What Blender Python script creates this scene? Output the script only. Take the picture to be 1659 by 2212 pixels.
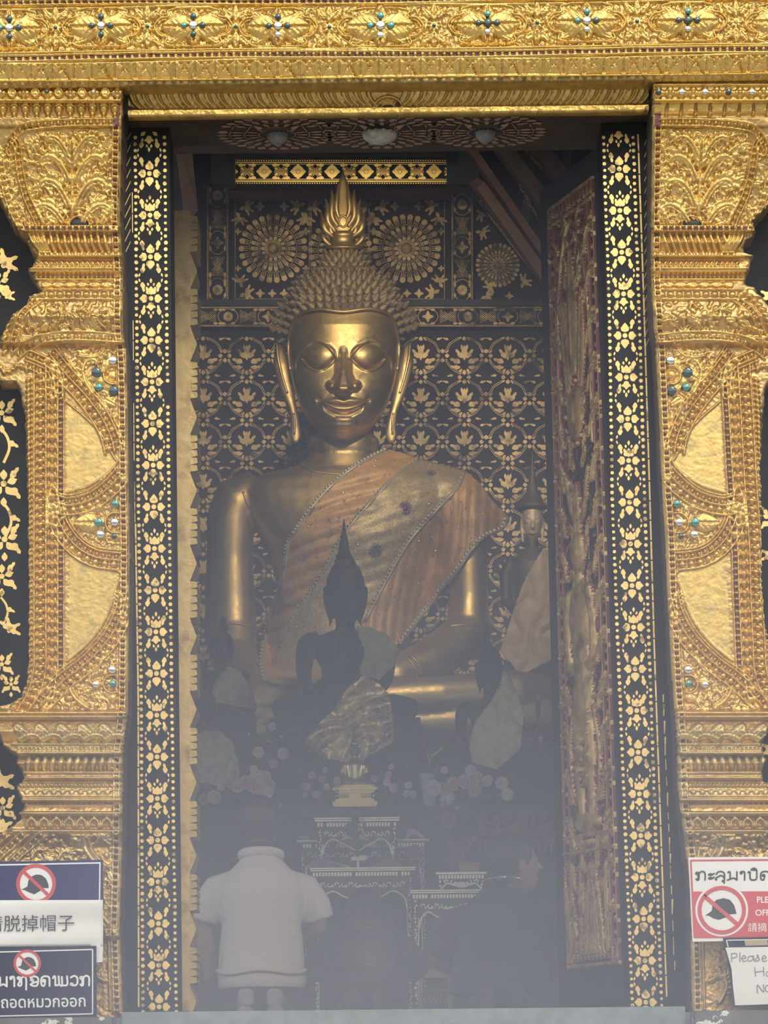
import bpy, math, random
import numpy as np
from mathutils import Vector, Matrix
from mathutils.bvhtree import BVHTree
for o in list(bpy.data.objects): bpy.data.objects.remove(o)
SC = bpy.context.scene
COL = SC.collection
rng = np.random.default_rng(7)
random.seed(7)
# ------------------------------------------------------------ camera
F = 8112.0            # focal length in pixels of the 1659 x 2212 frame
HZ = 2350.0           # row of the horizon: the lens looks from below the sill
CX = 829.5
ZC = -0.27            # eye height relative to the hall floor
ROLL = math.radians(0.6)
cd = bpy.data.cameras.new('camera'); cam = bpy.data.objects.new('camera', cd); COL.objects.link(cam)
cd.sensor_fit = 'VERTICAL'; cd.sensor_height = 24.0; cd.sensor_width = 18.0
cd.lens = F / 2212 * 24.0
cd.shift_y = (HZ - 1106.0) / 2212
cd.clip_end = 200
cam.location = (0, 0, ZC)
cam.rotation_mode = 'QUATERNION'
cam.rotation_quaternion = (Matrix.Rotation(math.radians(90), 3, 'X') @ Matrix.Rotation(-ROLL, 3, 'Z')).to_quaternion()
SC.camera = cam
# ------------------------------------------------------------ light
W = bpy.data.worlds.new('sky'); SC.world = W; W.use_nodes = True
wt = W.node_tree; wt.nodes.clear()
def wn(t, **k):
    n = wt.nodes.new(t)
    for a, b in k.items(): setattr(n, a, b)
    return n
tc = wn('ShaderNodeTexCoord'); sp = wn('ShaderNodeSeparateXYZ'); rp = wn('ShaderNodeValToRGB'); mr = wn('ShaderNodeMapRange')
mr.inputs[1].default_value = -1; mr.inputs[2].default_value = 1
wt.links.new(tc.outputs['Generated'], sp.inputs[0]); wt.links.new(sp.outputs['Z'], mr.inputs[0]); wt.links.new(mr.outputs[0], rp.inputs[0])
cr = rp.color_ramp
for i, (p, c) in enumerate([(0.0, (.30, .28, .25)), (.44, (.34, .32, .30)), (.505, (.17, .18, .16)), (.56, (.52, .53, .53)), (.625, (1.75, 1.70, 1.62)), (1.0, (.8, .92, 1.15))]):
    e = cr.elements[i] if i < 2 else cr.elements.new(p)
    e.position = p; e.color = (*c, 1)
nz = wn('ShaderNodeTexNoise'); nz.inputs['Scale'].default_value = 3.5
wt.links.new(tc.outputs['Generated'], nz.inputs['Vector'])
mx = wn('ShaderNodeMix', data_type='RGBA', blend_type='MULTIPLY'); mx.inputs['Factor'].default_value = 1
mr2 = wn('ShaderNodeMapRange'); mr2.inputs[1].default_value = .35; mr2.inputs[2].default_value = .65; mr2.inputs[3].default_value = .7; mr2.inputs[4].default_value = 1.2
wt.links.new(nz.outputs['Fac'], mr2.inputs[0])
wt.links.new(rp.outputs[0], mx.inputs['A']); wt.links.new(mr2.outputs[0], mx.inputs['B'])
bg = wn('ShaderNodeBackground'); bg.inputs['Strength'].default_value = 1.0
wo = wn('ShaderNodeOutputWorld')
wt.links.new(mx.outputs['Result'], bg.inputs[0]); wt.links.new(bg.outputs[0], wo.inputs[0])
def lamp(kind, loc, target, energy, color, size=.2, spot=None, blend=.5):
    l = bpy.data.lights.new('lamp', kind); o = bpy.data.objects.new('lamp', l); COL.objects.link(o)
    l.energy = energy; l.color = color
    if kind == 'AREA': l.size = size
    elif kind == 'SUN': l.angle = size
    else: l.shadow_soft_size = size
    if spot: l.spot_size = math.radians(spot); l.spot_blend = blend
    o.location = loc
    o.rotation_mode = 'QUATERNION'
    o.rotation_quaternion = (Vector(target) - Vector(loc)).to_track_quat('-Z', 'Y')
    return o
# hazy sunlight on the court, coming over the photographer's shoulder
lamp('SUN', (3, -6, 10), (0.2, 8, 0), 1.5, (1, .93, .80), math.radians(22))
# two unseen warm spotlights, added high in the hall to light the great statue
lamp('SPOT', (-0.5, 17.6, 4.75), (-0.18, 20.9, 4.05), 185, (1, .86, .60), .12, 46, .9)
lamp('SPOT', (0.9, 17.4, 4.75), (0.0, 21.0, 3.0), 230, (1, .88, .66), .15, 60, .9)
lamp('SPOT', (-.25, 18.4, 4.05), (-.25, 22.1, 5.13), 20, (1, .88, .62), .10, 30, .7)  # added lamp for the gilded tie board, standing in for reflected daylight
# area lights added at the side walls to brighten the haze and the kneelers
for sx in (-1, 1):
    o = lamp('AREA', (sx * 3.6, 14.7, 1.3), (0, 14.6, 1.0), 42, (.74, .82, 1.0), 1.6)
    o.data.shape = 'RECTANGLE'; o.data.size_y = 2.4
vs = SC.view_settings
vs.view_transform = 'Standard'; vs.look = 'None'; vs.exposure = 0.0; vs.gamma = 1.0; vs.use_curve_mapping = False
cy = SC.cycles
cy.use_denoising = True
cy.max_bounces = 6; cy.diffuse_bounces = 3; cy.glossy_bounces = 4; cy.volume_bounces = 1; cy.transmission_bounces = 2
cy.caustics_reflective = False; cy.caustics_refractive = False
cy.sample_clamp_indirect = 4.0
# ------------------------------------------------------------ pixel <-> place
CR, SR = math.cos(ROLL), math.sin(ROLL)
def P(px, py, Y):
    """the place at distance Y that the photograph shows at pixel (px, py); works on arrays"""
    u = (px - CX); v = (HZ - py)
    return (u * CR + v * SR) * Y / F, Y, ZC + (-u * SR + v * CR) * Y / F
def PA(px, py, Y):
    x, y, z = P(np.asarray(px, float), np.asarray(py, float), np.asarray(Y, float) + 0 * np.asarray(px, float))
    return np.stack([x, y, z], -1)
# ------------------------------------------------------------ materials
MATS = {}
def mat(name, color, rough=.5, metal=0.0, var=0.0, vscale=20, bump=0.0, bscale=60, spec=.5, color2=None, mixlo=.45, mixhi=.6, mscale=8, rvar=0, coat=0, sheen=0, trans=0, detail=4):
    if name in MATS: return MATS[name]
    m = bpy.data.materials.new(name); m.use_nodes = True
    t = m.node_tree; n = t.nodes; b = n['Principled BSDF']
    b.inputs['Base Color'].default_value = (*color, 1); b.inputs['Roughness'].default_value = rough
    b.inputs['Metallic'].default_value = metal
    b.inputs['Specular IOR Level'].default_value = spec
    if coat: b.inputs['Coat Weight'].default_value = coat
    if sheen: b.inputs['Sheen Weight'].default_value = sheen
    m.diffuse_color = (*color, 1)
    tcn = n.new('ShaderNodeTexCoord')
    src = None
    if color2 is not None:
        z = n.new('ShaderNodeTexNoise'); z.inputs['Scale'].default_value = mscale; z.inputs['Detail'].default_value = 6; z.inputs['Roughness'].default_value = .65
        t.links.new(tcn.outputs['Object'], z.inputs['Vector'])
        r = n.new('ShaderNodeMapRange'); r.inputs[1].default_value = mixlo; r.inputs[2].default_value = mixhi
        t.links.new(z.outputs['Fac'], r.inputs[0])
        mxn = n.new('ShaderNodeMix'); mxn.data_type = 'RGBA'
        mxn.inputs['A'].default_value = (*color, 1); mxn.inputs['B'].default_value = (*color2, 1)
        t.links.new(r.outputs[0], mxn.inputs['Factor'])
        src = mxn.outputs['Result']
        t.links.new(src, b.inputs['Base Color'])
    if var:
        z = n.new('ShaderNodeTexNoise'); z.inputs['Scale'].default_value = vscale; z.inputs['Detail'].default_value = detail
        t.links.new(tcn.outputs['Object'], z.inputs['Vector'])
        h = n.new('ShaderNodeHueSaturation')
        r = n.new('ShaderNodeMapRange'); r.inputs[1].default_value = .25; r.inputs[2].default_value = .75; r.inputs[3].default_value = 1 - var; r.inputs[4].default_value = 1 + var
        t.links.new(z.outputs['Fac'], r.inputs[0]); t.links.new(r.outputs[0], h.inputs['Value'])
        h.inputs['Color'].default_value = (*color, 1)
        if src: t.links.new(src, h.inputs['Color'])
        t.links.new(h.outputs[0], b.inputs['Base Color'])
    if rvar:
        z = n.new('ShaderNodeTexNoise'); z.inputs['Scale'].default_value = 35; z.inputs['Detail'].default_value = 4
        t.links.new(tcn.outputs['Object'], z.inputs['Vector'])
        r = n.new('ShaderNodeMapRange'); r.inputs[1].default_value = .3; r.inputs[2].default_value = .7; r.inputs[3].default_value = rough - rvar; r.inputs[4].default_value = rough + rvar
        t.links.new(z.outputs['Fac'], r.inputs[0]); t.links.new(r.outputs[0], b.inputs['Roughness'])
    if bump:
        z = n.new('ShaderNodeTexNoise'); z.inputs['Scale'].default_value = bscale; z.inputs['Detail'].default_value = 5
        t.links.new(tcn.outputs['Object'], z.inputs['Vector'])
        bn = n.new('ShaderNodeBump'); bn.inputs['Strength'].default_value = 1; bn.inputs['Distance'].default_value = bump
        t.links.new(z.outputs['Fac'], bn.inputs['Height']); t.links.new(bn.outputs[0], b.inputs['Normal'])
    MATS[name] = m
    return m
GOLD = mat('gold_leaf', (.74, .50, .155), .36, .92, .12, 14, .0011, 170, color2=(.42, .27, .10), mixlo=.56, mixhi=.74, mscale=16, rvar=.10)
GOLD_WORN = mat('gold_leaf_worn', (.74, .52, .17), .35, .92, .12, 30, .0006, 60, color2=(.50, .38, .16), mixlo=.52, mixhi=.66, mscale=13, rvar=.08)
GOLD_DIM = mat('gold_leaf_tarnished', (.62, .45, .165), .42, .85, .2, 20, .001, 80)
GOLD_LOW = mat('dull_low_gilding', (.68, .53, .235), .48, .85, .2, 14, .0011, 170, color2=(.48, .38, .20), mixlo=.45, mixhi=.65, mscale=10)
GROUNDG = mat('shaded_ground_gilding', (.56, .37, .14), .42, .88, .25, 30, .001, 120)  # darker gold for the lowest carving: crevice shade put into the colour
RED = mat('red_lacquer', (.20, .05, .045), .5, 0, .2, 30)
BOLE = mat('purple_enamel', (.19, .07, .07), .4, 0, .25, 40)
BLACK = mat('black_lacquer', (.011, .012, .011), .6, 0, .3, 12, .0006, 40, color2=(.02, .022, .021), mixlo=.5, mixhi=.75, mscale=5, spec=.18)
STENCIL = mat('stencil_gold', (.92, .66, .24), .38, .75, .15, 25, .0004, 200, color2=(.30, .21, .09), mixlo=.56, mixhi=.64, mscale=26)
GLASS_G = mat('green_mirror_glass', (.16, .42, .36), .08, .9)
GLASS_W = mat('silver_mirror_glass', (.85, .88, .86), .06, 1.0)
GLASS_D = mat('dark_mirror_glass', (.10, .14, .14), .10, .8)
GLASSES = [GLASS_G, GLASS_W, GLASS_D]
WOOD = mat('dark_door_wood', (.060, .042, .032), .55, 0, .35, 9, .001, 50)
WOOD_RED = mat('red_brown_timber', (.20, .11, .06), .6, 0, .3, 8, .001, 40)
STONE = mat('grey_stone', (.33, .36, .37), .8, 0, .15, 12, .002, 60)
MAROON = mat('maroon_lacquer', (.060, .018, .019), .55, 0, .3, 5)
# ------------------------------------------------------------ objects
def tag(o, label=None, cat=None, group=None, kind=None):
    if label: o['label'] = label
    if cat: o['category'] = cat
    if group: o['group'] = group
    if kind: o['kind'] = kind
    return o
def empty(name, loc, label, cat, group=None):
    o = bpy.data.objects.new(name, None); COL.objects.link(o); o.location = loc
    o.empty_display_size = .05
    return tag(o, label, cat, group)
def wloc(o):
    v = Vector((0, 0, 0))
    while o is not None: v += o.location; o = o.parent
    return v
def mesh_obj(name, verts, faces, mats, parent=None, midx=None, smooth=True, label=None, cat=None, kind=None, group=None, loc=None):
    """verts in world metres; the object's origin goes to the parent's place (or loc)"""
    verts = np.asarray(verts, float)
    org = Vector((0, 0, 0))
    if parent is not None: org = wloc(parent)
    elif loc is not None: org = Vector(loc)
    me = bpy.data.meshes.new(name)
    v = (verts - np.array(org)).astype(np.float32)
    if isinstance(faces, np.ndarray) and faces.ndim == 2:
        k = faces.shape[1]; nf = len(faces)
        me.vertices.add(len(v)); me.vertices.foreach_set('co', v.ravel())
        me.loops.add(nf * k); me.loops.foreach_set('vertex_index', faces.astype(np.int32).ravel())
        me.polygons.add(nf)
        me.polygons.foreach_set('loop_start', (np.arange(nf) * k).astype(np.int32))
        me.polygons.foreach_set('loop_total', np.full(nf, k, np.int32))
        me.update(calc_edges=True)
    else:
        me.from_pydata(v.tolist(), [], [list(map(int, f)) for f in faces])
    for m in (mats if isinstance(mats, (list, tuple)) else [mats]): me.materials.append(m)
    nf = len(me.polygons)
    if midx is not None: me.polygons.foreach_set('material_index', np.asarray(midx, np.int32))
    me.polygons.foreach_set('use_smooth', np.full(nf, bool(smooth)))
    me.validate()
    o = bpy.data.objects.new(name, me); COL.objects.link(o)
    if parent is not None: o.parent = parent
    elif loc is not None: o.location = loc
    return tag(o, label, cat, group, kind)
class MB:
    """gathers shapes into one mesh; fn maps the local coordinates to world metres"""
    def __init__(s, fn=None): s.v = []; s.f = []; s.m = []; s.n = 0; s.fn = fn
    def add(s, v, f, m=0):
        v = np.asarray(v, float).reshape(-1, 3)
        s.v.append(v); s.f += [tuple(int(i) + s.n for i in q) for q in f]; s.m += [m] * len(f); s.n += len(v)
    def box(s, a, b, m=0):
        x0, y0, z0 = a; x1, y1, z1 = b
        s.add([(x0, y0, z0), (x1, y0, z0), (x1, y1, z0), (x0, y1, z0), (x0, y0, z1), (x1, y0, z1), (x1, y1, z1), (x0, y1, z1)],
              [(0, 3, 2, 1), (4, 5, 6, 7), (0, 1, 5, 4), (1, 2, 6, 5), (2, 3, 7, 6), (3, 0, 4, 7)], m)
    def hexa(s, p8, m=0):
        s.add(p8, [(0, 3, 2, 1), (4, 5, 6, 7), (0, 1, 5, 4), (1, 2, 6, 5), (2, 3, 7, 6), (3, 0, 4, 7)], m)
    def prism(s, poly, d0, d1, m=0, axis=2):
        n = len(poly); v = []
        for d in (d0, d1):
            for p in poly: q = list(p); q.insert(axis, d); v.append(q)
        f = [tuple(range(n))[::-1], tuple(range(n, 2 * n))] + [(i, (i + 1) % n, n + (i + 1) % n, n + i) for i in range(n)]
        s.add(v, f, m)
    def tube(s, pts, rad, seg=12, m=0, rad2=None, up=(0, 0, 1), cap=True):
        """loft of ellipses along pts; rad across, rad2 along 'up'"""
        pts = np.asarray(pts, float); n = len(pts)
        rad = np.broadcast_to(np.asarray(rad, float), (n,)); rad2 = rad if rad2 is None else np.broadcast_to(np.asarray(rad2, float), (n,))
        tg = np.gradient(pts, axis=0) if n > 1 else np.array([[0, 0, 1.]])
        v = []; up = np.asarray(up, float)
        for i in range(n):
            t = tg[i] / (np.linalg.norm(tg[i]) + 1e-12)
            a = np.cross(t, up)
            if np.linalg.norm(a) < 1e-4: a = np.cross(t, (1, 0, 0.01))
            a /= np.linalg.norm(a); b = np.cross(a, t)
            for k in range(seg):
                q = 2 * math.pi * k / seg
                v.append(pts[i] + a * math.cos(q) * rad[i] + b * math.sin(q) * rad2[i])
        f = [(i * seg + k, i * seg + (k + 1) % seg, (i + 1) * seg + (k + 1) % seg, (i + 1) * seg + k) for i in range(n - 1) for k in range(seg)]
        if cap: f += [tuple(range(seg))[::-1], tuple((n - 1) * seg + k for k in range(seg))]
        s.add(v, f, m)
    def lathe(s, prof, c, seg=24, m=0, axis=2, sx=1., sy=1.):
        """prof: (radius, height) pairs about an axis through c"""
        v = []
        for r, h in prof:
            for k in range(seg):
                q = 2 * math.pi * k / seg
                p = [r * math.cos(q) * sx, r * math.sin(q) * sy]; p.insert(axis, h)
                v.append([c[i] + p[i] for i in range(3)])
        n = len(prof)
        f = [(i * seg + k, i * seg + (k + 1) % seg, (i + 1) * seg + (k + 1) % seg, (i + 1) * seg + k) for i in range(n - 1) for k in range(seg)]
        f += [tuple(range(seg))[::-1], tuple((n - 1) * seg + k for k in range(seg))]
        s.add(v, f, m)
    def ball(s, c, r, m=0, seg=12, rings=8):
        r = np.broadcast_to(np.asarray(r, float), (3,)); v = [(c[0], c[1], c[2] - r[2])]
        for i in range(1, rings):
            a = math.pi * i / rings - math.pi / 2
            for k in range(seg):
                q = 2 * math.pi * k / seg
                v.append((c[0] + r[0] * math.cos(a) * math.cos(q), c[1] + r[1] * math.cos(a) * math.sin(q), c[2] + r[2] * math.sin(a)))
        v.append((c[0], c[1], c[2] + r[2])); L = len(v) - 1
        f = [(0, 1 + (k + 1) % seg, 1 + k) for k in range(seg)]
        for i in range(rings - 2):
            f += [(1 + i * seg + k, 1 + i * seg + (k + 1) % seg, 1 + (i + 1) * seg + (k + 1) % seg, 1 + (i + 1) * seg + k) for k in range(seg)]
        f += [(L, 1 + (rings - 2) * seg + k, 1 + (rings - 2) * seg + (k + 1) % seg) for k in range(seg)]
        s.add(v, f, m)
    def verts(s):
        v = np.concatenate(s.v) if s.v else np.zeros((0, 3))
        return v if s.fn is None else s.fn(v)
    def build(s, name, mats, parent=None, smooth=False, remesh=None, smooth_it=0, **k):
        o = mesh_obj(name, s.verts(), s.f, mats, parent, s.m, smooth or remesh is not None, **k)
        if remesh:
            r = o.modifiers.new('join', 'REMESH'); r.mode = 'VOXEL'; r.voxel_size = remesh; r.use_smooth_shade = True
            if smooth_it:
                q = o.modifiers.new('soften', 'SMOOTH'); q.iterations = smooth_it; q.factor = .5
        return o
def pxfn(Y):
    """local (px, py, d): a pixel of the photograph and d pixels nearer than Y, taken as lengths at Y"""
    def fn(v):
        x, y, z = P(v[:, 0], v[:, 1], Y)
        return np.stack([x, Y - v[:, 2] * Y / F, z], -1)
    return fn
def pxray(Y):
    """local (px, py, d): the pixel holds whatever the depth, for rounded figures measured off the photograph"""
    def fn(v): return PA(v[:, 0], v[:, 1], Y - v[:, 2] * Y / F)
    return fn
def pxlevel(Y, cx, cy):
    """like pxfn, but level and plumb about the pixel (cx, cy): for furniture"""
    o = np.array(P(cx, cy, Y)); k = Y / F
    def fn(v): return o + np.stack([(v[:, 0] - cx) * k, -v[:, 2] * k, -(v[:, 1] - cy) * k], -1)
    return fn
# ------------------------------------------------------------ carved relief on a raster, and flat gilding
def catmull(pts, n=8):
    pts = np.asarray(pts, float)
    if len(pts) < 3: return pts
    q = np.vstack([2 * pts[0] - pts[1], pts, 2 * pts[-1] - pts[-2]]); out = []
    for i in range(1, len(q) - 2):
        p0, p1, p2, p3 = q[i - 1:i + 3]
        for t in np.linspace(0, 1, n, endpoint=False):
            out.append(.5 * ((2 * p1) + (-p0 + p2) * t + (2 * p0 - 5 * p1 + 4 * p2 - p3) * t * t + (-p0 + 3 * p1 - 3 * p2 + p3) * t ** 3))
    out.append(pts[-1])
    return np.array(out)
def along(pts, step):
    pts = np.asarray(pts, float); d = np.r_[0, np.cumsum(np.linalg.norm(np.diff(pts, axis=0), axis=1))]
    n = max(1, int(round(d[-1] / step))); s = (np.arange(n) + .5) * d[-1] / n
    return np.stack([np.interp(s, d, pts[:, i]) for i in range(pts.shape[1])], -1)
def offset(pts, o):
    pts = np.asarray(pts, float); t = np.gradient(pts, axis=0); t /= np.linalg.norm(t, axis=1)[:, None] + 1e-9
    return pts + np.stack([-t[:, 1], t[:, 0]], -1) * o
def vnoise(shape, cell, seed):
    """smooth value noise with the given cell size in samples"""
    r = np.random.default_rng(seed); ny, nx = shape
    g = r.random((int(ny / cell) + 3, int(nx / cell) + 3))
    y = np.arange(ny) / cell; x = np.arange(nx) / cell
    yi = y.astype(int); xi = x.astype(int); fy = (y - yi)[:, None]; fx = (x - xi)[None]
    fy = fy * fy * (3 - 2 * fy); fx = fx * fx * (3 - 2 * fx)
    a = g[yi][:, xi]; b = g[yi][:, xi + 1]; c = g[yi + 1][:, xi]; d = g[yi + 1][:, xi + 1]
    return (a * (1 - fx) + b * fx) * (1 - fy) + (c * (1 - fx) + d * fx) * fy
class Relief:
    """a carved face: heights in pixels over a raster of pixels"""
    def __init__(s, x0, y0, x1, y1, st=1.6):
        s.st = st; s.xs = np.arange(x0, x1 + st * .5, st); s.ys = np.arange(y0, y1 + st * .5, st)
        s.X, s.Y = np.meshgrid(s.xs, s.ys)
        s.D = np.zeros_like(s.X); s.B = np.zeros_like(s.X); s.mask = np.ones(s.X.shape, bool); s.clip = None
    def win(s, x0, y0, x1, y1):
        i0 = max(0, int((x0 - s.xs[0]) / s.st)); i1 = min(len(s.xs), int((x1 - s.xs[0]) / s.st) + 2)
        j0 = max(0, int((y0 - s.ys[0]) / s.st)); j1 = min(len(s.ys), int((y1 - s.ys[0]) / s.st) + 2)
        if i0 >= i1 or j0 >= j1: return None
        return slice(j0, j1), slice(i0, i1)
    def put(s, w, h, mode='max'):
        if s.clip is not None: h = np.where(s.clip[w], h, 0 if mode == 'max' else 0)
        if mode == 'max': s.D[w] = np.maximum(s.D[w], h)
        elif mode == 'add': s.D[w] += h
        else: s.D[w] = np.where(h > 0, h, s.D[w])
    def bead(s, x, y, rx, ry=None, h=None, ang=0, mode='max'):
        ry = rx if ry is None else ry; h = min(rx, ry) if h is None else h; R = max(rx, ry)
        w = s.win(x - R, y - R, x + R, y + R)
        if w is None: return
        dx = s.X[w] - x; dy = s.Y[w] - y; c, n = math.cos(ang), math.sin(ang)
        q = ((dx * c + dy * n) / rx) ** 2 + ((-dx * n + dy * c) / ry) ** 2
        s.put(w, h * np.sqrt(np.clip(1 - q, 0, None)), mode)
    def stroke(s, pts, wd, h, w1=None, mode='max', flat=False):
        pts = np.asarray(pts, float); n = len(pts); ws = np.linspace(wd, wd if w1 is None else w1, n)
        for i in range(n - 1):
            a, b = pts[i], pts[i + 1]; r = max(ws[i], ws[i + 1])
            w = s.win(min(a[0], b[0]) - r, min(a[1], b[1]) - r, max(a[0], b[0]) + r, max(a[1], b[1]) + r)
            if w is None: continue
            e = b - a; L = e @ e + 1e-9
            t = np.clip(((s.X[w] - a[0]) * e[0] + (s.Y[w] - a[1]) * e[1]) / L, 0, 1)
            d = np.hypot(s.X[w] - a[0] - t * e[0], s.Y[w] - a[1] - t * e[1]) / (ws[i] + (ws[i + 1] - ws[i]) * t)
            k = np.clip(1 - d * d, 0, None)
            s.put(w, h * (np.minimum(1, 3 * k) if flat else np.sqrt(k)) * (ws[i] + (ws[i + 1] - ws[i]) * t) / max(wd, 1e-6) if not flat else h * np.minimum(1, 3 * k), mode)
    def beadrow(s, pts, r, gap=None, h=None, fil=0, fw=1.8, fh=None, sq=False):
        """beads along a line, with a fillet on each side"""
        pts = np.asarray(pts, float)
        for p in along(pts, gap or r * 2.6): s.bead(p[0], p[1], r, h=h or r)
        if fil:
            for o in (-fil, fil): s.stroke(offset(pts, o), fw, fh or fw * 1.6)
    def rope(s, pts, wd, gap, ang, h, r=None):
        pts = np.asarray(pts, float); t = np.gradient(pts, axis=0)
        P2 = along(np.hstack([pts, t]), gap)
        for p in P2:
            a = math.atan2(p[3], p[2]) + ang
            s.bead(p[0], p[1], wd, r or gap * .42, h=h, ang=a)
    def leaf(s, x, y, ang, ln, wd, h, veins=True):
        """pointed leaf from (x, y) out along ang"""
        c, n = math.cos(ang), math.sin(ang); cx, cy = x + c * ln / 2, y + n * ln / 2
        w = s.win(cx - ln, cy - ln, cx + ln, cy + ln)
        if w is None: return
        dx = s.X[w] - x; dy = s.Y[w] - y; u = (dx * c + dy * n) / ln; v = (-dx * n + dy * c) / wd
        half = np.sqrt(np.clip(np.sin(np.clip(u, 0, 1) ** .8 * math.pi), 0, None)) * (1 - .25 * u)
        inside = (u > 0) & (u < 1) & (np.abs(v) < half)
        k = np.where(inside, h * (.35 + .65 * np.sqrt(np.clip(1 - (v / (half + 1e-6)) ** 2, 0, 1))), 0)
        if veins: k = k * np.where(inside, 1 - .35 * (np.abs(v) < .10) - .16 * (np.cos((u * ln - np.abs(v) * wd) * 1.6) > .4), 1)
        s.put(w, k)
    def scroll(s, x, y, ang, size, hand=1, h=6, lobes=True, wd=None):
        """acanthus scroll: a stalk that leaves (x, y) along ang and curls over, with a frilled outer side"""
        wd = wd or size * .095; n = 30; pts = []; a = ang; p = np.array([x, y], float); L = size * 2.35 / n
        for i in range(n):
            pts.append(p.copy()); a += hand * (.02 + .30 * (i / n) ** 1.5) * 1.0; p = p + L * (1 - .55 * i / n) * np.array([math.cos(a), math.sin(a)])
        pts = np.array(pts)
        if lobes:
            o = offset(pts, -hand * size * .17)
            for i in range(7, n - 1, 3):
                f = math.sin(math.pi * min(1, (i - 4) / (n - 5)) ** .8) * .6 + .45
                t = pts[i] - pts[i - 1]; aa = math.atan2(t[1], t[0]) - hand * .9
                s.bead(o[i][0], o[i][1], size * .17 * f, size * .095 * f, h * .72, aa)
            o2 = offset(pts, hand * size * .10)
            for i in range(14, n - 4, 4): s.bead(o2[i][0], o2[i][1], size * .07, size * .07, h * .6)
        s.stroke(pts, wd, h, wd * .55)
        s.stroke(offset(pts[:22], wd * 1.25 * hand), wd * .45, h * .8, wd * .3)
        s.bead(pts[-1][0], pts[-1][1], size * .085, h=h)
    def flower(s, x, y, r, n=8, h=6, ang=0):
        for k in range(n): s.leaf(x, y, ang + 2 * math.pi * k / n, r, r * .30, h * .7, False)
        s.bead(x, y, r * .33, h=h)
    def fill(s, poly, cell, h, seed):
        """crowd an outline with small scrolls and leaves"""
        keep = s.clip; m = inpoly(poly, s.X, s.Y); s.clip = m if keep is None else m & keep
        r = np.random.default_rng(seed); poly = np.asarray(poly); x0, y0 = poly.min(0); x1, y1 = poly.max(0)
        for y in np.arange(y0, y1, cell):
            for x in np.arange(x0, x1, cell):
                px, py = x + r.uniform(-.3, .3) * cell + cell / 2, y + r.uniform(-.3, .3) * cell + cell / 2
                if r.random() < .62: s.scroll(px, py + cell * .4, -math.pi / 2 + r.uniform(-1.2, 1.2), cell * .85, r.choice([-1, 1]), h * r.uniform(.8, 1.1))
                else: s.leaf(px, py, r.uniform(0, 6.28), cell * .8, cell * .26, h * .8)
        for y in np.arange(y0, y1, cell * .5):
            for x in np.arange(x0, x1, cell * .5):
                px, py = x + r.uniform(0, .5) * cell, y + r.uniform(0, .5) * cell
                s.leaf(px, py, r.uniform(0, 6.28), cell * .42, cell * .15, h * .55, False)
        s.clip = keep
    def raise_(s, poly, h, mode='max'):
        m = inpoly(poly, s.X, s.Y)
        s.D = np.where(m, np.maximum(s.D, h) if mode == 'max' else s.D + h, s.D)
    def bands(s, tab):
        """slow profile by row"""
        t = np.asarray(tab, float); s.B += np.interp(s.Y, t[:, 0], t[:, 1])
    def rough(s, amp, cell, seed): s.D += (vnoise(s.D.shape, cell, seed) - .5) * 2 * amp
    def mesh(s, name, fn, mats, parent=None, matsel=None, back=-40, dark_edge=None, **k):
        """fn(X, Y, H) gives places; where the mask ends the face turns back to 'back'"""
        H = s.B + s.D; m = s.mask
        H = np.where(m, H, back)
        ny, nx = H.shape
        v = fn(s.X, s.Y, H).reshape(-1, 3)
        i = np.arange(ny * nx).reshape(ny, nx)
        q = np.stack([i[:-1, :-1], i[1:, :-1], i[1:, 1:], i[:-1, 1:]], -1).reshape(-1, 4)
        keep = (m[:-1, :-1] | m[1:, :-1] | m[1:, 1:] | m[:-1, 1:]).ravel()
        q = q[keep]
        mi = None
        if matsel is not None:
            mi = matsel(s)[:-1, :-1].copy()
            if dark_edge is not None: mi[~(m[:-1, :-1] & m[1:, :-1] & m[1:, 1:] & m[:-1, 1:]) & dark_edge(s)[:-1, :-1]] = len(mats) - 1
            mi = mi.ravel()[keep]
        used = np.unique(q); remap = np.full(len(v), -1); remap[used] = np.arange(len(used))
        return mesh_obj(name, v[used], remap[q], mats, parent, mi, True, **k)
def inpoly(poly, X, Y):
    poly = np.asarray(poly, float); m = np.zeros(X.shape, bool); n = len(poly)
    for i in range(n):
        (x0, y0), (x1, y1) = poly[i], poly[(i + 1) % n]
        if y0 == y1: continue
        c = (Y >= min(y0, y1)) & (Y < max(y0, y1)) & (X < x0 + (Y - y0) * (x1 - x0) / (y1 - y0))
        m ^= c
    return m
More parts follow.
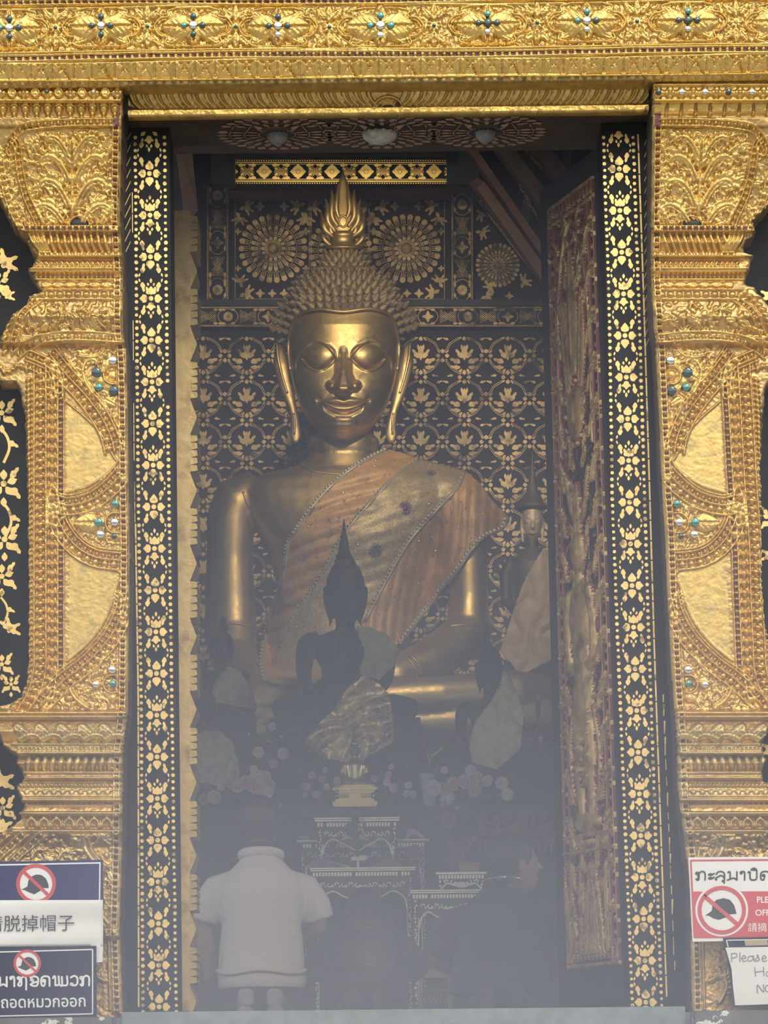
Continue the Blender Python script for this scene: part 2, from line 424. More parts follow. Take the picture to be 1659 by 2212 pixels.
class Flat:
    """flat gilded shapes in (x, y); turned into thin raised leaf by fn"""
    def __init__(s): s.p = []; s.tr = (0, 0, 1, 1, 0)
    def at(s, x, y, sx=1, sy=None, rot=0): s.tr = (x, y, sx, sx if sy is None else sy, rot); return s
    def poly(s, pts):
        x, y, sx, sy, r = s.tr; c, n = math.cos(r), math.sin(r)
        s.p.append([(x + (p[0] * c - p[1] * n) * sx, y + (p[0] * n + p[1] * c) * sy) for p in pts])
    def dot(s, x, y, r, n=8, ry=None): s.poly([(x + r * math.cos(2 * math.pi * k / n), y + (ry or r) * math.sin(2 * math.pi * k / n)) for k in range(n)])
    def petal(s, x, y, a, ln, wd, tip=.55):
        c, n = math.cos(a), math.sin(a); prof = [(0, .12), (.2, .62), (.42, 1), (tip + .1, .9), (.82, .42), (1, 0), (.82, -.42), (tip + .1, -.9), (.42, -1), (.2, -.62), (0, -.12)]
        s.poly([(x + c * u * ln - n * v * wd, y + n * u * ln + c * v * wd) for u, v in prof])
    def hook(s, x, y, a, ln, wd, hand=1):
        """curled leaf with a hooked tip"""
        c, n = math.cos(a), math.sin(a)
        prof = [(0, 0), (.12, .5), (.38, .95), (.62, .7), (.78, .95), (1, .75), (.92, .25), (.74, .05), (.6, -.05), (.42, -.55), (.2, -.5)]
        s.poly([(x + c * u * ln - n * v * wd * hand, y + n * u * ln + c * v * wd * hand) for u, v in prof])
    def line(s, pts, w):
        pts = np.asarray(pts, float)
        a = offset(pts, w / 2); b = offset(pts, -w / 2)
        for i in range(len(pts) - 1): s.poly([a[i], a[i + 1], b[i + 1], b[i]])
    def ring(s, x, y, r, w, n=28):
        t = np.linspace(0, 2 * math.pi, n + 1); s.line(np.stack([x + r * np.cos(t), y + r * np.sin(t)], -1), w)
    def rect(s, x0, y0, x1, y1): s.poly([(x0, y0), (x1, y0), (x1, y1), (x0, y1)])
    def clip_to(s, fn): s.p = [p for p in s.p if fn(sum(q[0] for q in p) / len(p), sum(q[1] for q in p) / len(p))]
    def arrays(s, fn):
        v = np.concatenate([np.asarray(p, float) for p in s.p]); f = []; n = 0
        for p in s.p: f.append(list(range(n, n + len(p)))); n += len(p)
        return fn(v[:, 0], v[:, 1]), f
    def build(s, name, fn, mats, parent=None, lift_axis=1, **k):
        v, f = s.arrays(fn)
        lift = np.repeat(np.arange(len(s.p)) % 23 * 4e-5, [len(p) for p in s.p])   # leaf on leaf
        v = v - np.stack([lift * 0, lift, lift * 0], -1) if lift_axis == 1 else v - np.stack([lift * 0, lift * 0, lift], -1)
        return mesh_obj(name, v, f, mats, parent, None, False, **k)
# ------------------------------------------------------------ setting: ground, hall shell
YF = 13.0             # distance of the pilaster faces
def boxobj(name, a, b, m, kind='structure', **k):
    mb = MB(); mb.box(a, b); return mb.build(name, m, kind=kind, **k)
GROUND = mat('court_paving', (.42, .38, .33), .85, 0, .2, 3)
FLOORM = mat('hall_floor', (.20, .16, .13), .5, 0, .2, 6)
boxobj('ground', (-12, -14, -2.1), (12, 12.2, -1.9), GROUND)
boxobj('floor', (-3.7, 13.45, -.25), (3.7, 24, 0), FLOORM)
INNER = mat('hall_plaster', (.045, .035, .033), .8, 0, .2, 4)
boxobj('wall_left', (-3.9, 13.45, -.25), (-3.7, 24, 6.5), INNER)
boxobj('wall_right', (3.7, 13.45, -.25), (3.9, 24, 6.5), INNER)
boxobj('ceiling', (-3.9, 13.3, 6.5), (3.9, 24, 6.7), INNER)
# front wall: black lacquer on either side of the doorway and over it
def wallbox(name, x0, x1, z0, z1): return boxobj(name, (x0, 13.16, z0), (x1, 13.44, z1), BLACK)
wall_l = wallbox('wall_front_left', -3.9, -1.02, -.30, 6.5)
wall_r = wallbox('wall_front_right', 1.16, 3.9, -.30, 6.5)
wallbox('wall_front_top', -1.02, 1.16, 3.47, 6.5)
# plinth under the front wall
PLINTH = mat('plinth_stone', (.12, .125, .125), .75, 0, .3, 10, .003, 40, color2=(.62, .64, .62), mixlo=.605, mixhi=.615, mscale=12)
boxobj('trim_1', (-3.9, 12.72, -1.9), (-.92, 13.44, -.02), PLINTH)
boxobj('trim_2', (1.06, 12.72, -1.9), (3.9, 13.44, -.02), PLINTH)
mb = MB(); mb.box((-.92, 12.95, -1.9), (1.06, 13.5, -.02)); mb.box((-.9, 12.93, -.06), (1.04, 13.2, .0))
mb.build('trim_3', mat('sill_stone', (.22, .26, .28), .8, 0, .2, 20, .002, 70), kind='structure')
# ------------------------------------------------------------ the gilded pilasters
XI_L = np.array([(190, 272), (270, 268), (330, 266), (471, 261), (600, 268), (726, 270), (760, 275), (894, 278), (1011, 279), (1200, 282), (1406, 279), (1535, 278), (1641, 267), (1817, 266), (2000, 261), (2205, 268)], float)
XI_R = np.array([(190, 1404), (640, 1405), (713, 1409), (735, 1414), (849, 1420), (939, 1424), (1075, 1430), (1142, 1435), (1272, 1440), (1467, 1451), (1605, 1460), (1725, 1464), (1829, 1478), (1900, 1488), (2205, 1493)], float)
SIL_L = [(150, -70), (330, -60), (400, -22), (436, 0), (488, 27), (513, 58), (533, 62), (554, 79), (569, 71), (588, 62), (598, 71), (615, 79), (632, 90), (645, 64), (662, 60), (679, 35), (709, 12), (735, 0), (770, -14), (800, -14), (823, -4), (815, 14), (817, 27), (850, 44), (894, 53), (982, 56), (1070, 59), (1250, 62), (1318, 62), (1435, 60), (1479, 56), (1506, 44), (1520, 18), (1524, -2), (1560, -12), (1603, 0), (1623, 20), (1632, 38), (1650, 35), (1667, 47), (1682, 56), (1697, 35), (1714, 38), (1741, 53), (1755, 44), (1770, 44), (1791, 18), (1805, 0), (1840, -40), (1900, -70), (2230, -70)]
SIL_R = [(150, 1740), (330, 1730), (420, 1680), (448, 1659), (468, 1640), (479, 1629), (511, 1632), (520, 1612), (537, 1608), (548, 1612), (553, 1629), (572, 1621), (611, 1610), (618, 1621), (622, 1632), (633, 1633), (645, 1646), (661, 1659), (690, 1678), (735, 1694), (800, 1690), (825, 1662), (850, 1653), (915, 1648), (1006, 1643), (1110, 1646), (1256, 1646), (1337, 1653), (1370, 1659), (1440, 1672), (1490, 1690), (1524, 1712), (1560, 1700), (1578, 1659), (1608, 1644), (1628, 1645), (1640, 1655), (1669, 1645), (1687, 1648), (1691, 1659), (1740, 1680), (1800, 1720), (2230, 1760)]
PROF = [(150, 50), (200, 50), (238, 50), (240, 38), (265, 34), (268, 40), (284, 38), (290, 32), (340, 22), (420, 10), (490, 2), (491, 12), (503, 12), (506, 0), (526, 4), (545, -4), (548, 8), (556, 8), (558, -2), (580, 0), (582, 10), (590, 10), (592, 0), (603, 0), (628, 8), (630, 16), (645, 18), (651, 14), (690, 24), (725, 12), (728, 16), (745, 14), (752, 0), (1530, 0), (1540, 14), (1550, 16), (1555, 8), (1582, 22), (1608, 10), (1610, 24), (1630, 24), (1633, 8), (1650, 14), (1668, 4), (1670, 16), (1682, 16), (1690, 8), (1730, 12), (1735, 0), (1755, 6), (1758, 22), (1765, 22), (1768, 12), (1790, 10), (1800, 20), (1830, 6), (2000, 12), (2010, 26), (2022, 26), (2030, 10), (2230, 10)]
def yq(tab, y): t = np.asarray(tab, float); return np.interp(y, t[:, 0], t[:, 1])
SMOOTH = ([(144, 872), (185, 906), (220, 944), (250, 1000), (228, 1022), (190, 1046), (144, 1060)], [(150, 1192), (190, 1222), (256, 1238), (250, 1268), (226, 1336), (190, 1386), (148, 1424)])
def carve_pilaster(R, seed, capkind):
    """everything is drawn in the frame of the pilaster whose inner edge looks towards larger x"""
    xi = lambda y: float(yq(XI_L, y))
    def vline(u, y0, y1, n=24): return np.array([(xi(y) - u, y) for y in np.linspace(y0, y1, n)])
    def hline(y, x0=-70, u=4, dip=0, n=24):
        x1 = xi(y) - u; return np.array([(x, y + dip * math.sin(math.pi * (x - x0) / (x1 - x0))) for x in np.linspace(x0, x1, n)])
    r = np.random.default_rng(seed)
    # the cornice of rosettes
    R.stroke(hline(202), 2.5, 6); R.stroke(hline(236), 3, 7)
    for i, x in enumerate(np.arange(258, -70, -25)):
        if i % 2 == 0 or capkind:
            for k in range(4): R.bead(x + 7 * math.cos(k * 1.571), 219 + 7 * math.sin(k * 1.571), 7, h=6)
            R.bead(x, 219, 6, h=10)
        else: R.bead(x, 219, 11, 9, h=5); R.stroke(np.array([(x + 8 * math.cos(t), 219 + 9 * math.sin(t)) for t in np.linspace(0, 6.3, 16)]), 2, 8)
    # hanging drops
    for x in np.arange(252, -70, -24 if not capkind else -31):
        if not capkind:
            R.bead(x, 250, 9, 10, 9); R.bead(x, 261, 5, 6, 8); R.stroke([(x - 8, 243), (x, 240), (x + 8, 243)], 2, 8)
        else:
            R.raise_([(x - 13, 240), (x + 13, 240), (x + 12, 256), (x - 12, 256)], 5); R.bead(x - 15, 261, 4, h=6)
    # bead line that bends over into the volute
    top = catmull([(250, 278), (160, 279), (80, 284), (48, 292), (30, 310), (18, 330)])
    R.beadrow(top, 4.6, 14, 6, 7, 2, 6)
    arm = catmull([(30, 312), (40, 322), (44, 350), (48, 385), (60, 430), (78, 470), (88, 492)])
    R.beadrow(arm, 4.6, 14, 7, 7, 2.2, 7)
    vol = catmull([(18, 330), (22, 345), (36, 340), (40, 322), (30, 310)]); R.stroke(vol, 3, 8)
    R.beadrow(vline(14, 288, 488), 4.6, 14 if capkind else 13, 8, 6, 2, 6)
    # capital: a palmette of scrolls on a central stalk
    cap = [(58, 300), (248, 290), (246, 488), (95, 488), (70, 440), (60, 380), (52, 330)]
    keep = inpoly(cap, R.X, R.Y); R.clip = keep
    cx = 158
    for y, sz in ((425, 66), (372, 62), (325, 52)):
        for hd in (-1, 1):
            R.scroll(cx + hd * 6, y + 22, -math.pi / 2 + hd * .35, sz, hd, 9)
            R.scroll(cx + hd * 26, y + 40, -math.pi / 2 + hd * .7, sz * .62, hd, 7)
    for hd in (-1, 1):
        R.scroll(cx + hd * 20, 480, -math.pi / 2 + hd * .55, 55, hd, 8); R.scroll(cx + hd * 62, 486, -math.pi / 2 + hd * .3, 46, hd, 7)
        R.scroll(cx + hd * 70, 420, -math.pi / 2 + hd * .2, 36, hd, 6); R.scroll(cx + hd * 74, 350, -math.pi / 2 + hd * .2, 34, hd, 6)
    R.stroke([(cx, 460), (cx, 360)], 6, 9, 4); R.leaf(cx, 372, -math.pi / 2, 60, 17, 10)
    R.fill(cap, 27, 6.5, seed + 1)
    R.clip = None
    ring = [(172 + 30 * math.cos(t), 489 + 28 * math.sin(t)) for t in np.linspace(math.pi, 2 * math.pi, 20)]
    R.beadrow(ring, 4.2, 12, 7, 8, 2, 7)
    # outer side of the capital
    R.fill([(-70, 260), (18, 335), (40, 350), (55, 440), (80, 490), (30, 490), (-70, 400)], 26, 6, seed + 2)
    R.beadrow(offset(arm, 40), 5, 14, 6, 6, 2, 5)
    # neck mouldings
    R.beadrow(hline(497, 60), 4.4, 13, 6, 6, 2, 6)
    for x in np.arange(100, 245, 14.5):
        s = -5 if not capkind else 5
        R.stroke(catmull([(x + s, 508), (x + s * .5, 518), (x - 1, 530), (x - s * 1.2, 544)], 5), 5.2, 8)
    for k in range(4): R.stroke(catmull([(64 + k * 9, 506), (70 + k * 9, 522), (88 + k * 7, 546)], 5), 4.5, 8)
    R.beadrow(hline(552, 80), 4.2, 13, 0, 6)
    for yy in (557, 583, 590, 604, 630, 651): R.stroke(hline(yy, 62), 2.6, 6)
    R.rope(hline(569, 74), 8, 11, .9, 5, 3.5); R.rope(hline(576, 74), 5, 9, -.9, 4, 3)
    R.beadrow(hline(597, 74), 4, 10, 0, 5)
    for x in np.arange(90, 245, 26): R.leaf(x, 617, 0, 24, 9, 7); R.bead(x + 26, 617, 5, h=6)
    for x in np.arange(75, 250, 19): R.bead(x, 641, 7.5, 6, 6)
    R.beadrow(vline(14, 495, 745), 5.2, 13, 8, 6, 2, 6)
    # the swelling band of foliage
    R.fill([(92, 656), (248, 654), (250, 722), (100, 724), (55, 745), (30, 765), (40, 715), (65, 680)], 30, 9, seed + 3)
    arc = catmull([(33, 768), (55, 750), (100, 733), (170, 728), (262, 733)])
    R.stroke(offset(arc, -7), 3, 8); R.beadrow(offset(arc, 4), 4.6, 15, 0, 7); R.stroke(offset(arc, 11), 2.2, 6)
    ob = catmull([(88, 650), (62, 672), (44, 700), (34, 735), (33, 768)]); R.beadrow(ob, 4.8, 14, 7, 7, 2.2, 7)
    R.rope(offset(ob, 22), 10, 13, .8, 7, 5)
    # volute at the head of the shaft
    R.rope(catmull([(0, 790), (10, 805), (26, 800), (40, 790), (62, 800)]), 8, 11, .8, 8, 5)
    # vertical bands of the shaft
    def shaft(x, y0, y1, bend=True):
        pts = [(x + 2, y) for y in np.linspace(y0, 1440, 16)]
        if bend: pts += [(x - 4, 1475), (x - (18 if x < 110 else 8), 1510), (x - (42 if x < 110 else 20), 1540)]
        return catmull(pts, 4)
    R.rope(shaft(60, 815, 0), 8, 11.5, .75, 8, 5); R.stroke(shaft(72, 800, 0), 2.6, 8)
    R.rope(shaft(86, 800, 0), 9, 17, 1.15, 9, 6.5); R.rope(shaft(80, 800, 0), 5, 17, .5, 7, 3)
    R.stroke(shaft(98, 790, 0), 2.6, 9)
    for p in along(shaft(111, 790, 0), 21): R.bead(p[0], p[1], 8, 9.5, 8); R.bead(p[0], p[1], 4, h=10)
    R.stroke(shaft(123, 785, 0), 2.2, 7)
    R.beadrow(np.array([(132, y) for y in np.linspace(790, 1445, 20)]), 3.8, 13, 6.5, 6, 1.8, 6)
    hx = catmull([(60, 765), (85, 775), (112, 790), (125, 820), (128, 860)]); R.beadrow(hx, 5.5, 17, 9, 8, 2.4, 8)
    R.beadrow(offset(hx, 22), 5, 15, 7, 7, 2, 7)
    # inner bead band
    R.beadrow(vline(14, 750, 1560), 5, 13.5, 7.5, 6, 2, 6)
    # upper spandrel
    sp1 = [(135, 748), (250, 745), (252, 950), (200, 865), (150, 800), (118, 765)]
    R.clip = inpoly(sp1, R.X, R.Y)
    R.scroll(200, 850, -2.2, 62, 1, 9); R.scroll(170, 770, 0.2, 50, -1, 8); R.leaf(190, 820, -.6, 42, 15, 8)
    for k in range(6): R.bead(244 + 26 * math.cos(1.1 + k * .78), 811 + 26 * math.sin(1.1 + k * .78), 14, h=5)
    R.stroke([(244 + 20 * math.cos(t), 811 + 20 * math.sin(t)) for t in np.linspace(0, 6.3, 24)], 3, 9)
    R.bead(244, 811, 13, h=7)
    for k in range(3): R.leaf(225 - 12 * k, 862 + 8 * k, .5 + .35 * k, 32, 11, 6)
    R.fill(sp1, 22, 5, seed + 4); R.clip = None
    def band(pts, out=-1):
        p = catmull(pts)
        R.beadrow(p, 4.8, 13.5, 7.5, 8, 2.2, 8)
        for q in along(offset(p, out * 18), 19): R.bead(q[0], q[1], 8, h=8)
        R.stroke(offset(p, out * 29), 2.4, 7); R.stroke(offset(p, -out * 14), 2, 6)
    band([(112, 758), (150, 805), (190, 848), (225, 895), (247, 940), (256, 975)], 1)
    # the flat leaves of gold
    smooth1 = catmull([(144, 868), (185, 902), (220, 940), (245, 985), (252, 1000), (228, 1026), (190, 1050), (144, 1064)])
    R.stroke(smooth1, 2.2, 5)
    band([(258, 1018), (232, 1046), (196, 1072), (150, 1084), (118, 1078)], -1)
    # crescent with mirrors
    R.stroke(catmull([(104, 1140), (106, 1075), (116, 1052), (126, 1075), (132, 1110)]), 3, 8)
    cres = [(140, 1098), (200, 1092), (256, 1058), (258, 1190), (205, 1180), (160, 1150)]
    R.clip = inpoly(cres, R.X, R.Y)
    R.stroke([(250 + 22 * math.cos(t), 1130 + 22 * math.sin(t)) for t in np.linspace(1.3, 5, 20)], 3, 8)
    R.leaf(215, 1130, math.pi, 55, 24, 9)
    for q in ((216, 1097, 11), (250, 1090, 11), (220, 1156, 11), (249, 1160, 11), (214, 1130, 12)): R.bead(*q[:2], q[2], h=6); R.bead(*q[:2], q[2] * .6, h=8)
    R.fill(cres, 20, 5, seed + 5); R.clip = None
    band([(126, 1086), (138, 1130), (168, 1172), (208, 1196), (258, 1203)], 1)
    smooth2 = catmull([(148, 1186), (190, 1218), (258, 1236), (252, 1268), (228, 1338), (190, 1390), (146, 1428)])
    R.stroke(smooth2, 2.2, 5)
    band([(266, 1282), (254, 1330), (226, 1380), (180, 1428), (140, 1458), (112, 1485), (80, 1520)], -1)
    sp2 = [(250, 1375), (252, 1532), (100, 1532), (160, 1478), (215, 1425)]
    R.clip = inpoly(sp2, R.X, R.Y)
    R.scroll(190, 1530, -2.6, 60, 1, 9); R.scroll(225, 1420, 1.9, 40, 1, 7)
    R.stroke([(243 + 19 * math.cos(t), 1478 + 19 * math.sin(t)) for t in np.linspace(0, 6.3, 24)], 3, 8)
    R.bead(210, 1478, 11, h=7); R.bead(243, 1448, 11, h=6); R.bead(243, 1508, 11, h=6)
    R.fill(sp2, 22, 6, seed + 6); R.clip = None
    # foot mouldings
    R.stroke(hline(1542, -20), 3, 7); R.stroke(hline(1551, -20), 2.4, 6)
    for i, x in enumerate(np.arange(40, 250, 46)):
        R.scroll(x + 4, 1600, -.5, 40, 1, 9, True, 5); R.leaf(x - 6, 1568, .75, 46, 12, 8)
    R.stroke(hline(1610, 30), 3, 7); R.beadrow(hline(1621, 40), 3.6, 9, 0, 5); R.stroke(hline(1630, 40), 3, 6)
    for x in np.arange(62, 245, 17.5): R.leaf(x + 4, 1634, 1.75, 34, 8, 8, False); R.bead(x + 2, 1664, 4, h=5)
    for x in (243,): R.stroke([(x + 9 * math.cos(t), 1652 + 9 * math.sin(t)) for t in np.linspace(0, 6.3, 16)], 3, 7)
    R.stroke(hline(1670, 45), 3, 6); R.stroke(hline(1682, 45), 2.4, 5)
    R.rope(hline(1697, 42), 6, 8.5, 1.2, 6, 3.2); R.beadrow(hline(1714, 50), 4.6, 19, 0, 6); R.rope(hline(1712, 50), 6, 19, 1.57, 4, 6)
    R.stroke(hline(1729, 50), 3.4, 8); R.beadrow(hline(1735, 52), 2.8, 12, 0, 4); R.stroke(hline(1758, 45), 3.6, 8)
    for x in np.arange(70, 245, 27):
        R.stroke([(x + 10 * math.cos(t), 1784 + 14 * math.sin(t)) for t in np.linspace(math.pi * .95, 2.05 * math.pi, 14)], 4, 9); R.bead(x, 1784, 4, h=5)
        R.bead(x + 13.5, 1775, 3, h=6)
    R.stroke(hline(1796, 30), 3, 7)
    R.beadrow(vline(14, 1560, 2190), 4.8, 14, 7.5, 6, 2, 6)
    # the dado of big scrolls
    for k in range(3): R.beadrow(catmull([(98 - k * 40, 1802), (40 - k * 40, 1850), (0 - k * 30, 1900)]), 5.5, 15, 8, 7, 2.4, 7)
    da = [(100, 1806), (248, 1804), (244, 2002), (-70, 2002), (-70, 1930), (20, 1890)]
    R.clip = inpoly(da, R.X, R.Y)
    R.scroll(222, 1880, -2.4, 84, 1, 13, True, 9); R.scroll(120, 1990, -1.2, 90, 1, 12, True, 9); R.scroll(235, 1995, -2.2, 66, -1, 11, True, 7); R.scroll(40, 1990, -1.2, 80, 1, 11, True, 8)
    R.leaf(205, 1870, 2.3, 60, 20, 9); R.leaf(150, 1900, 1.2, 70, 24, 9); R.bead(140, 1925, 14, 18, 10)
    R.fill(da, 30, 8, seed + 7); R.clip = None
    R.beadrow(hline(2016, -70), 5.2, 17, 8, 7, 2.4, 7)
    pn = [(-70, 2040), (236, 2036), (240, 2180), (-70, 2184)]
    R.stroke([(236, 2034), (239, 2182)], 2.4, 6); R.stroke([(-70, 2038), (236, 2034)], 2.4, 6)
    R.clip = inpoly(pn, R.X, R.Y)
    R.scroll(206, 2165, -2.2, 52, 1, 9); R.scroll(228, 2120, -2.6, 40, -1, 8); R.leaf(150, 2090, .5, 50, 18, 8); R.scroll(120, 2165, -1.4, 60, -1, 9)
    R.clip = None
    D0 = R.D.copy(); R.rough(.45, 5, seed + 8); R.rough(.4, 2.2, seed + 9)
    for pl in SMOOTH: m = inpoly(pl, R.X, R.Y); R.D = np.where(m, D0 + .2 * (R.D - D0), R.D)
def pilaster(side):
    R = Relief(-70, 188, 284, 2206, 1.7)
    carve_pilaster(R, 11 if side == 'L' else 29, side == 'R')
    R.bands(PROF)
    xi = yq(XI_L, R.Y)
    if side == 'L':
        sil = yq(SIL_L, R.Y)
        toX = lambda X, Y: X
    else:
        sil = yq(XI_L, R.Y) - (yq(SIL_R, R.Y) - yq(XI_R, R.Y))
        toX = lambda X, Y: yq(XI_R, Y) + (yq(XI_L, Y) - X)
    sil = sil + (vnoise(R.X.shape, 4, 5) - .5) * 5
    R.mask = (R.X > sil) & (R.X < xi)
    # edges roll over
    e = np.clip(np.minimum((R.X - sil) / 7, (xi - R.X) / 3.5), 0, 1); R.B -= 9 * (1 - np.sqrt(e))
    label = ('gilded carved pilaster with the blue no-cap board on its foot' if side == 'L' else 'gilded carved pilaster with the white and red no-cap board on its foot')
    root = empty('gilded_pilaster', P(170 if side == 'L' else 1560, 2190, YF), label, 'pilaster', 'carved pilasters of the doorway')
    def fn(X, Y, H):
        v = PA(toX(X, Y), Y, YF); v[..., 1] -= 1.35 * H * YF / F; return v
    def cut(y0, y1, name, lab=None):
        S = Relief.__new__(Relief); j = (R.ys >= y0 - R.st) & (R.ys <= y1)
        S.xs, S.ys, S.st = R.xs, R.ys[j], R.st; S.X, S.Y, S.D, S.B, S.mask = (a[j] for a in (R.X, R.Y, R.D, R.B, R.mask))
        hi = smooth_gold(S)
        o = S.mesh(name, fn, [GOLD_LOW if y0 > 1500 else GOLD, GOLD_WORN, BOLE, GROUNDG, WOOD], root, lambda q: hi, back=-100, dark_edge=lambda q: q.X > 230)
        if lab: o['label'] = lab
    def smooth_gold(S):
        m = np.zeros(S.X.shape, np.int32)
        for pl in SMOOTH:
            m[inpoly(pl, S.X, S.Y)] = 1
        m[(S.D < 1.3) & (m == 0)] = 3  # recessed faces get the gold with shade painted in
        flat = S.D < 1.6
        grooves = flat & ((np.abs(S.X - (yq(XI_L, S.Y) - 14)) < 7) | ((S.Y > 492) & (S.Y < 502)) | ((S.X > 127) & (S.X < 137) & (S.Y > 800) & (S.Y < 1440)))
        m[grooves] = 2
        return m
    cut(188, 490, 'capital'); cut(490, 745, 'neck'); cut(745, 1545, 'shaft', 'shaft with two smooth leaves of plain gold'); cut(1545, 1800, 'moulded_foot'); cut(1800, 2206, 'dado')
    def gem(x, y, r, m, h, name='mirror_inlay'):
        mb = MB(pxfn(YF)); X = float(toX(np.array(x), np.array(y)))
        mb.lathe([(r * 1.1, h - 8), (r, h - .5), (r * .93, h + .6), (r * .5, h + 1.1), (.2, h + 1.3)], (X, y, 0), 12)
        mb.build(name, m, root, smooth=True)
    js = [(244, 780, 9, 1, 8), (209, 806, 11, 2, 8), (214, 838, 8, 0, 7), (246, 845, 10, 2, 6), (250, 1090, 8, 0, 9), (249, 1130, 8, 1, 10), (214, 1130, 9, 0, 9), (218, 1156, 8, 1, 8), (247, 1160, 6, 2, 8), (243, 1448, 8, 1, 8), (244, 1478, 7, 0, 9), (208, 1480, 7, 1, 8)]
    for x, y, r, m, h in js: gem(x, y, r, GLASSES[m], h * 1.35 + 2)
    for i, x in enumerate(np.arange(258, 0, -25)):
        if (side == 'R' and i % 2 == 0) or (side == 'L' and i % 4 == 2): gem(x, 219, 6.5 if side == 'R' else 4, GLASS_W if i % 3 else GLASS_D, 82)
    mb = MB(pxfn(YF)); X = float(toX(np.array(172), np.array(486)))
    mb.lathe([(20, 0), (19, 8), (14, 11), (.5, 12)], (X, 484, 0), 18, sx=1, sy=.52)
    mb.build('dark_half_rosette', mat('dark_socket', (.035, .035, .03), .6), root, smooth=True)
    return root
pilaster('L'); pilaster('R')
# ------------------------------------------------------------ the lintel
YL = 12.90
def lintel():
    R = Relief(-60, -60, 1720, 190, 1.7)
    R.bands([(-60, 40), (-2, 34), (0, 30), (10, 30), (20, 26), (112, 26), (118, 30), (134, 30), (138, 28), (172, 18), (176, 22), (190, 6)])
    L = lambda y, x0=-60, x1=1720: np.array([(x, y + 2.2 * math.sin(x * .006 + y) ) for x in np.linspace(x0, x1, 60)])
    for y in (-2, 4): R.stroke(L(y), 2.2, 4)
    for x in np.arange(-55, 1720, 17): R.bead(x, -4, 7, h=5)
    for y, w in ((5, 2.6), (16, 2.2), (20, 2.6), (115, 3), (121, 2), (134, 2.4), (139, 2.6), (175, 3)): R.stroke(L(y), w, 6)
    for x in np.arange(-55, 1720, 15.6): R.bead(x, 10.5 + 2.2 * math.sin(x * .006 + 10), 4.4, h=5); R.bead(x, 127.5 + 2.2 * math.sin(x * .006 + 127), 4.8, h=5)
    cs = [30 - 210, 25, 222, 420, 602, 822, 1052, 1265, 1482, 1690]
    mids = [(a + b) / 2 for a, b in zip(cs[:-1], cs[1:])]
    cy = lambda x: 66 + 3 * math.sin(x * .006 + 66)
    for c in cs:
        y = cy(c); big = 1.1 if c == 822 else 1.0
        w = 84 * big
        half = [(-w * .42, -40), (-w * .66, -34), (-w * .64, -22), (-w * .86, -18), (-w, 0), (-w * .86, 18), (-w * .68, 22), (-w * .72, 36), (-w * .5, 42)]
        for hd in (1, -1):
            pts = catmull([(c + hd * -a, y + b) for a, b in half])
            R.stroke(pts, 3, 8); R.stroke(offset(pts, 5.5 * hd), 1.6, 6)
        for hd in (-1, 1):
            R.stroke([(c - w * .45, y + hd * 41), (c + w * .45, y + hd * 41)], 2.4, 7)
            R.leaf(c + hd * 6, y, 0 if hd > 0 else math.pi, 62 * big, 30 * big, 12)
            R.leaf(c + hd * 8, y - 6, -.55 if hd > 0 else math.pi + .55, 50, 11, 8); R.leaf(c + hd * 8, y + 8, .55 if hd > 0 else math.pi - .55, 50, 11, 8)
            R.leaf(c, y + hd * 4, hd * math.pi / 2, 38 * big, 19, 13)
            for k in (-1, 1): R.scroll(c + hd * 20, y + k * 12, (0 if hd > 0 else math.pi) + k * hd * .75, 30, -k * hd, 8); R.scroll(c + hd * 62, y + k * 28, math.pi if hd > 0 else 0, 20, k * hd, 6, False)
        for dx, dy, r in ((0, 0, 11), (0, -19, 9), (0, 19, 9), (-20, 0, 9), (20, 0, 9)): R.bead(c + dx * big, y + dy * big, r, h=14)
    for c in mids:
        y = cy(c); R.flower(c, y, 15, 8, 8)
        for hd in (-1, 1):
            R.scroll(c, y - 12, -math.pi / 2 + hd * .3, 26, hd, 8, False); R.scroll(c, y + 12, math.pi / 2 - hd * .3, 26, -hd, 8, False)
            R.leaf(c + hd * 8, y - 18, -math.pi / 2 + hd * .7, 30, 9, 7); R.leaf(c + hd * 8, y + 18, math.pi / 2 - hd * .7, 30, 9, 7)
        R.leaf(c, y - 14, -math.pi / 2, 32, 11, 9); R.leaf(c, y + 14, math.pi / 2, 30, 13, 9)
    R.fill([(-60, 24), (1720, 24), (1720, 112), (-60, 112)], 18, 4, 41)
    # band of leaves with small triangles
    for i, x in enumerate(np.arange(-60, 1720, 44)):
        x += rng.uniform(-3, 3)
        R.leaf(x, 140, math.pi / 2, 36, 20, 8); R.scroll(x + 3, 158, -.9, 18, 1, 6, False); R.scroll(x - 3, 158, math.pi + .9, 18, -1, 6, False)
        R.raise_([(x + 22, 152), (x + 35, 172), (x + 9, 172)], 5); R.bead(x + 22, 144, 6, h=6); R.bead(x + 12, 146, 4, h=5); R.bead(x + 32, 146, 4, h=5)
        R.bead(x, 178, 7, 6, 8)
    for x in np.arange(-60, 1720, 18.5): R.bead(x, 184, 9, 5.5, 7)
    R.rough(.5, 5, 42); R.rough(.4, 2.2, 43)
    R.mask = R.Y < 188
    root = empty('gilded_lintel', P(829, 190, YL), 'gilded carved lintel over the doorway with mirror-studded lozenges', 'lintel')
    tilt = lambda X, Y: Y - (X - CX) * SR / CR
    def fn(X, Y, H):
        v = PA(X, tilt(X, Y), YL); v[..., 1] -= 1.3 * H * YL / F; return v
    def ms(S):
        m = np.zeros(S.X.shape, np.int32); m[(S.D < 1.2) & (S.Y > 22) & (S.Y < 112)] = 4  # frieze recesses darkened by colour to deepen the relief
        for yy in (10.5, 127.5):
            m[(np.abs(S.Y - yy - 2.2 * np.sin(S.X * .006 + yy)) < 4.6) & (S.D < 2.5)] = 2
        m[(S.Y > 177)] = 3
        return m
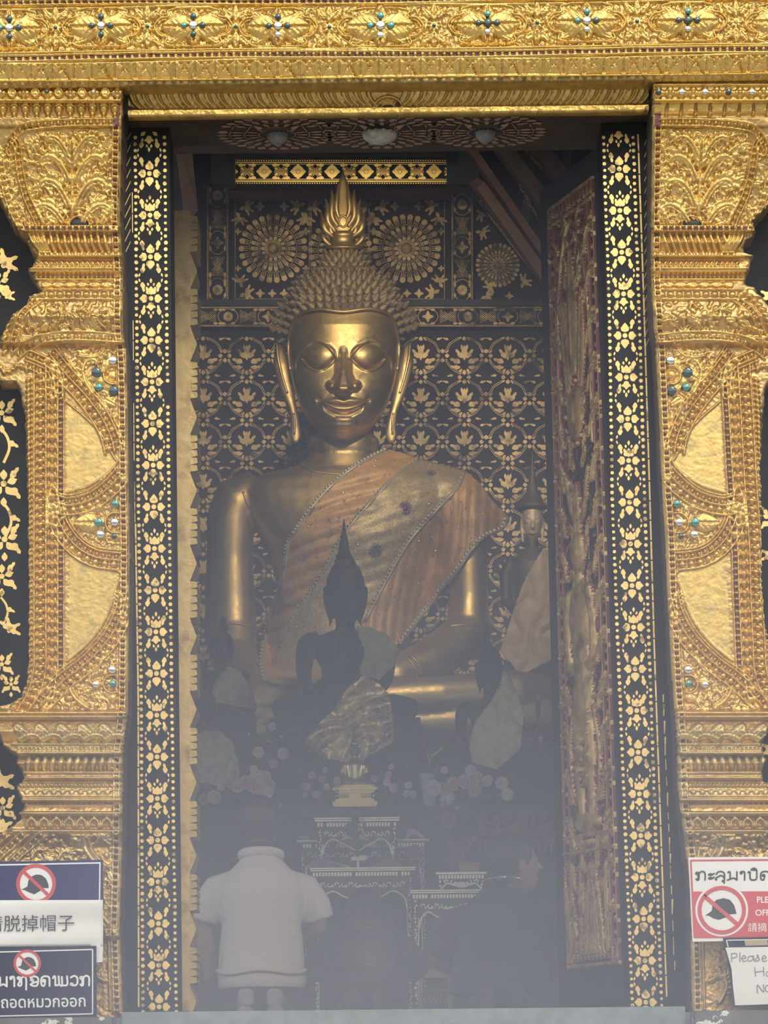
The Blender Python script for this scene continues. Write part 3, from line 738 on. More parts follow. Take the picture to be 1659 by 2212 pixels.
    R.mesh('carved_frieze', fn, [GOLD, GOLD_WORN, BOLE, GOLD_DIM, GROUNDG], root, ms, back=-30)
    def gem(x, y, r, m, h):
        mb = MB(pxfn(YL)); mb.lathe([(r * 1.1, h - 8), (r, h - .5), (r * .93, h + .6), (r * .5, h + 1.1), (.2, h + 1.3)], (x, tilt(x, y), 0), 12)
        mb.build('mirror_inlay', m, root, smooth=True)
    for i, c in enumerate(cs[1:-1]):
        y = cy(c); b = 1.1 if c == 822 else 1
        order = [1 if c in (822, 222, 602) else (2 if i % 2 else 1), 0 if i > 3 else 2, 1 if i > 2 else 2, 2 if i % 2 else 0, 2 if i != 4 else 0]
        for k, (dx, dy, r) in enumerate(((0, 0, 8.5), (0, -19, 6.5), (0, 19, 6), (-20, 0, 6), (20, 0, 6.5))): gem(c + dx * b, y + dy * b, r * b, GLASSES[order[k]], 54)
    for c in mids[1:-1]: gem(c, cy(c), 4, GLASS_D, 45)
    for i, x in enumerate(np.arange(10, 1659, 34)): gem(x, -3, 4.5, GLASSES[(i * 2 + i // 3) % 3], 52)
    # the rope moulding and the flat gold strip that edge the opening
    R = Relief(277, 188, 1400, 248, 1.7)
    R.bands([(188, 0), (196, 4), (228, -8), (232, -2), (234, 10), (248, 10)])
    for i, x in enumerate(np.arange(290, 1400, 13.5)):
        s = 1 if x < 835 else -1
        if abs(x - 838) < 28: continue
        R.stroke(catmull([(x - 9 * s, 194), (x - 5 * s, 208), (x + 3 * s, 220), (x + 16 * s, 230)], 5), 5, 7 + (i % 3), 3.5)
        if i % 2: R.stroke(catmull([(x - 4 * s, 194), (x, 206), (x + 7 * s, 218)], 5), 2.2, 9, 1.5)
    R.stroke([(838 + 30 * math.cos(t), 232 + 22 * math.sin(t)) for t in np.linspace(math.pi, 2 * math.pi, 18)], 3.5, 9)
    R.beadrow([(838 + 23 * math.cos(t), 232 + 16 * math.sin(t)) for t in np.linspace(math.pi, 2 * math.pi, 18)], 3, 8, 0, 7)
    R.rough(1.1, 6, 44); R.rough(.6, 2.4, 45)
    R.mask = (R.Y < 246)
    def fn2(X, Y, H):
        v = PA(X, tilt(X, Y), YF - .02); v[..., 1] -= H * YF / F; return v
    R.mesh('rope_moulding', fn2, [GOLD_DIM, GOLD], root, lambda S: (S.Y > 232).astype(np.int32), back=-30)
    # body behind the carving
    mb = MB(pxfn(YL)); q = [(-60, tilt(-60, -60), ), (1720, tilt(1720, -60)), (1720, tilt(1720, 187)), (-60, tilt(-60, 187))]
    mb.prism([(a, b) for a, b in q], -60, -2)
    mb.build('lintel_beam', GOLD_DIM, root)
lintel()
# ------------------------------------------------------------ soffit of the opening, with painted rounds and lotus bosses
zs = P(829, 243, 13.0)[2]
boxobj('trim_4', (-1.05, 12.99, zs), (1.19, 13.45, 3.52), WOOD)
mb = MB(); mb.box((-1.0, 13.18, zs - .012), (1.14, 13.5, zs + .01)); mb.build('trim_5', WOOD, kind='structure')
SOFFIT_PAINT = mat('faded_soffit_paint', (.32, .205, .125), .75, 0, .3, 30)
def soffit_round(px):
    f = Flat(); cxw = P(px, 278, 13.22)[0]; r = .215
    for n, ro, ri in ((30, 1.0, .80), (24, .78, .56), (16, .54, .32)):
        for k in range(n):
            a = 2 * math.pi * k / n
            f.petal(ri * math.cos(a), ri * math.sin(a), a, ro - ri, .075 * ro, .6)
        f.ring(0, 0, ri - .02, .018)
    f.clip_to(lambda x, y: -1 < y < .95)
    fn = lambda x, y: np.stack([cxw + x * r, 13.235 + y * r, np.full_like(x, zs - .0145)], -1)
    v, fc = f.arrays(fn); v[:, 2] = np.where(v[:, 1] < 13.18, zs - .003, v[:, 2])
    return v, fc
fv, ff, n = [], [], 0
for px in (598, 825, 1050):
    v, fc = soffit_round(px); fv.append(v); ff += [[i + n for i in q] for q in fc]; n += len(v)
mesh_obj('painted_round', np.concatenate(fv), ff, SOFFIT_PAINT, bpy.data.objects['trim_5'], smooth=False)
for px, s, m, lab in ((820, .062, mat('pale_boss', (.42, .40, .34), .7, 0, .35, 40), 'whitened lotus boss hanging under the middle of the lintel'), (599, .038, mat('grey_boss', (.19, .185, .18), .6, 0, .4, 40), 'grey boss under the lintel, above the tied-back door edge'), (1048, .036, MATS['grey_boss'], 'grey boss under the lintel, towards the carved red door leaf')):
    c = P(px, 275, 13.22); root = empty('lotus_boss', (c[0], 13.22, zs - .012), lab, 'boss', 'bosses under the lintel')
    mb = MB(); k = s
    mb.lathe([(k * .9, 0), (k, -.008), (k * .92, -.022), (k * .6, -.036), (k * .2, -.04)], (c[0], 13.22, zs - .012), 20)
    mb.build('boss_cup', m, root, smooth=True)
    mb = MB()
    for a in range(14):
        q = 2 * math.pi * a / 14; d = np.array([math.cos(q), math.sin(q), 0]); p0 = np.array([c[0], 13.22, zs - .038]); 
        mb.tube([p0 + d * k * .25, p0 + d * k * .7 + (0, 0, .008), p0 + d * k * 1.02 + (0, 0, .024)], [.003, k * .17, .004], 6, rad2=[.003, .006, .002])
    mb.build('petals', m, root, smooth=True)
mb = MB(pxfn(12.99)); mb.tube([(858, 231, 6), (859, 246, 4), (855, 268, 0), (850, 284, -8)], .7, 6); mb.ball((858, 230, 8), (4.5, 8, 3))
mb.build('hanging_thread', mat('dark_red_thread', (.13, .04, .04), .8), label='thin thread with a dark red bud hanging from the lintel middle', cat='thread')
# ------------------------------------------------------------ jamb boards with stencilled gilding
YJ = 13.17
def jamb(side):
    if side == 'L':
        xl = lambda y: np.interp(y, [270, 2200], [258, 262]); xr = lambda y: np.interp(y, [270, 2200], [366, 386])
        cx = lambda y: np.interp(y, [290, 560, 1020, 1430, 1850, 2200], [322, 325, 331, 338, 341, 344])
        bl = lambda y: np.interp(y, [280, 1000, 1500, 2200], [292, 298, 305, 309]); br = lambda y: np.interp(y, [280, 1000, 1500, 2200], [355, 364, 371, 381])
        dash = lambda y: np.interp(y, [280, 1000, 1500, 2200], [284, 289, 297, 298])
    else:
        xl = lambda y: np.interp(y, [270, 2200], [1298, 1362]); xr = lambda y: np.interp(y, [270, 2200], [1415, 1505])
        cx = lambda y: np.interp(y, [270, 455, 635, 910, 1180, 1550, 1830, 2130], [1336, 1339, 1347, 1356, 1362, 1376, 1385, 1395])
        bl = lambda y: np.interp(y, [280, 660, 1090, 1400, 2170], [1303, 1316, 1323, 1335, 1366]); br = lambda y: np.interp(y, [280, 660, 1090, 1400, 2170], [1367, 1380, 1393, 1402, 1429])
        dash = lambda y: br(y) + np.interp(y, [280, 2170], [9, 10])
    nm = 'trim_6' if side == 'L' else 'trim_7'
    ys = np.linspace(262, 2206, 30); mb = MB(); v = []
    for y in ys:
        for x, Y in ((xl(y), YJ), (xr(y), YJ), (xr(y), YJ + .25), (xl(y), YJ + .25)):
            x3, _, z3 = P(x, y, YJ); v.append((x3, Y, z3))
    f = [(4 * i + k, 4 * i + (k + 1) % 4, 4 * i + 4 + (k + 1) % 4, 4 * i + 4 + k) for i in range(29) for k in range(4)] + [(0, 3, 2, 1), (116, 117, 118, 119)]
    mb.add(v, f)
    o = mb.build(nm, BLACK, kind='structure')
    f = Flat()
    for fnx, g, r in ((bl, 14.2, 4.1), (br, 14.2, 4.1)):
        for y in np.arange(283, 2190, g):
            if side == 'L' and fnx is br and 830 < y < 870: continue
            f.at(0, 0); rr = r * rng.uniform(.8, 1.08); f.dot(float(fnx(y)) + rng.uniform(-.5, .5), y, rr, 9)
    y = 290
    while y < 2180:
        L = rng.uniform(36, 46)
        if side == 'R' or y > 1010 or rng.random() < .35:
            w = 3.4 if (side == 'R' or y > 1100) else 1.6
            x0 = float(dash(y)); x1 = float(dash(y + L)); f.poly([(x0, y), (x0 + w, y), (x1 + w, y + L), (x1, y + L)])
        y += L + 3
    if side == 'R':
        y = 1500
        while y < 2100:
            L = rng.uniform(15, 40); x0 = float(dash(y)) + 16 + (y - 1500) * .008
            f.at(0, 0); f.poly([(x0, y), (x0 + rng.uniform(1, 4), y), (x0 + 2.5, y + L), (x0 + .6, y + L)]); y += L + rng.uniform(3, 16)
    y0 = (285 if side == 'L' else 275); k = 0; y = y0
    while y < 2196:
        c = float(cx(y)); big = k % 2 == 0
        s = 1.0
        f.at(c, y, s, s)
        for q in range(4):
            a = q * math.pi / 2 - math.pi / 2; dx, dy = math.cos(a), math.sin(a)
            if big and q % 2 == 0:
                f.petal(dx * 8, dy * 8, a, 19, 7.5, .5)
                for hd in (-1, 1): f.hook(dx * 6 + hd * 4, dy * 9, a + hd * .62, 17, 6.8, -hd if q == 0 else hd); f.petal(hd * 5.5, dy * 27, a + hd * .2, 8, 2.4)
                f.petal(0, dy * 33, a, 11, 2.8)
            else:
                f.petal(dx * 10, dy * 10, a, 15 if q % 2 else 18, 7, .5)
                for hd in (-1, 1): f.petal(dx * 8, dy * 8, a + hd * .70, 14, 4.2)
        f.dot(0, 0, 5.4, 10)
        # leaves at the corners of the bare round between two flowers
        ym = y + 45; c2 = float(cx(ym))
        for hx in (-1, 1):
            for hy in (-1, 1):
                f.at(c2 + hx * 18, ym + hy * 9, hx, hy)
                f.hook(0, 0, 1.52, 22, 7.2, 1); f.petal(5, 1, -1.3, 9, 2)
        y += 90; k += 1
    f.at(0, 0); keep = [p for p in f.p if 280 < min(q[1] for q in p) and max(q[1] for q in p) < 2192]
    f.p = keep
    f.build('stencilled_gilding', lambda x, y: PA(x, y, YJ) - np.array([0, .0012, 0]), STENCIL, o)
jamb('L'); jamb('R')
# slanting gilt strokes on the dark reveal board at the outer edge of each jamb
for side, xs in (('L', (270, 282)), ('R', (1392, 1402))):
    f = Flat()
    for y in np.arange(300, 760 if side == 'R' else 560, 26):
        f.poly([(xs[0], y + 12), (xs[1], y - 14), (xs[1], y - 10), (xs[0], y + 16)])
    f.build('gilt_strokes', lambda x, y: PA(x, y, YJ) - np.array([0, .0012, 0]), GOLD_DIM, bpy.data.objects['trim_6' if side == 'L' else 'trim_7'])
# gilded creepers on the black front wall
def creeper(pts_px, side, wall):
    f = Flat()
    for (x, y, kind, sc) in pts_px:
        f.at(x, y, sc if side == 'L' else -sc, sc)
        if kind == 'flower':
            f.dot(0, 0, 6); 
            for k in range(5): f.petal(7 * math.cos(k * 1.2566 - 1.57), 7 * math.sin(k * 1.2566 - 1.57), k * 1.2566 - 1.57, 20, 7)
            for hd in (-1, 1): f.hook(hd * 14, 8, .6 if hd > 0 else 2.5, 26, 10, hd); f.hook(hd * 12, -12, -.6 if hd > 0 else -2.5, 24, 9, -hd)
            f.petal(0, 26, 1.57, 18, 6)
        elif kind == 'stem':
            f.line(catmull([(0, 0), (14, 20), (18, 45), (6, 75)], 6), 6); f.hook(16, 30, .2, 24, 9, 1)
        else:
            for a in (-2.2, -1.5, -.7, .2): f.hook(0, 0, a, 34, 11, 1 if a > -1 else -1)
            f.dot(0, 4, 6)
    f.build('gilded_creeper', lambda x, y: PA(x, y, 13.16) - np.array([0, .0015, 0]), STENCIL, wall)
creeper([(8, 570, 'palm', 1), (-4, 610, 'flower', .9), (14, 640, 'palm', .6), (4, 892, 'flower', 1), (2, 925, 'stem', 1), (8, 1045, 'flower', 1.15), (6, 1085, 'stem', 1), (10, 1165, 'flower', 1.1), (4, 1245, 'flower', 1), (2, 1290, 'stem', .8), (20, 1360, 'palm', .8), (4, 1435, 'flower', .8), (24, 1478, 'flower', .65), (0, 1690, 'palm', 1), (6, 1745, 'flower', .9), (0, 1790, 'palm', .9)], 'L', wall_l)
creeper([(1664, 640, 'palm', .7), (1668, 1120, 'flower', .8), (1666, 1200, 'palm', .7), (1668, 1620, 'palm', .8)], 'R', wall_r)
# ------------------------------------------------------------ back wall of the hall
YB = 23.0
def wpx(px, py, Y=YB): return PA(px, py, Y)
STEN2 = mat('old_stencil_gold', (.60, .43, .19), .45, .5, .3, 12, 0, 60, color2=(.10, .07, .045), mixlo=.47, mixhi=.66, mscale=9)
BRIGHT = mat('bright_gilding', (.95, .66, .20), .40, .85, .06, 20)
BACKL = mat('back_wall_lacquer', (.030, .014, .015), .6, 0, .35, 2.2, color2=(.020, .020, .021), mixlo=.42, mixhi=.62, mscale=1.6, spec=.25)
back = boxobj('wall_back', (-3.9, YB, -.25), (3.9, YB + .2, 6.5), BACKL)
def slab(name, x0, y0, x1, y1, m, proud=.03, par=back, thick=.03):
    """a board standing proud of the back wall, given by its pixel corners"""
    mb = MB(); v = []
    for Y in (YB - proud, YB + .0):
        for x, y in ((x0, y0), (x1, y0), (x1, y1), (x0, y1)): a = P(x, y, YB); v.append((a[0], Y, a[2]))
    mb.hexa(v); return mb.build(name, m, par)
def flat_on_wall(f, name, m, off, par=back): return f.build(name, lambda x, y: PA(x, y, YB) - np.array([0, off, 0]), m, par)
slab('maroon_board', 440, 398, 1042, 432, mat('maroon_board', (.17, .06, .058), .5, 0, .15, 4), .03)
def mandala(f, x, y, r):
    f.at(x, y, r, r); f.dot(0, 0, .09, 12)
    for n, r0, r1, cap in ((14, .16, .36, .055), (22, .42, .66, .062), (26, .72, 1.0, .085)):
        for k in range(n):
            a = 2 * math.pi * k / n; c, s = math.cos(a), math.sin(a)
            f.dot(c * (r1 - cap), s * (r1 - cap), cap, 9)
            for hd in (-1, 1):
                b = a + hd * .62 * cap / r0 * .9
                f.line([(math.cos(b) * r0, math.sin(b) * r0), (math.cos(a + hd * .8 * cap / r1) * (r1 - cap), math.sin(a + hd * .8 * cap / r1) * (r1 - cap))], .022)
            f.line([(c * r0, s * r0), (c * (r0 * .5 + r1 * .5), s * (r0 * .5 + r1 * .5))], .02)
        f.ring(0, 0, r0 - .03, .014, 40)
        for k in range(n * 2): a = math.pi * k / n; f.dot(math.cos(a) * (r0 - .055), math.sin(a) * (r0 - .055), .011, 5)
    f.at(0, 0)
def sprig(f, x, y, s, rot=0):
    f.at(x, y, s, s, rot)
    for a in (-.9, -.3, .4, 1.0): f.hook(0, 0, a, 1, .28, 1 if a > 0 else -1)
    f.petal(0, 0, 2.6, .7, .2); f.at(0, 0)
def star(f, x, y, s):
    f.at(x, y, s, s)
    for k in range(4):
        f.petal(0, 0, k * math.pi / 2, 1, .25)
        f.petal(0, 0, k * math.pi / 2 + .785, .6, .15)
    f.at(0, 0)
def frame(f, x0, y0, x1, y1, w=1.1):
    for a, b in (((x0, y0), (x1, y0)), ((x1, y0), (x1, y1)), ((x1, y1), (x0, y1)), ((x0, y1), (x0, y0))): f.line([a, b], w)
f = Flat()
for x0, x1, mx, my in ((508, 668, 590, 537), (672, 796, 735, 541), (798, 960, 878, 537)):
    frame(f, x0, 432, x1, 646); mandala(f, mx, my, 75 if mx != 735 else 70)
    for sx in (-1, 1):
        for sy, yy in ((-1, 446), (1, 634)):
            cxp = (x0 + x1) / 2; sprig(f, cxp + sx * 58, yy, 22, 0 if sx < 0 else math.pi); 
            sprig(f, cxp + sx * 70, yy - sy * 24, 20, sy * -1.57)
            star(f, cxp + sx * 26, yy, 11)
        star(f, (x0 + x1) / 2 + sx * 74, 500, 9); star(f, (x0 + x1) / 2 + sx * 74, 580, 8)
    star(f, (x0 + x1) / 2, 634, 10)
mandala(f, 1075, 573, 48)
for x, y, r in ((1040, 500, .4), (1062, 620, 2.6), (1130, 610, -.8), (1050, 640, 0), (1040, 460, 1)): sprig(f, x, y, 20, r)
star(f, 1100, 640, 10)
flat_on_wall(f, 'painted_mandalas', STEN2, .002)
# interlace, rosette and star strips
def knot(f, x, y, rx, ry):
    f.at(x, y, rx, ry)
    for k in np.linspace(-.8, .8, 7):
        L = 1 - abs(k)
        f.line([(k - L * .95, k * 0 - L * .95 + 0), (k + L * .95, L * .95)], .055); f.line([(k - L * .95, L * .95), (k + L * .95, -L * .95)], .055)
    f.at(0, 0)
def rosette(f, x, y, r):
    f.at(x, y, r)
    for k in range(12): f.petal(.22 * math.cos(k * .5236), .22 * math.sin(k * .5236), k * .5236, .8, .21, .7)
    f.dot(0, 0, .16); f.at(0, 0)
def strip(f, A, B, w, cells):
    """ornament band from A to B, w wide"""
    A, B = np.array(A, float), np.array(B, float); L = np.linalg.norm(B - A); a = math.atan2(*(B - A)[::-1]); g = Flat(); hw = w / 2
    for s in (-1, 1): g.line([(0, s * hw * .94), (L, s * hw * .94)], 1.2); g.line([(0, s * hw * .86), (L, s * hw * .86)], .8)
    n = cells; c = L / n
    for k in range(n):
        x = (k + .5) * c
        if k % 2: knot(g, x, 0, c * .42, hw * .72)
        elif k % 4 == 0: rosette(g, x, 0, hw * .52)
        else: star(g, x, 0, hw * .62)
        if k % 2 == 0:
            t = np.linspace(0, 2 * math.pi, 22)
            g.line(np.stack([x + c * .50 * np.cos(t), hw * .78 * np.sin(t)], -1), 1.3)
        for s in (-1, 1):
            for e in (-1, 1): g.at(x + c * .5 * (1 if k % 2 else 0) + e * c * .12 * (0 if k % 2 else 1), s * hw * .68, 1, 1); g.petal(0, 0, (0 if e > 0 else math.pi), c * .26, hw * .13)
        g.at(0, 0)
    ca, sa = math.cos(a), math.sin(a)
    for p in g.p: f.p.append([(A[0] + q[0] * ca - q[1] * sa, A[1] + q[0] * sa + q[1] * ca) for q in p])
def board(name, A, B, w, proud, cells, m=BACKL):
    A, B = np.array(A, float), np.array(B, float); t = (B - A) / np.linalg.norm(B - A); nrm = np.array([-t[1], t[0]]) * w / 2
    q = [A + nrm, B + nrm, B - nrm, A - nrm]; mb = MB(); v = []
    for Y in (YB - proud, YB):
        for x, y in q: a = P(x, y, YB); v.append((a[0], Y, a[2]))
    mb.hexa(v); o = mb.build(name, m, back)
    f = Flat(); strip(f, A, B, w * .94, cells)
    f.build('ornament', lambda x, y: PA(x, y, YB) - np.array([0, proud + .002, 0]), STEN2, o)
board('ornament_post', (471, 402), (471, 656), 50, .06, 5); board('ornament_post', (998, 424), (998, 654), 50, .06, 5)
board('ornament_rafter', (1040, 425), (1205, 640), 34, .05, 7)
board('ornament_rail', (300, 689), (1290, 689), 46, .07, 23)
slab('dark_ledge', 300, 652, 1290, 666, mat('dark_ledge', (.010, .012, .018), .5), .08)
# the lattice of lilies below the rail
f = Flat()
def lily(x, y, s=.98):
    f.at(x, y, s, s)
    f.petal(0, -6, -1.57, 34, 6.5)
    for hd in (-1, 1):
        f.hook(hd * 5, -10, -1.57 + hd * .38, 24, 8, hd); f.hook(hd * 9, 0, -1.57 + hd * .95, 24, 9, hd); f.hook(hd * 10, 10, -1.57 + hd * 1.7, 20, 7, -hd)
        f.petal(hd * 3, -26, -1.57 + hd * .25, 16, 3.2)
    for a in np.linspace(.3, 2.84, 5): f.petal(9 * math.cos(a), 6 + 9 * math.sin(a), a, 10, 3.2)
    f.at(0, 0)
def knotflower(x, y):
    f.at(x, y)
    for k in range(4):
        a = k * math.pi / 2; f.petal(5 * math.cos(a), 5 * math.sin(a), a, 10, 4.6, .6); f.hook(9 * math.cos(a + .785), 9 * math.sin(a + .785), a + .785, 9, 3, 1)
    f.at(0, 0)
PX, PY = 94.0, 93.0
for i in range(-3, 11):
    for j in range(-1, 11):
        x, y = 439 + PX * i, 722 + PY * j
        lily(x, y + 62); knotflower(x, y); knotflower(x + PX / 2, y + PY / 2)
        for s in (-1, 1):
            for o in (-1.7, 1.7):
                f.line(offset(catmull([(x + s * 10, y + 8), (x + s * 30, y + 20), (x + s * 38, y + 34), (x + s * (PX / 2 - 3), y + PY / 2 - 9)], 4), o), 1.15)
                f.line(offset(catmull([(x + s * (PX / 2 - 8), y + PY / 2 + 10), (x + s * 36, y + 62), (x + s * 24, y + 76), (x + s * 8, y + PY - 8)], 4), o), 1.15)
            f.at(x + s * 34, y + 12, s, 1); f.hook(0, 0, -.5, 13, 4, 1); f.at(x + s * 24, y + 88, s, 1); f.hook(0, 0, .4, 13, 4, -1); f.at(0, 0)
f.clip_to(lambda x, y: 722 < y < 1640 and 250 < x < 1330)
flat_on_wall(f, 'stencilled_lilies', STEN2, .002)
# ------------------------------------------------------------ the gilded tie board, black beams and rafters above
def tilted(px, py, Y, lean):
    """a face leaning forward: depth changes with the row"""
    return Y
tb = Flat()
X0, X1, Y0, Y1 = 498, 969, 349, 397
for y in (Y0 + 1, Y1 - 1):
    for x in np.arange(X0, X1, 5.2): tb.dot(x, y, 1.5, 6)
for y, w in ((Y0 + 5, 1.8), (Y0 + 8.5, 1.0), (Y1 - 5, 2.8), (Y1 - 9, 1.2)): tb.line([(X0, y), (X1, y)], w)
cyb = (Y0 + Y1) / 2 - .5
for k in range(8):
    x = 497 + k * 73.3 + .5
    tb.at(x, cyb); tb.dot(0, 0, 4.2, 10)
    for q in range(4):
        a = q * math.pi / 2; c, s = math.cos(a), math.sin(a); ln = 17 if q % 2 == 0 else 15
        tb.petal(c * 4.6, s * 4.6, a, ln - 4, 5.2, .5); tb.dot(c * 7.5 - s * 4.6, s * 7.5 + c * 4.6, 4.2, 8); tb.dot(c * 7.5 + s * 4.6, s * 7.5 - c * 4.6, 4.2, 8)
    for sx in (-1, 1):
        for sy in (-1, 1): tb.at(x + sx * 17, cyb + sy * 13, sx, sy); tb.hook(0, 0, -.15, 17, 5, 1); tb.petal(6, -5, -.6, 9, 2)
    knot(tb, x + 36.6, cyb, 15, 15)
tb.at(0, 0)
tb.p = [p for p in tb.p if min(q[0] for q in p) > X0 - 1 and max(q[0] for q in p) < X1 + 1]
YT = 22.2; lean = math.tan(math.radians(15))
def tbfn(off):
    def fn(x, y):
        v = PA(x, y, YT); z0 = P(730, Y1, YT)[2]
        v[:, 1] -= np.clip(v[:, 2] - z0, -1, 9) * lean + off; return v
    return fn
mb = MB(); zb, zt = [P(730, y, YT)[2] for y in (Y1 + 2, Y0 - 2)]; xa, xb = P(X0 - 2, 372, YT)[0], P(X1 + 2, 372, YT)[0]
h = zt - zb; tiltz = SR / CR
q = []
for dy in (0, .12):
    for x, z, o in ((xa, zb, 0), (xb, zb, 0), (xb, zt, -h * lean), (xa, zt, -h * lean)): q.append((x, YT + o + dy, z))
mb.hexa(q); tbo = mb.build('roof_beam', BLACK, kind='structure'); tbo['label'] = 'black tie beam with bright gilded lozenges above the statue'
v, fc = tb.arrays(tbfn(.003)); v[:, 1] -= np.repeat(np.arange(len(tb.p)) % 23 * 4e-5, [len(p) for p in tb.p])
mesh_obj('gilded_lozenges', v, fc, BRIGHT, tbo, smooth=False)
def timber(name, A, B, w, Y0_, Y1_, m, par=None, kind='structure', th=.12):
    """a beam from pixel A at depth Y0_ to pixel B at depth Y1_, w pixels wide"""
    a = Vector(P(*A, Y0_)); b = Vector(P(*B, Y1_)); d = (b - a).normalized(); s = d.cross(Vector((0, 1, 0))).normalized() * (w * Y0_ / F / 2); n = s.cross(d).normalized() * th / 2
    q = [a - s - n, a + s - n, a + s + n, a - s + n, b - s - n, b + s - n, b + s + n, b - s + n]
    mb = MB(); mb.hexa([tuple(x) for x in q]); return mb.build(name, m, par, kind=kind)
DKBEAM = mat('black_beam', (.010, .011, .013), .55, 0, .2, 5)
timber('roof_beam', (500, 323), (960, 318), 30, 21.6, 21.6, DKBEAM)
timber('roof_beam', (482, 250), (482, 402), 52, 22.0, 22.0, DKBEAM); timber('roof_beam', (1000, 250), (1000, 402), 70, 22.0, 22.0, DKBEAM)
for x in (663, 810): timber('roof_beam', (x, 300), (x, 350), 28, 22.35, 22.35, mat('brown_strut', (.09, .06, .045), .6))
for A, B, w in (((1040, 262), (1200, 470), 30), ((1030, 395), (1190, 620), 22), ((1110, 262), (1260, 440), 34), ((1000, 300), (1180, 560), 16)):
    timber('rafter', A, B, w, 21.2, 21.6, WOOD_RED)
for A, B, w in (((1160, 262), (1128, 520), 18), ((1230, 262), (1200, 560), 22)): timber('rafter', A, B, w, 21.5, 21.8, mat('brown_strut', (.09, .06, .045), .6))
# gilt scraps on the rafters
def scraps(pts, Y):
    mb = MB(pxfn(Y))
    for (x, y) in pts:
        for k in range(3):
            a = rng.uniform(.6, 1.2); L = rng.uniform(5, 13)
            mb.tube([(x + k * 3, y + k * 6, 0), (x + k * 3 + L * .5 * math.cos(a), y + k * 6 + L * .5 * math.sin(a), 4), (x + k * 3 + L * math.cos(a), y + k * 6 + L * math.sin(a), 1)], [.8, rng.uniform(1.5, 3), .3], 6)
    mb.build('gilt_carving', GOLD_DIM, bpy.data.objects['rafter'])
scraps([(1128, 312), (1140, 325), (1150, 340), (1160, 350), (1120, 400), (1134, 420), (1142, 440), (1150, 450), (1128, 470), (1140, 490)], 21.0)
mb = MB(); q = []
for (x, y), Y in (((372, 262), 14.6), ((408, 262), 14.6), ((424, 440), 15.2), ((398, 470), 15.2)): q.append(P(x, y, Y))
q2 = [(a, b + .12, c) for a, b, c in q]
mb.hexa([*q, *q2]); mb.build('roof_brace', WOOD_RED, kind='structure')
mb = MB(); q = []
for (x, y), Y in (((352, 262), 15.4), ((412, 262), 15.4), ((414, 450), 16.2), ((356, 470), 16.2)): q.append(P(x, y, Y))
mb.hexa([*q, *[(a, b + .1, c) for a, b, c in q]]); mb.build('roof_brace', mat('dark_red_board', (.06, .036, .026), .6, 0, .3, 8), kind='structure')
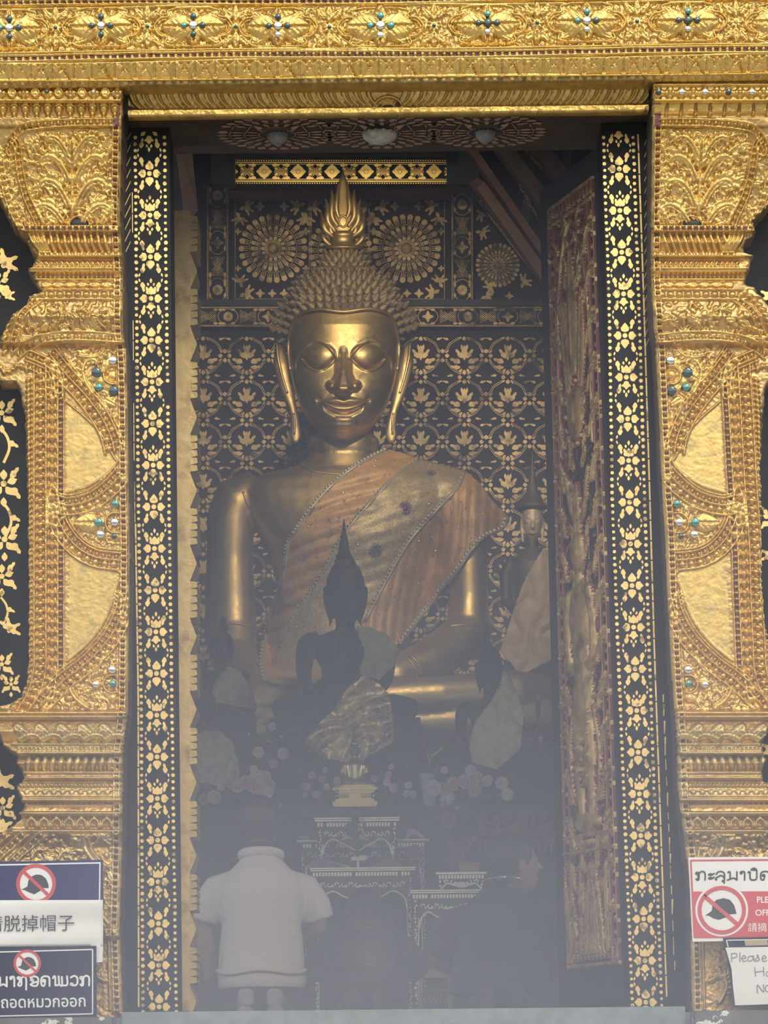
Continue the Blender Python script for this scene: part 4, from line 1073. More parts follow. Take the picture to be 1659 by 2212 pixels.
# ------------------------------------------------------------ door leaves
def door_right():
    hT, fT = np.array(P(1300, 306, 13.46)), np.array(P(1165, 419, 14.18)); hB, fB = np.array(P(1368, 2182, 13.46)), np.array(P(1209, 2182, 14.18))
    hB[2] = fB[2] = .02; top = (hT[2] + fT[2]) / 2; hT[2] = fT[2] = top
    W_, H_ = 480, 2090          # raster: 1 unit = 1.6 mm
    nrm = np.cross(fT - hT, hB - hT); nrm /= np.linalg.norm(nrm)
    if nrm[0] > 0: nrm = -nrm
    def place(U, V, D):
        a = (U / W_)[..., None]; b = (V / H_)[..., None]
        return hT + a * (fT - hT) + b * ((1 - a) * (hB - hT) + a * (fB - fT)) + nrm * (D[..., None] * .0012)
    root = empty('door_2', tuple((hB + fB) / 2), 'carved red and gold door leaf swung into the hall', 'door'); tag(root, kind='structure')
    mb = MB(); c = []
    for t in (0, -.055):
        for U, V in ((0, 0), (W_, 0), (W_, H_), (0, H_)): c.append(place(np.array(float(U)), np.array(float(V)), np.array(t / .0016)))
    mb.hexa(c); mb.build('leaf_frame', mat('door_frame_black', (.030, .031, .033), .5, 0, .2, 10), root)
    R = Relief(0, 0, W_, H_, 2.6)
    x0, x1, y0, y1 = 60, 405, 60, 1990
    R.mask = (R.X > x0) & (R.X < x1) & (R.Y > y0) & (R.Y < y1)
    def hb(y, h=10): R.stroke([(x0, y), (x1, y)], 6, h)
    for x in (x0 + 5, x1 - 5, x0 + 44, x1 - 44): R.stroke([(x, y0), (x, y1)], 5, 11)
    for y in (y0 + 5, y0 + 48, y1 - 5, y1 - 60): hb(y)
    for x in (x0 + 24, x1 - 24):
        for k, y in enumerate(np.arange(y0 + 20, y1 - 10, 30)): R.bead(x, y, 12, 9, 10) if k % 2 else R.bead(x, y, 6, 8, 8)
    for x in np.arange(x0 + 20, x1, 26): R.leaf(x, y0 + 42, -1.57, 34, 12, 9); R.leaf(x, y1 - 16, -1.57, 40, 12, 9)
    cx = (x0 + x1) / 2
    # niche with a crowned figure on a pedestal, flames and scrolls all round
    R.stroke(catmull([(x0 + 60, 700), (x0 + 56, 420), (x0 + 90, 240), (cx, 130), (x1 - 90, 240), (x1 - 56, 420), (x1 - 60, 700)]), 7, 14)
    inner = [(x0 + 48, y0 + 52), (x1 - 48, y0 + 52), (x1 - 48, y1 - 64), (x0 + 48, y1 - 64)]
    for y in np.arange(190, 1960, 112):
        for hd in (-1, 1):
            R.scroll(cx + hd * 96, y + 40, -1.57 + hd * .3, 74, hd, 18, True, 9); R.scroll(cx + hd * 50, y - 16, -1.57 - hd * .2, 60, hd, 15, True, 8); R.leaf(cx + hd * 26, y, -1.57 + hd * .6, 66, 15, 13)
    R.leaf(cx, 520, -1.57, 330, 42, 22); R.leaf(cx - 40, 560, -1.7, 260, 30, 18); R.leaf(cx + 40, 560, -1.4, 260, 30, 18)
    R.bead(cx, 610, 56, 70, 34); R.bead(cx, 610, 30, 40, 42)
    for k in range(14): R.bead(cx + 66 * math.cos(k * .449), 610 + 80 * math.sin(k * .449), 8, h=26)
    R.stroke(catmull([(cx - 80, 760), (cx - 40, 860), (cx, 880), (cx + 40, 860), (cx + 80, 760)]), 10, 22)
    # figure
    R.leaf(cx, 930, -1.57, 150, 26, 34); R.bead(cx, 960, 40, 58, 62); R.bead(cx, 1020, 18, 30, 40)
    R.bead(cx, 1120, 74, 100, 58); R.bead(cx, 1230, 52, 90, 54); R.bead(cx, 1330, 70, 90, 56)
    for hd in (-1, 1):
        R.stroke(catmull([(cx + hd * 66, 1060), (cx + hd * 92, 1150), (cx + hd * 70, 1240), (cx + hd * 10, 1230)]), 20, 50, 14)
        R.stroke(catmull([(cx + hd * 34, 1340), (cx + hd * 40, 1480), (cx + hd * 34, 1600)]), 30, 50, 18)
        R.stroke(catmull([(cx + hd * 70, 1350), (cx + hd * 100, 1450), (cx + hd * 84, 1560)]), 9, 30, 5)
    for k in range(7): R.stroke(catmull([(cx - 56 + k * 3, 1360 + k * 26), (cx, 1380 + k * 27), (cx + 56 - k * 3, 1360 + k * 26)]), 5, 58)
    R.bead(cx, 1630, 90, 26, 34); hb(1660, 14); hb(1700, 14); R.rope([(x0 + 50, 1680), (x1 - 50, 1680)], 14, 18, .9, 12)
    for k in range(9): R.leaf(x0 + 66 + k * 30, 1960, -1.57 + .2 * math.sin(k), 240, 16, 16)
    hb(1305, 12) if False else None
    R.clip = inpoly(inner, R.X, R.Y); R.fill(inner, 40, 8, 77); R.clip = None
    hb(1324, 26); R.D = np.where(R.D > 14, 14 + (R.D - 14) * .42, R.D); R.rough(.4, 4, 78)
    R.mesh('carved_panel', lambda U, V, D: place(U, V, D), [mat('door_gilding', (.74, .53, .24), .42, .7, .25, 25, .0015, 60, color2=(.34, .19, .12), mixlo=.47, mixhi=.66, mscale=12), RED], root, lambda S: (S.D < 5.2).astype(np.int32), back=1)
door_right()
def door_left():
    root = empty('door_1', P(395, 2182, 14.0), 'gilded edge of the door leaf folded back, with notched bosses', 'door'); tag(root, kind='structure')
    y0, y1 = 457, 2184
    Ya, Yb = 13.75, 14.0
    mb = MB(); v = []
    for Y in (13.5, Yb):
        for x, y in ((372, y0), (413, y0), (411, y1), (396, y1)):
            a = P(x if Y == Yb else x - 26, y, Yb); v.append((a[0] , Y, a[2]))
    # front face is the leaf's meeting edge, turned to the light
    v[0], v[1], v[2], v[3] = [(P(x, y, 13.98)[0], 13.96, P(x, y, 13.98)[2]) for x, y in ((374, y0), (412, y0), (410, y1), (386, y1))]
    v[4], v[5], v[6], v[7] = [(P(x, y, 13.98)[0], 14.70, P(x, y, 13.98)[2]) for x, y in ((352, y0), (390, y0), (388, y1), (362, y1))]
    mb.hexa(v); mb.build('leaf_edge', mat('plain_edge_gold', (.74, .54, .22), .42, .8, .12, 12, .0012, 30, color2=(.40, .26, .11), mixlo=.5, mixhi=.66, mscale=9), root)
    mb = MB(); v = []
    xs = lambda y: np.interp(y, [y0, y1], [412, 410])
    k = 0; y = 465
    while y < 2150:
        h = 80
        # notched block
        m1 = MB(pxfn(13.97)); x = float(xs(y)); n = 5
        prof = []
        for i in range(n):
            a = y + i * h / n; prof += [(a + 1, 0), (a + 2.5, 15), (a + h / n - 3, 16.5), (a + h / n - 1, 12)]
        poly = [(x - 1, y)] + [(x - 1 + q, yy) for yy, q in prof] + [(x - 1, y + h)]
        m1.prism(poly, -150, 3)
        m1.prism([(x - 6, y + 2), (x, y + 2), (x, y + h - 2), (x - 6, y + h - 2)], 0, 5)
        m1.build('notched_boss', GOLD_DIM, root)
        # rounded swelling to the next block
        m2 = MB(pxfn(13.97)); ya, yb = y + h, y + 158
        pts = catmull([(x - 1, ya), (x + 1, ya + 6), (x + 10, ya + 30), (x + 13, (ya + yb) / 2), (x + 9, yb - 26), (x, yb - 4), (x - 1, yb)], 5)
        m2.prism([tuple(p) for p in pts], -150, -4)
        m2.build('swelling', GOLD_DIM, root, smooth=False)
        y += 158; k += 1
door_left()
# ------------------------------------------------------------ the great seated statue
YG = 21.0
BRONZE = mat('old_gilded_bronze', (.60, .43, .175), .45, .92, .10, 5, .0006, 60, color2=(.44, .29, .12), mixlo=.5, mixhi=.75, mscale=4, rvar=.06)
HAIRB = mat('dull_gilded_hair', (.23, .17, .085), .60, .5, .25, 20)
DARKB = mat('dark_altar_lacquer', (.016, .014, .015), .5, 0, .3, 6)
def px_box(mb, x0, x1, y0, y1, Ya, Yb, Yref=None, m=0):
    """a box whose face at Ya covers the given pixels and which runs back to Yb"""
    a, b = P(x0, y0, Yref or Ya), P(x1, y1, Yref or Ya)
    mb.box((a[0], Ya, b[2]), (b[0], Yb, a[2]), m)
zt_big = P(742, 1612, 20.33)[2]
ZROW = lambda z, Y: HZ - (z - ZC) * F / Y          # the row at which height z shows at distance Y
z_mid = P(742, 1642, 19.7)[2]; z_low = P(742, 1748, 18.6)[2]
def altar_step(label, Ya, Yb, z):
    root = empty('altar_step', (-.05, (Ya + Yb) / 2, 0), label, 'altar', 'steps of the altar')
    mb = MB(); mb.box((-1.45, Ya + .04, 0), (1.35, Yb, z - .06)); mb.build('riser', DARKB, root)
    mb = MB(); mb.box((-1.5, Ya, z - .06), (1.4, Yb, z)); mb.build('ledge', DARKB, root)
altar_step('topmost dark altar step under the huge golden statue', 20.22, 22.7, zt_big)
altar_step('middle dark altar step under the tall dark statue', 19.25, 20.2, z_mid)
altar_step('lowest dark altar step holding the flower vases', 18.43, 19.23, z_low)
BUD = empty('seated_buddha', P(742, 1592, YG), 'huge golden seated statue wearing an orange sequinned sash', 'statue')
pf = pxray(YG)
def body_parts():
    mb = MB(pf)
    T = [(940, 66, 60, -8), (950, 77, 68, -6), (966, 78, 70, -6), (972, 71, 66, -6), (984, 76, 70, -6), (998, 86, 74, -5), (1010, 112, 78, -5), (1022, 165, 84, -4), (1042, 222, 92, -2), (1070, 240, 102, 2), (1110, 212, 116, 6), (1150, 186, 122, 8), (1195, 164, 112, 6), (1250, 147, 102, 4), (1320, 138, 100, 2), (1400, 148, 108, 2), (1480, 180, 125, 8), (1570, 200, 140, 10)]
    mb.tube([(742, y, d) for y, a, b, d in T], [a for y, a, b, d in T], 40, rad2=[b for y, a, b, d in T])
    # right arm of the statue hangs to the knee
    mb.tube([(560, 1052, 0), (512, 1078, 0), (499, 1120, 4), (496, 1200, 8), (497, 1290, 14), (498, 1360, 26), (505, 1420, 70), (530, 1465, 140), (560, 1500, 205)], [40, 54, 52, 50, 54, 57, 52, 42, 34], 24, rad2=[46, 58, 56, 52, 54, 56, 50, 40, 24])
    # left arm bends over the lap
    mb.tube([(930, 1050, 0), (985, 1082, 0), (1004, 1130, 4), (1010, 1200, 8), (1013, 1290, 16), (1010, 1355, 30)], [42, 58, 52, 44, 42, 46], 24, rad2=[46, 58, 54, 48, 46, 48])
    mb.tube([(1022, 1352, 26), (980, 1392, 70), (920, 1432, 130), (850, 1462, 185), (780, 1484, 215)], [46, 50, 48, 42, 34], 24)
    # hands
    mb.tube([(555, 1496, 200), (572, 1530, 238), (580, 1560, 250)], [34, 38, 30], 16, rad2=[20, 16, 12])
    for k in range(4): mb.tube([(555 + k * 16, 1550, 246), (557 + k * 15, 1585, 250), (559 + k * 14, 1606 + (6 if 0 < k < 3 else -8), 240)], [8.5, 8, 5], 8)
    mb.tube([(604, 1528, 240), (622, 1548, 246), (626, 1570, 242)], [9, 8, 5], 8)
    mb.tube([(790, 1480, 212), (730, 1492, 236), (670, 1494, 240)], [26, 34, 28], 16, rad2=[16, 14, 12])
    for k in range(4): mb.tube([(690, 1486 + k * 4, 262 - k * 15), (650, 1486 + k * 4, 264 - k * 15), (622 + abs(k - 1.5) * 6, 1484 + k * 4, 258 - k * 15)], [8.5, 8, 5], 8)
    # folded legs
    mb.tube([(360, 1545, 60), (430, 1522, 130), (560, 1508, 215), (742, 1512, 245), (950, 1500, 220), (1110, 1492, 160), (1215, 1512, 70)], [44, 52, 44, 40, 40, 46, 44], 24)
    mb.tube([(350, 1560, 50), (470, 1562, 160), (742, 1570, 225), (1020, 1556, 200), (1170, 1545, 130), (1250, 1560, 40)], [30, 40, 38, 38, 46, 36], 24)
    mb.ball((742, 1540, 60), (390, 54, 150), 0, 32, 14)
    return mb
bm_ = body_parts()
BODY_BVH = BVHTree.FromPolygons([Vector(v) for v in np.concatenate(bm_.v)], [list(f) for f in bm_.f])
bm_.build('body', BRONZE, BUD, remesh=.0125, smooth_it=5)
# face
def smooth01(x): x = np.clip(x, 0, 1); return x * x * (3 - 2 * x)
def face(cx, d0, S, y0, fnp, name, m, par):
    """a carved face, drawn at the size of the great statue; S scales it about (cx, y0)"""
    ys = np.arange(640, 953, 1.3); ts = np.radians(np.linspace(-112, 112, 210)); Tt, Yy = np.meshgrid(ts, ys)
    hw = yq([(640, 106), (672, 115), (700, 118), (740, 119.5), (780, 118), (810, 114), (840, 107), (870, 97), (895, 84), (915, 70), (930, 56), (940, 42), (948, 24), (953, 4)], Yy)
    dp = yq([(640, 92), (672, 106), (700, 116), (740, 121), (780, 120), (840, 121), (895, 119), (920, 113), (936, 98), (946, 78), (953, 50)], Yy)
    X = hw * np.sin(Tt); D = dp * np.sign(np.cos(Tt)) * np.abs(np.cos(Tt)) ** .92
    s = np.abs(X); y = Yy; f = np.zeros_like(X)
    ell = lambda sx, yy, a, b: np.sqrt(np.clip(1 - ((s - sx) / a) ** 2 - ((y - yy) / b) ** 2, 0, 1))
    yb = 737 + .0186 * (s - 58) ** 2
    inb = smooth01((s - 12) / 8) * smooth01((108 - s) / 8)
    f += 2.5 * np.exp(-((y - yb + 3) / 7) ** 2) * inb
    sock = smooth01((y - yb) / 7) * smooth01((838 - y) / 60) * inb
    f -= 10 * sock
    f += 3.0 * np.exp(-((y - yb - 10) / 5) ** 2) * inb
    lid = ell(55, 768, 40, 29); f = np.maximum(f, -10 * sock + 21 * lid - 2 * (lid > 0))
    yl = 790 - .0175 * (s - 54) ** 2 + .05 * (s - 54)
    inl = smooth01((s - 20) / 6) * smooth01((92 - s) / 8)
    f -= 13 * np.exp(-((y - yl - 4) / 3.4) ** 2) * inl
    f += 4 * np.exp(-((y - yl - 10) / 3.2) ** 2) * inl
    f += 6 * ell(72, 832, 44, 40) ** 1.5
    wn = yq([(742, 9), (780, 13), (805, 18), (822, 27), (834, 35), (842, 36), (846, 33)], y); hn = yq([(745, 0), (760, 5), (780, 17), (800, 32), (825, 46), (837, 52), (842, 50), (845.5, 20), (848, 0)], y)
    p = np.clip(1 - s / wn, 0, 1); f = f * (1 - smooth01(p * 2) * smooth01((y - 752) / 22)) + hn * smooth01(p * 1.25) * (p > 0)
    al = 24 * ell(25, 833, 14, 12); f = np.where(al > 0, np.maximum(f, al), f)
    f += 5 * ell(0, 872, 68, 40) ** 1.3
    f -= 7 * np.exp(-(s / 11) ** 2) * smooth01((y - 844) / 4) * smooth01((862 - y) / 5)
    ym = 874 - .0034 * s * s; yu = np.where(s < 15, 863 - 6.5 * np.sin(s / 15 * 1.57), 856.5 + (s - 15) * .26); yd = 891 - .0098 * s * s
    inm = smooth01((53 - s) / 6)
    tu = np.clip((y - yu) / (ym - yu + 1e-6), 0, 1); tl = np.clip((y - ym) / (yd - ym + 1e-6), 0, 1)
    f += 9 * np.sin(tu * math.pi) ** .7 * (tu < 1) * inm + 10 * np.sin(tl * math.pi) ** .7 * (tl < 1) * inm
    f -= 6 * np.exp(-((y - ym) / 1.8) ** 2) * smooth01((60 - s) / 5)
    f -= 6 * np.exp(-((y - yd - 6) / 5) ** 2) * smooth01((46 - s) / 10)
    f -= 5 * np.exp(-(((s - 55) / 4) ** 2 + ((y - 864) / 8) ** 2))
    f += 9 * ell(0, 916, 32, 17) ** .8
    D = D + f * smooth01(np.cos(Tt) * 2.2)
    V = np.stack([cx + X * S, y0 + (Yy - 672) * S, d0 + D * S], -1).reshape(-1, 3)
    ny, nx = X.shape; i = np.arange(ny * nx).reshape(ny, nx)
    q = np.stack([i[:-1, :-1], i[:-1, 1:], i[1:, 1:], i[1:, :-1]], -1).reshape(-1, 4)
    return mesh_obj(name, fnp(V), q, m, par, None, True)
face(742, 24, 1.0, 672, pf, 'face', BRONZE, BUD)
mb = MB(pf)
hp = catmull([(627, 800), (623, 762), (624, 727), (633, 695), (651, 677), (690, 668), (742, 673), (794, 667), (833, 675), (851, 694), (860, 727), (862, 762), (858, 800)], 6)
mb.tube([(x, y, 24 + 112 * math.sqrt(max(0.02, 1 - ((x - 742) / 121) ** 2)) + 3) for x, y in hp], 3.4, 8)
mb.build('hairline_band', BRONZE, BUD, smooth=True)
# hair: skull, top-knot and pointed curls
mb = MB(pf)
sv, sn = MB(), 3.0
sv.ball((0, 0, 0), 1, 0, 40, 24); SV = np.concatenate(sv.v); SV = SV / ((np.abs(SV) ** sn).sum(1) ** (1 / sn))[:, None]
mb.add(SV * np.array([113, 98, 100]) + np.array([742, 690, 8]), sv.f); mb.ball((742, 582, 4), (48, 40, 46), 0, 24, 14)
def curl(p, n, L=24, r=9.6):
    n = np.asarray(n, float); n /= np.linalg.norm(n); p = np.asarray(p, float)
    hs = [-.15, .12, .13, .36, .37, .60, .61, .82, 1.0]; rs = [1.0, 1.05, .86, .88, .68, .68, .46, .40, .06]
    mb.tube([p + n * L * h for h in hs], [r * k for k in rs], 8, up=(.3, .2, .93))
c0 = np.array([742, 690, 8.]); rad = np.array([113, 98, 100.])
th = np.radians(8)
for row in range(0, 16):
    pol = math.radians(22 + row * 7.4); ring = 2 * math.pi * 112 * math.sin(pol); n = max(1, int(ring / 18.5))
    for k in range(n):
        a = 2 * math.pi * (k + .5 * (row % 2)) / n
        nv = np.array([math.sin(pol) * math.sin(a), -math.cos(pol), math.sin(pol) * math.cos(a)]); p = c0 + rad * nv / (np.abs(nv) ** 3).sum() ** (1 / 3)
        if p[2] < -95: continue
        if p[1] > 671 and p[2] > 24 + 112 * math.sqrt(max(0, 1 - min(1, abs(p[0] - 742) / 121) ** 2)) * .55 - 20: continue
        if p[1] > 776: continue
        curl(p, nv * np.array([1, 1, .9]) + np.array([0, -.05, 0]), 21)
hl = catmull([(626, 728), (634, 697), (652, 678), (690, 668), (742, 672), (794, 667), (832, 676), (850, 695), (859, 726)], 8)
for row, (o_, L_) in enumerate(((9, 15), (23, 17), (37, 19))):
    for x, y in along(offset(hl, -o_ if hl[0][0] < hl[-1][0] else o_), 17.5):
        a = math.atan2(x - 742, 1.0 * (760 - y)); z = 24 + 112 * math.sqrt(max(.04, 1 - min(.96, (abs(x - 742) / 124) ** 2))) - 4 * row - 4
        nn = np.array([(x - 742) / 120, -.42 - .25 * row, 1.0 - .5 * abs(x - 742) / 120]); curl((x, y, z - 6), nn, L_, 9)
c1 = np.array([742, 582, 4.]); r1 = np.array([48, 40, 46.])
for row in range(0, 6):
    pol = math.radians(30 + row * 15); n = max(1, int(2 * math.pi * 54 * math.sin(pol) / 18))
    for k in range(n):
        a = 2 * math.pi * (k + .5 * (row % 2)) / n
        nv = np.array([math.sin(pol) * math.sin(a), -math.cos(pol), math.sin(pol) * math.cos(a)]); p = c1 + r1 * nv
        if p[2] < -45: continue
        curl(p, nv + np.array([0, -.25, 0]), 19, 8.5)
o = mb.build('hair', HAIRB, BUD, smooth=True); o['label'] = 'hair of rows of pointed curls'
# flame finial
mb = MB(pf)
mb.lathe([(4, 541), (30, 540), (47, 534), (46, 531), (30, 528), (27, 520), (28, 510), (33, 505), (20, 498)], (741, 0, 0), 28, axis=1)
mb.tube([(741, y, 0) for y in (512, 495, 470, 440, 415, 392, 368)], [22, 34, 36, 26, 16, 9, .8], 20, rad2=[12, 17, 17, 12, 8, 5, .8])
for hd in (-1, 1):
    for (x0, y0, x1, y1, x2, y2, x3, y3, r) in ((20, 510, 38, 496, 43, 476, 48, 458, 9), (16, 500, 32, 478, 33, 452, 38, 428, 8.5), (10, 490, 24, 466, 23, 430, 25, 408, 7.5), (5, 478, 14, 452, 12, 420, 10, 392, 6), (24, 532, 38, 520, 46, 508, 57, 511, 6), (12, 512, 26, 500, 28, 482, 32, 462, 7)):
        mb.tube(catmull([(741 + hd * x0, y0, 12), (741 + hd * x1, y1, 15), (741 + hd * x2, y2, 12), (741 + hd * x3, y3, 5)], 5), np.r_[np.linspace(r * .7, r, 8), np.linspace(r, .6, 8)], 8)
mb.tube(catmull([(741 + 9 * math.cos(t), 478 - 12 * math.sin(t), 19) for t in np.linspace(-2.2, 4.1, 12)], 4), 2.4, 8)
mb.build('flame_finial', mat('finial_gold', (.48, .34, .135), .45, .85, .15, 20), BUD, smooth=True)
for hd in (-1, 1):
    mb = MB(pf); c = 742
    q = catmull([(c + hd * 124, 790, -6), (c + hd * 131, 760, -12), (c + hd * 140, 738, -16)], 4)
    mb.tube(catmull([(c + hd * 146, 738, -18), (c + hd * 138, 756, -10), (c + hd * 134, 785, -4), (c + hd * 126, 822, 0), (c + hd * 117, 858, 4), (c + hd * 108, 890, 8), (c + hd * 103, 925, 10), (c + hd * 104, 956, 10)], 5), np.interp(np.linspace(0, 1, 36), [0, .12, .3, .5, .68, .82, .93, 1], [2, 10, 18, 15, 9, 10, 13, 6]), 16, rad2=np.interp(np.linspace(0, 1, 36), [0, .3, .6, 1], [3, 9, 6, 5]))
    mb.tube(catmull([(c + hd * 144, 742, -6), (c + hd * 141, 775, 4), (c + hd * 131, 818, 6), (c + hd * 121, 850, 8)], 6), 3.4, 8)
    mb.tube(catmull([(c + hd * 108, 892, 16), (c + hd * 105, 915, 18), (c + hd * 106, 938, 16)], 5), 2.4, 8)
    mb.build('ear', BRONZE, BUD, smooth=True)
# creases drawn on the bronze: collar line, elbow and bracelet ridges
def ridge(pts, r=2.2, lift=1.5):
    out = []; mb = MB(pf)
    for x, y in catmull(pts, 6):
        h = BODY_BVH.ray_cast(Vector((x, y, 600)), Vector((0, 0, -1)))
        if h[0] is not None: out.append((x, y, h[0].z + lift))
    if len(out) > 2: mb.tube(out, r, 6); mb.build('raised_line', BRONZE, BUD, smooth=True)
ridge([(642, 1000), (668, 1015), (705, 1022), (742, 1024), (785, 1020)]); ridge([(462, 1352), (490, 1346), (520, 1348), (552, 1356)], 2.4)
ridge([(972, 1352), (1000, 1350), (1035, 1352)], 2.4); ridge([(885, 1416), (902, 1432), (912, 1462)], 2.6); ridge([(877, 1420), (894, 1438), (904, 1468)], 2.6)
ridge([(525, 1062), (532, 1085), (540, 1110)], 2.5, 0)
# ------------------------------------------------------------ sash across the shoulder
ORANGE = mat('orange_pleated_silk', (.64, .36, .12), .5, .15, .18, 30, .0008, 300, color2=(.46, .25, .12), mixlo=.5, mixhi=.72, mscale=5)
GLITTER = mat('gold_glitter_cloth', (.62, .46, .21), .42, .35, .35, 220, .0010, 380, color2=(.40, .30, .15), mixlo=.45, mixhi=.6, mscale=90)
LACE = mat('silver_lace', (.50, .43, .31), .42, .35, .25, 150)
SEQ = mat('silver_sequins', (.95, .93, .88), .18, 1.0)
def cloth_depth(x0, y0, x1, y1, st, bvh, blur=4, lift=9, far=700, fall=5):
    xs = np.arange(x0, x1 + st, st); ys = np.arange(y0, y1 + st, st); D = np.full((len(ys), len(xs)), np.nan)
    for j, y in enumerate(ys):
        for i, x in enumerate(xs):
            h = bvh.ray_cast(Vector((x, y, far)), Vector((0, 0, -1)))
            if h[0] is not None: D[j, i] = h[0].z
    for _ in range(60):
        m = np.isnan(D)
        if not m.any(): break
        p = np.pad(D, 1, constant_values=np.nan); nb = np.stack([p[:-2, 1:-1], p[2:, 1:-1], p[1:-1, :-2], p[1:-1, 2:]])
        with np.errstate(all='ignore'):
            import warnings; warnings.simplefilter('ignore')
            D = np.where(m, np.nanmax(nb, 0) - fall, D)
    raw = D.copy()
    for _ in range(blur):
        for ax in (0, 1):
            p = np.pad(D, [(2, 2) if a == ax else (0, 0) for a in (0, 1)], mode='edge')
            D = sum(np.take(p, range(k, k + D.shape[ax]), axis=ax) for k in range(5)) / 5
        D = np.maximum(D, raw)
    p = np.pad(D, 1, mode='edge'); D = np.maximum(D, (p[:-2, 1:-1] + p[2:, 1:-1] + p[1:-1, :-2] + p[1:-1, 2:] + 4 * D) / 8)
    return xs, ys, D + lift
SASH_OUT = catmull([(838, 970), (880, 982), (930, 998), (1000, 1016), (1036, 1044), (1066, 1084), (1098, 1116), (1092, 1136), (1050, 1158), (1022, 1184), (985, 1236), (930, 1306), (862, 1392), (800, 1440), (700, 1478), (576, 1474), (566, 1420), (580, 1346), (600, 1290), (614, 1240), (620, 1190), (632, 1158), (690, 1076), (750, 1020), (800, 990)], 3)
BANDP = catmull([(905, 990), (960, 1006), (1005, 1020), (985, 1058), (935, 1110), (880, 1175), (830, 1262), (790, 1340), (745, 1420), (710, 1478), (580, 1474), (590, 1430), (625, 1350), (690, 1250), (745, 1150), (805, 1078), (860, 1022)], 3)
XS, YS, CD = cloth_depth(560, 960, 1104, 1484, 3.0, BODY_BVH)
GX, GY = np.meshgrid(XS, YS)
SASH = empty('orange_sash', P(742, 1400, YG), 'pleated orange sash with a gold glitter band, draped over the great statue', 'sash')
u = (GX - 838) * .64 + (GY - 970) * .77
side = (GX - 742) * .77 - (GY - 1200) * .64          # across the band
bandm = inpoly(BANDP, GX, GY)
rightm = ~bandm & ((GX - 830) * .8 - (GY - 1262) * -.5 > 0) & (GX > 780)
pl = np.where(rightm, 2.4 * np.sin((GX + .12 * GY) * .30 + 1.5 * np.sin(GY * .02)), np.where(bandm, 1.0 * np.sin((GY + .35 * GX) * .22), 3.2 * np.sin((GY + .42 * GX + 14 * np.sin(GX * .012)) * .20) + 2.2 * np.sin((GY + .55 * GX) * .083)))
CDp = CD + pl + (vnoise(GX.shape, 9, 3) - .5) * 5
# draw a gather towards the shoulder
def cloth_piece(name, m, mask, extra, par, X=GX, Y=GY, D=None, fnp=None, thick=7):
    D = (CDp if D is None else D) + extra
    ny, nx = X.shape; i = np.arange(ny * nx).reshape(ny, nx)
    k = (mask[:-1, :-1] & mask[1:, :-1] & mask[1:, 1:] & mask[:-1, 1:]).ravel()
    q = np.stack([i[:-1, :-1], i[1:, :-1], i[1:, 1:], i[:-1, 1:]], -1).reshape(-1, 4)[k]
    V = np.stack([X, Y, D], -1).reshape(-1, 3); used = np.unique(q); r = np.full(len(V), -1); r[used] = np.arange(len(used))
    o = mesh_obj(name, (fnp or pf)(V[used]), r[q], m, par)
    s = o.modifiers.new('thickness', 'SOLIDIFY'); s.thickness = thick * YG / F; s.offset = 0
    return o
o = cloth_piece('pleated_silk', ORANGE, inpoly(SASH_OUT, GX, GY), 0, SASH)
o = cloth_piece('glitter_band', GLITTER, bandm & inpoly(SASH_OUT, GX, GY), 5, SASH, thick=4)
def cd_at(x, y):
    i = int(np.clip((x - XS[0]) / 3, 0, len(XS) - 1)); j = int(np.clip((y - YS[0]) / 3, 0, len(YS) - 1)); return CDp[j, i]
def trim_line(pts, r=4.2, gap=8):
    mb = MB(pf); p = catmull(pts, 6)
    mb.tube([(x, y, cd_at(x, y) + 6) for x, y in p], 3.6, 6)
    for k, (x, y) in enumerate(along(offset(p, 4), gap)):
        mb.ball((x, y, cd_at(x, y) + 7), (r, r, 3), 0, 8, 5)
    mb.build('lace_trim', LACE, SASH, smooth=True)
trim_line([(836, 972), (800, 990), (750, 1020), (690, 1076), (632, 1158), (620, 1190), (614, 1240), (598, 1292), (580, 1346), (567, 1420), (572, 1470)])
trim_line([(1096, 1118), (1085, 1142), (1046, 1160), (1020, 1186), (985, 1236), (930, 1306), (864, 1390)], 5, 9)
trim_line([(905, 992), (860, 1024), (805, 1080), (745, 1152), (690, 1252), (625, 1352), (592, 1428)], 3.2, 9)
trim_line([(1005, 1022), (985, 1058), (935, 1110), (880, 1175), (830, 1262), (790, 1340)], 3.6, 9)
mb = MB(pf); n = 0
while n < 760:
    x, y = rng.uniform(570, 1098), rng.uniform(975, 1475)
    if not inpoly(SASH_OUT, np.array([[x]]), np.array([[y]]))[0, 0]: continue
    r = rng.choice([1.1, 1.5, 1.9, 2.8], p=[.45, .3, .2, .05]); mb.ball((x, y, cd_at(x, y) + 6.5), r, 0, 6, 4); n += 1
o = mb.build('sequins', SEQ, SASH, smooth=True); o['kind'] = 'stuff'
for i, (x, y, r, c) in enumerate(((931, 1027, 12, (.20, .16, .24)), (875, 1097, 14, (.36, .10, .26)), (810, 1188, 15, (.14, .14, .17)))):
    mb = MB(pf); d = cd_at(x, y) + 9
    mb.lathe([(r * .3, d), (r * .34, d + 4), (r * .1, d + 6)], (x, y, 0), 12)
    for k in range(16):
        a = k * math.pi / 8; mb.tube([(x + r * .35 * math.cos(a), y + r * .35 * math.sin(a), d + 1), (x + r * .7 * math.cos(a), y + r * .7 * math.sin(a), d + 2), (x + r * math.cos(a), y + r * math.sin(a), d + 1)], [r * .05, r * .09, r * .12], 6)
        mb.ball((x + r * .58 * math.cos(a + .2), y + r * .58 * math.sin(a + .2), d + 2), r * .08, 1, 6, 4)
    o = mb.build('brooch', [mat('brooch_%d' % i, c, .25, .7), SEQ], SASH, smooth=True); o['label'] = ['violet starburst brooch', 'pink starburst brooch', 'dark silver starburst brooch'][i]
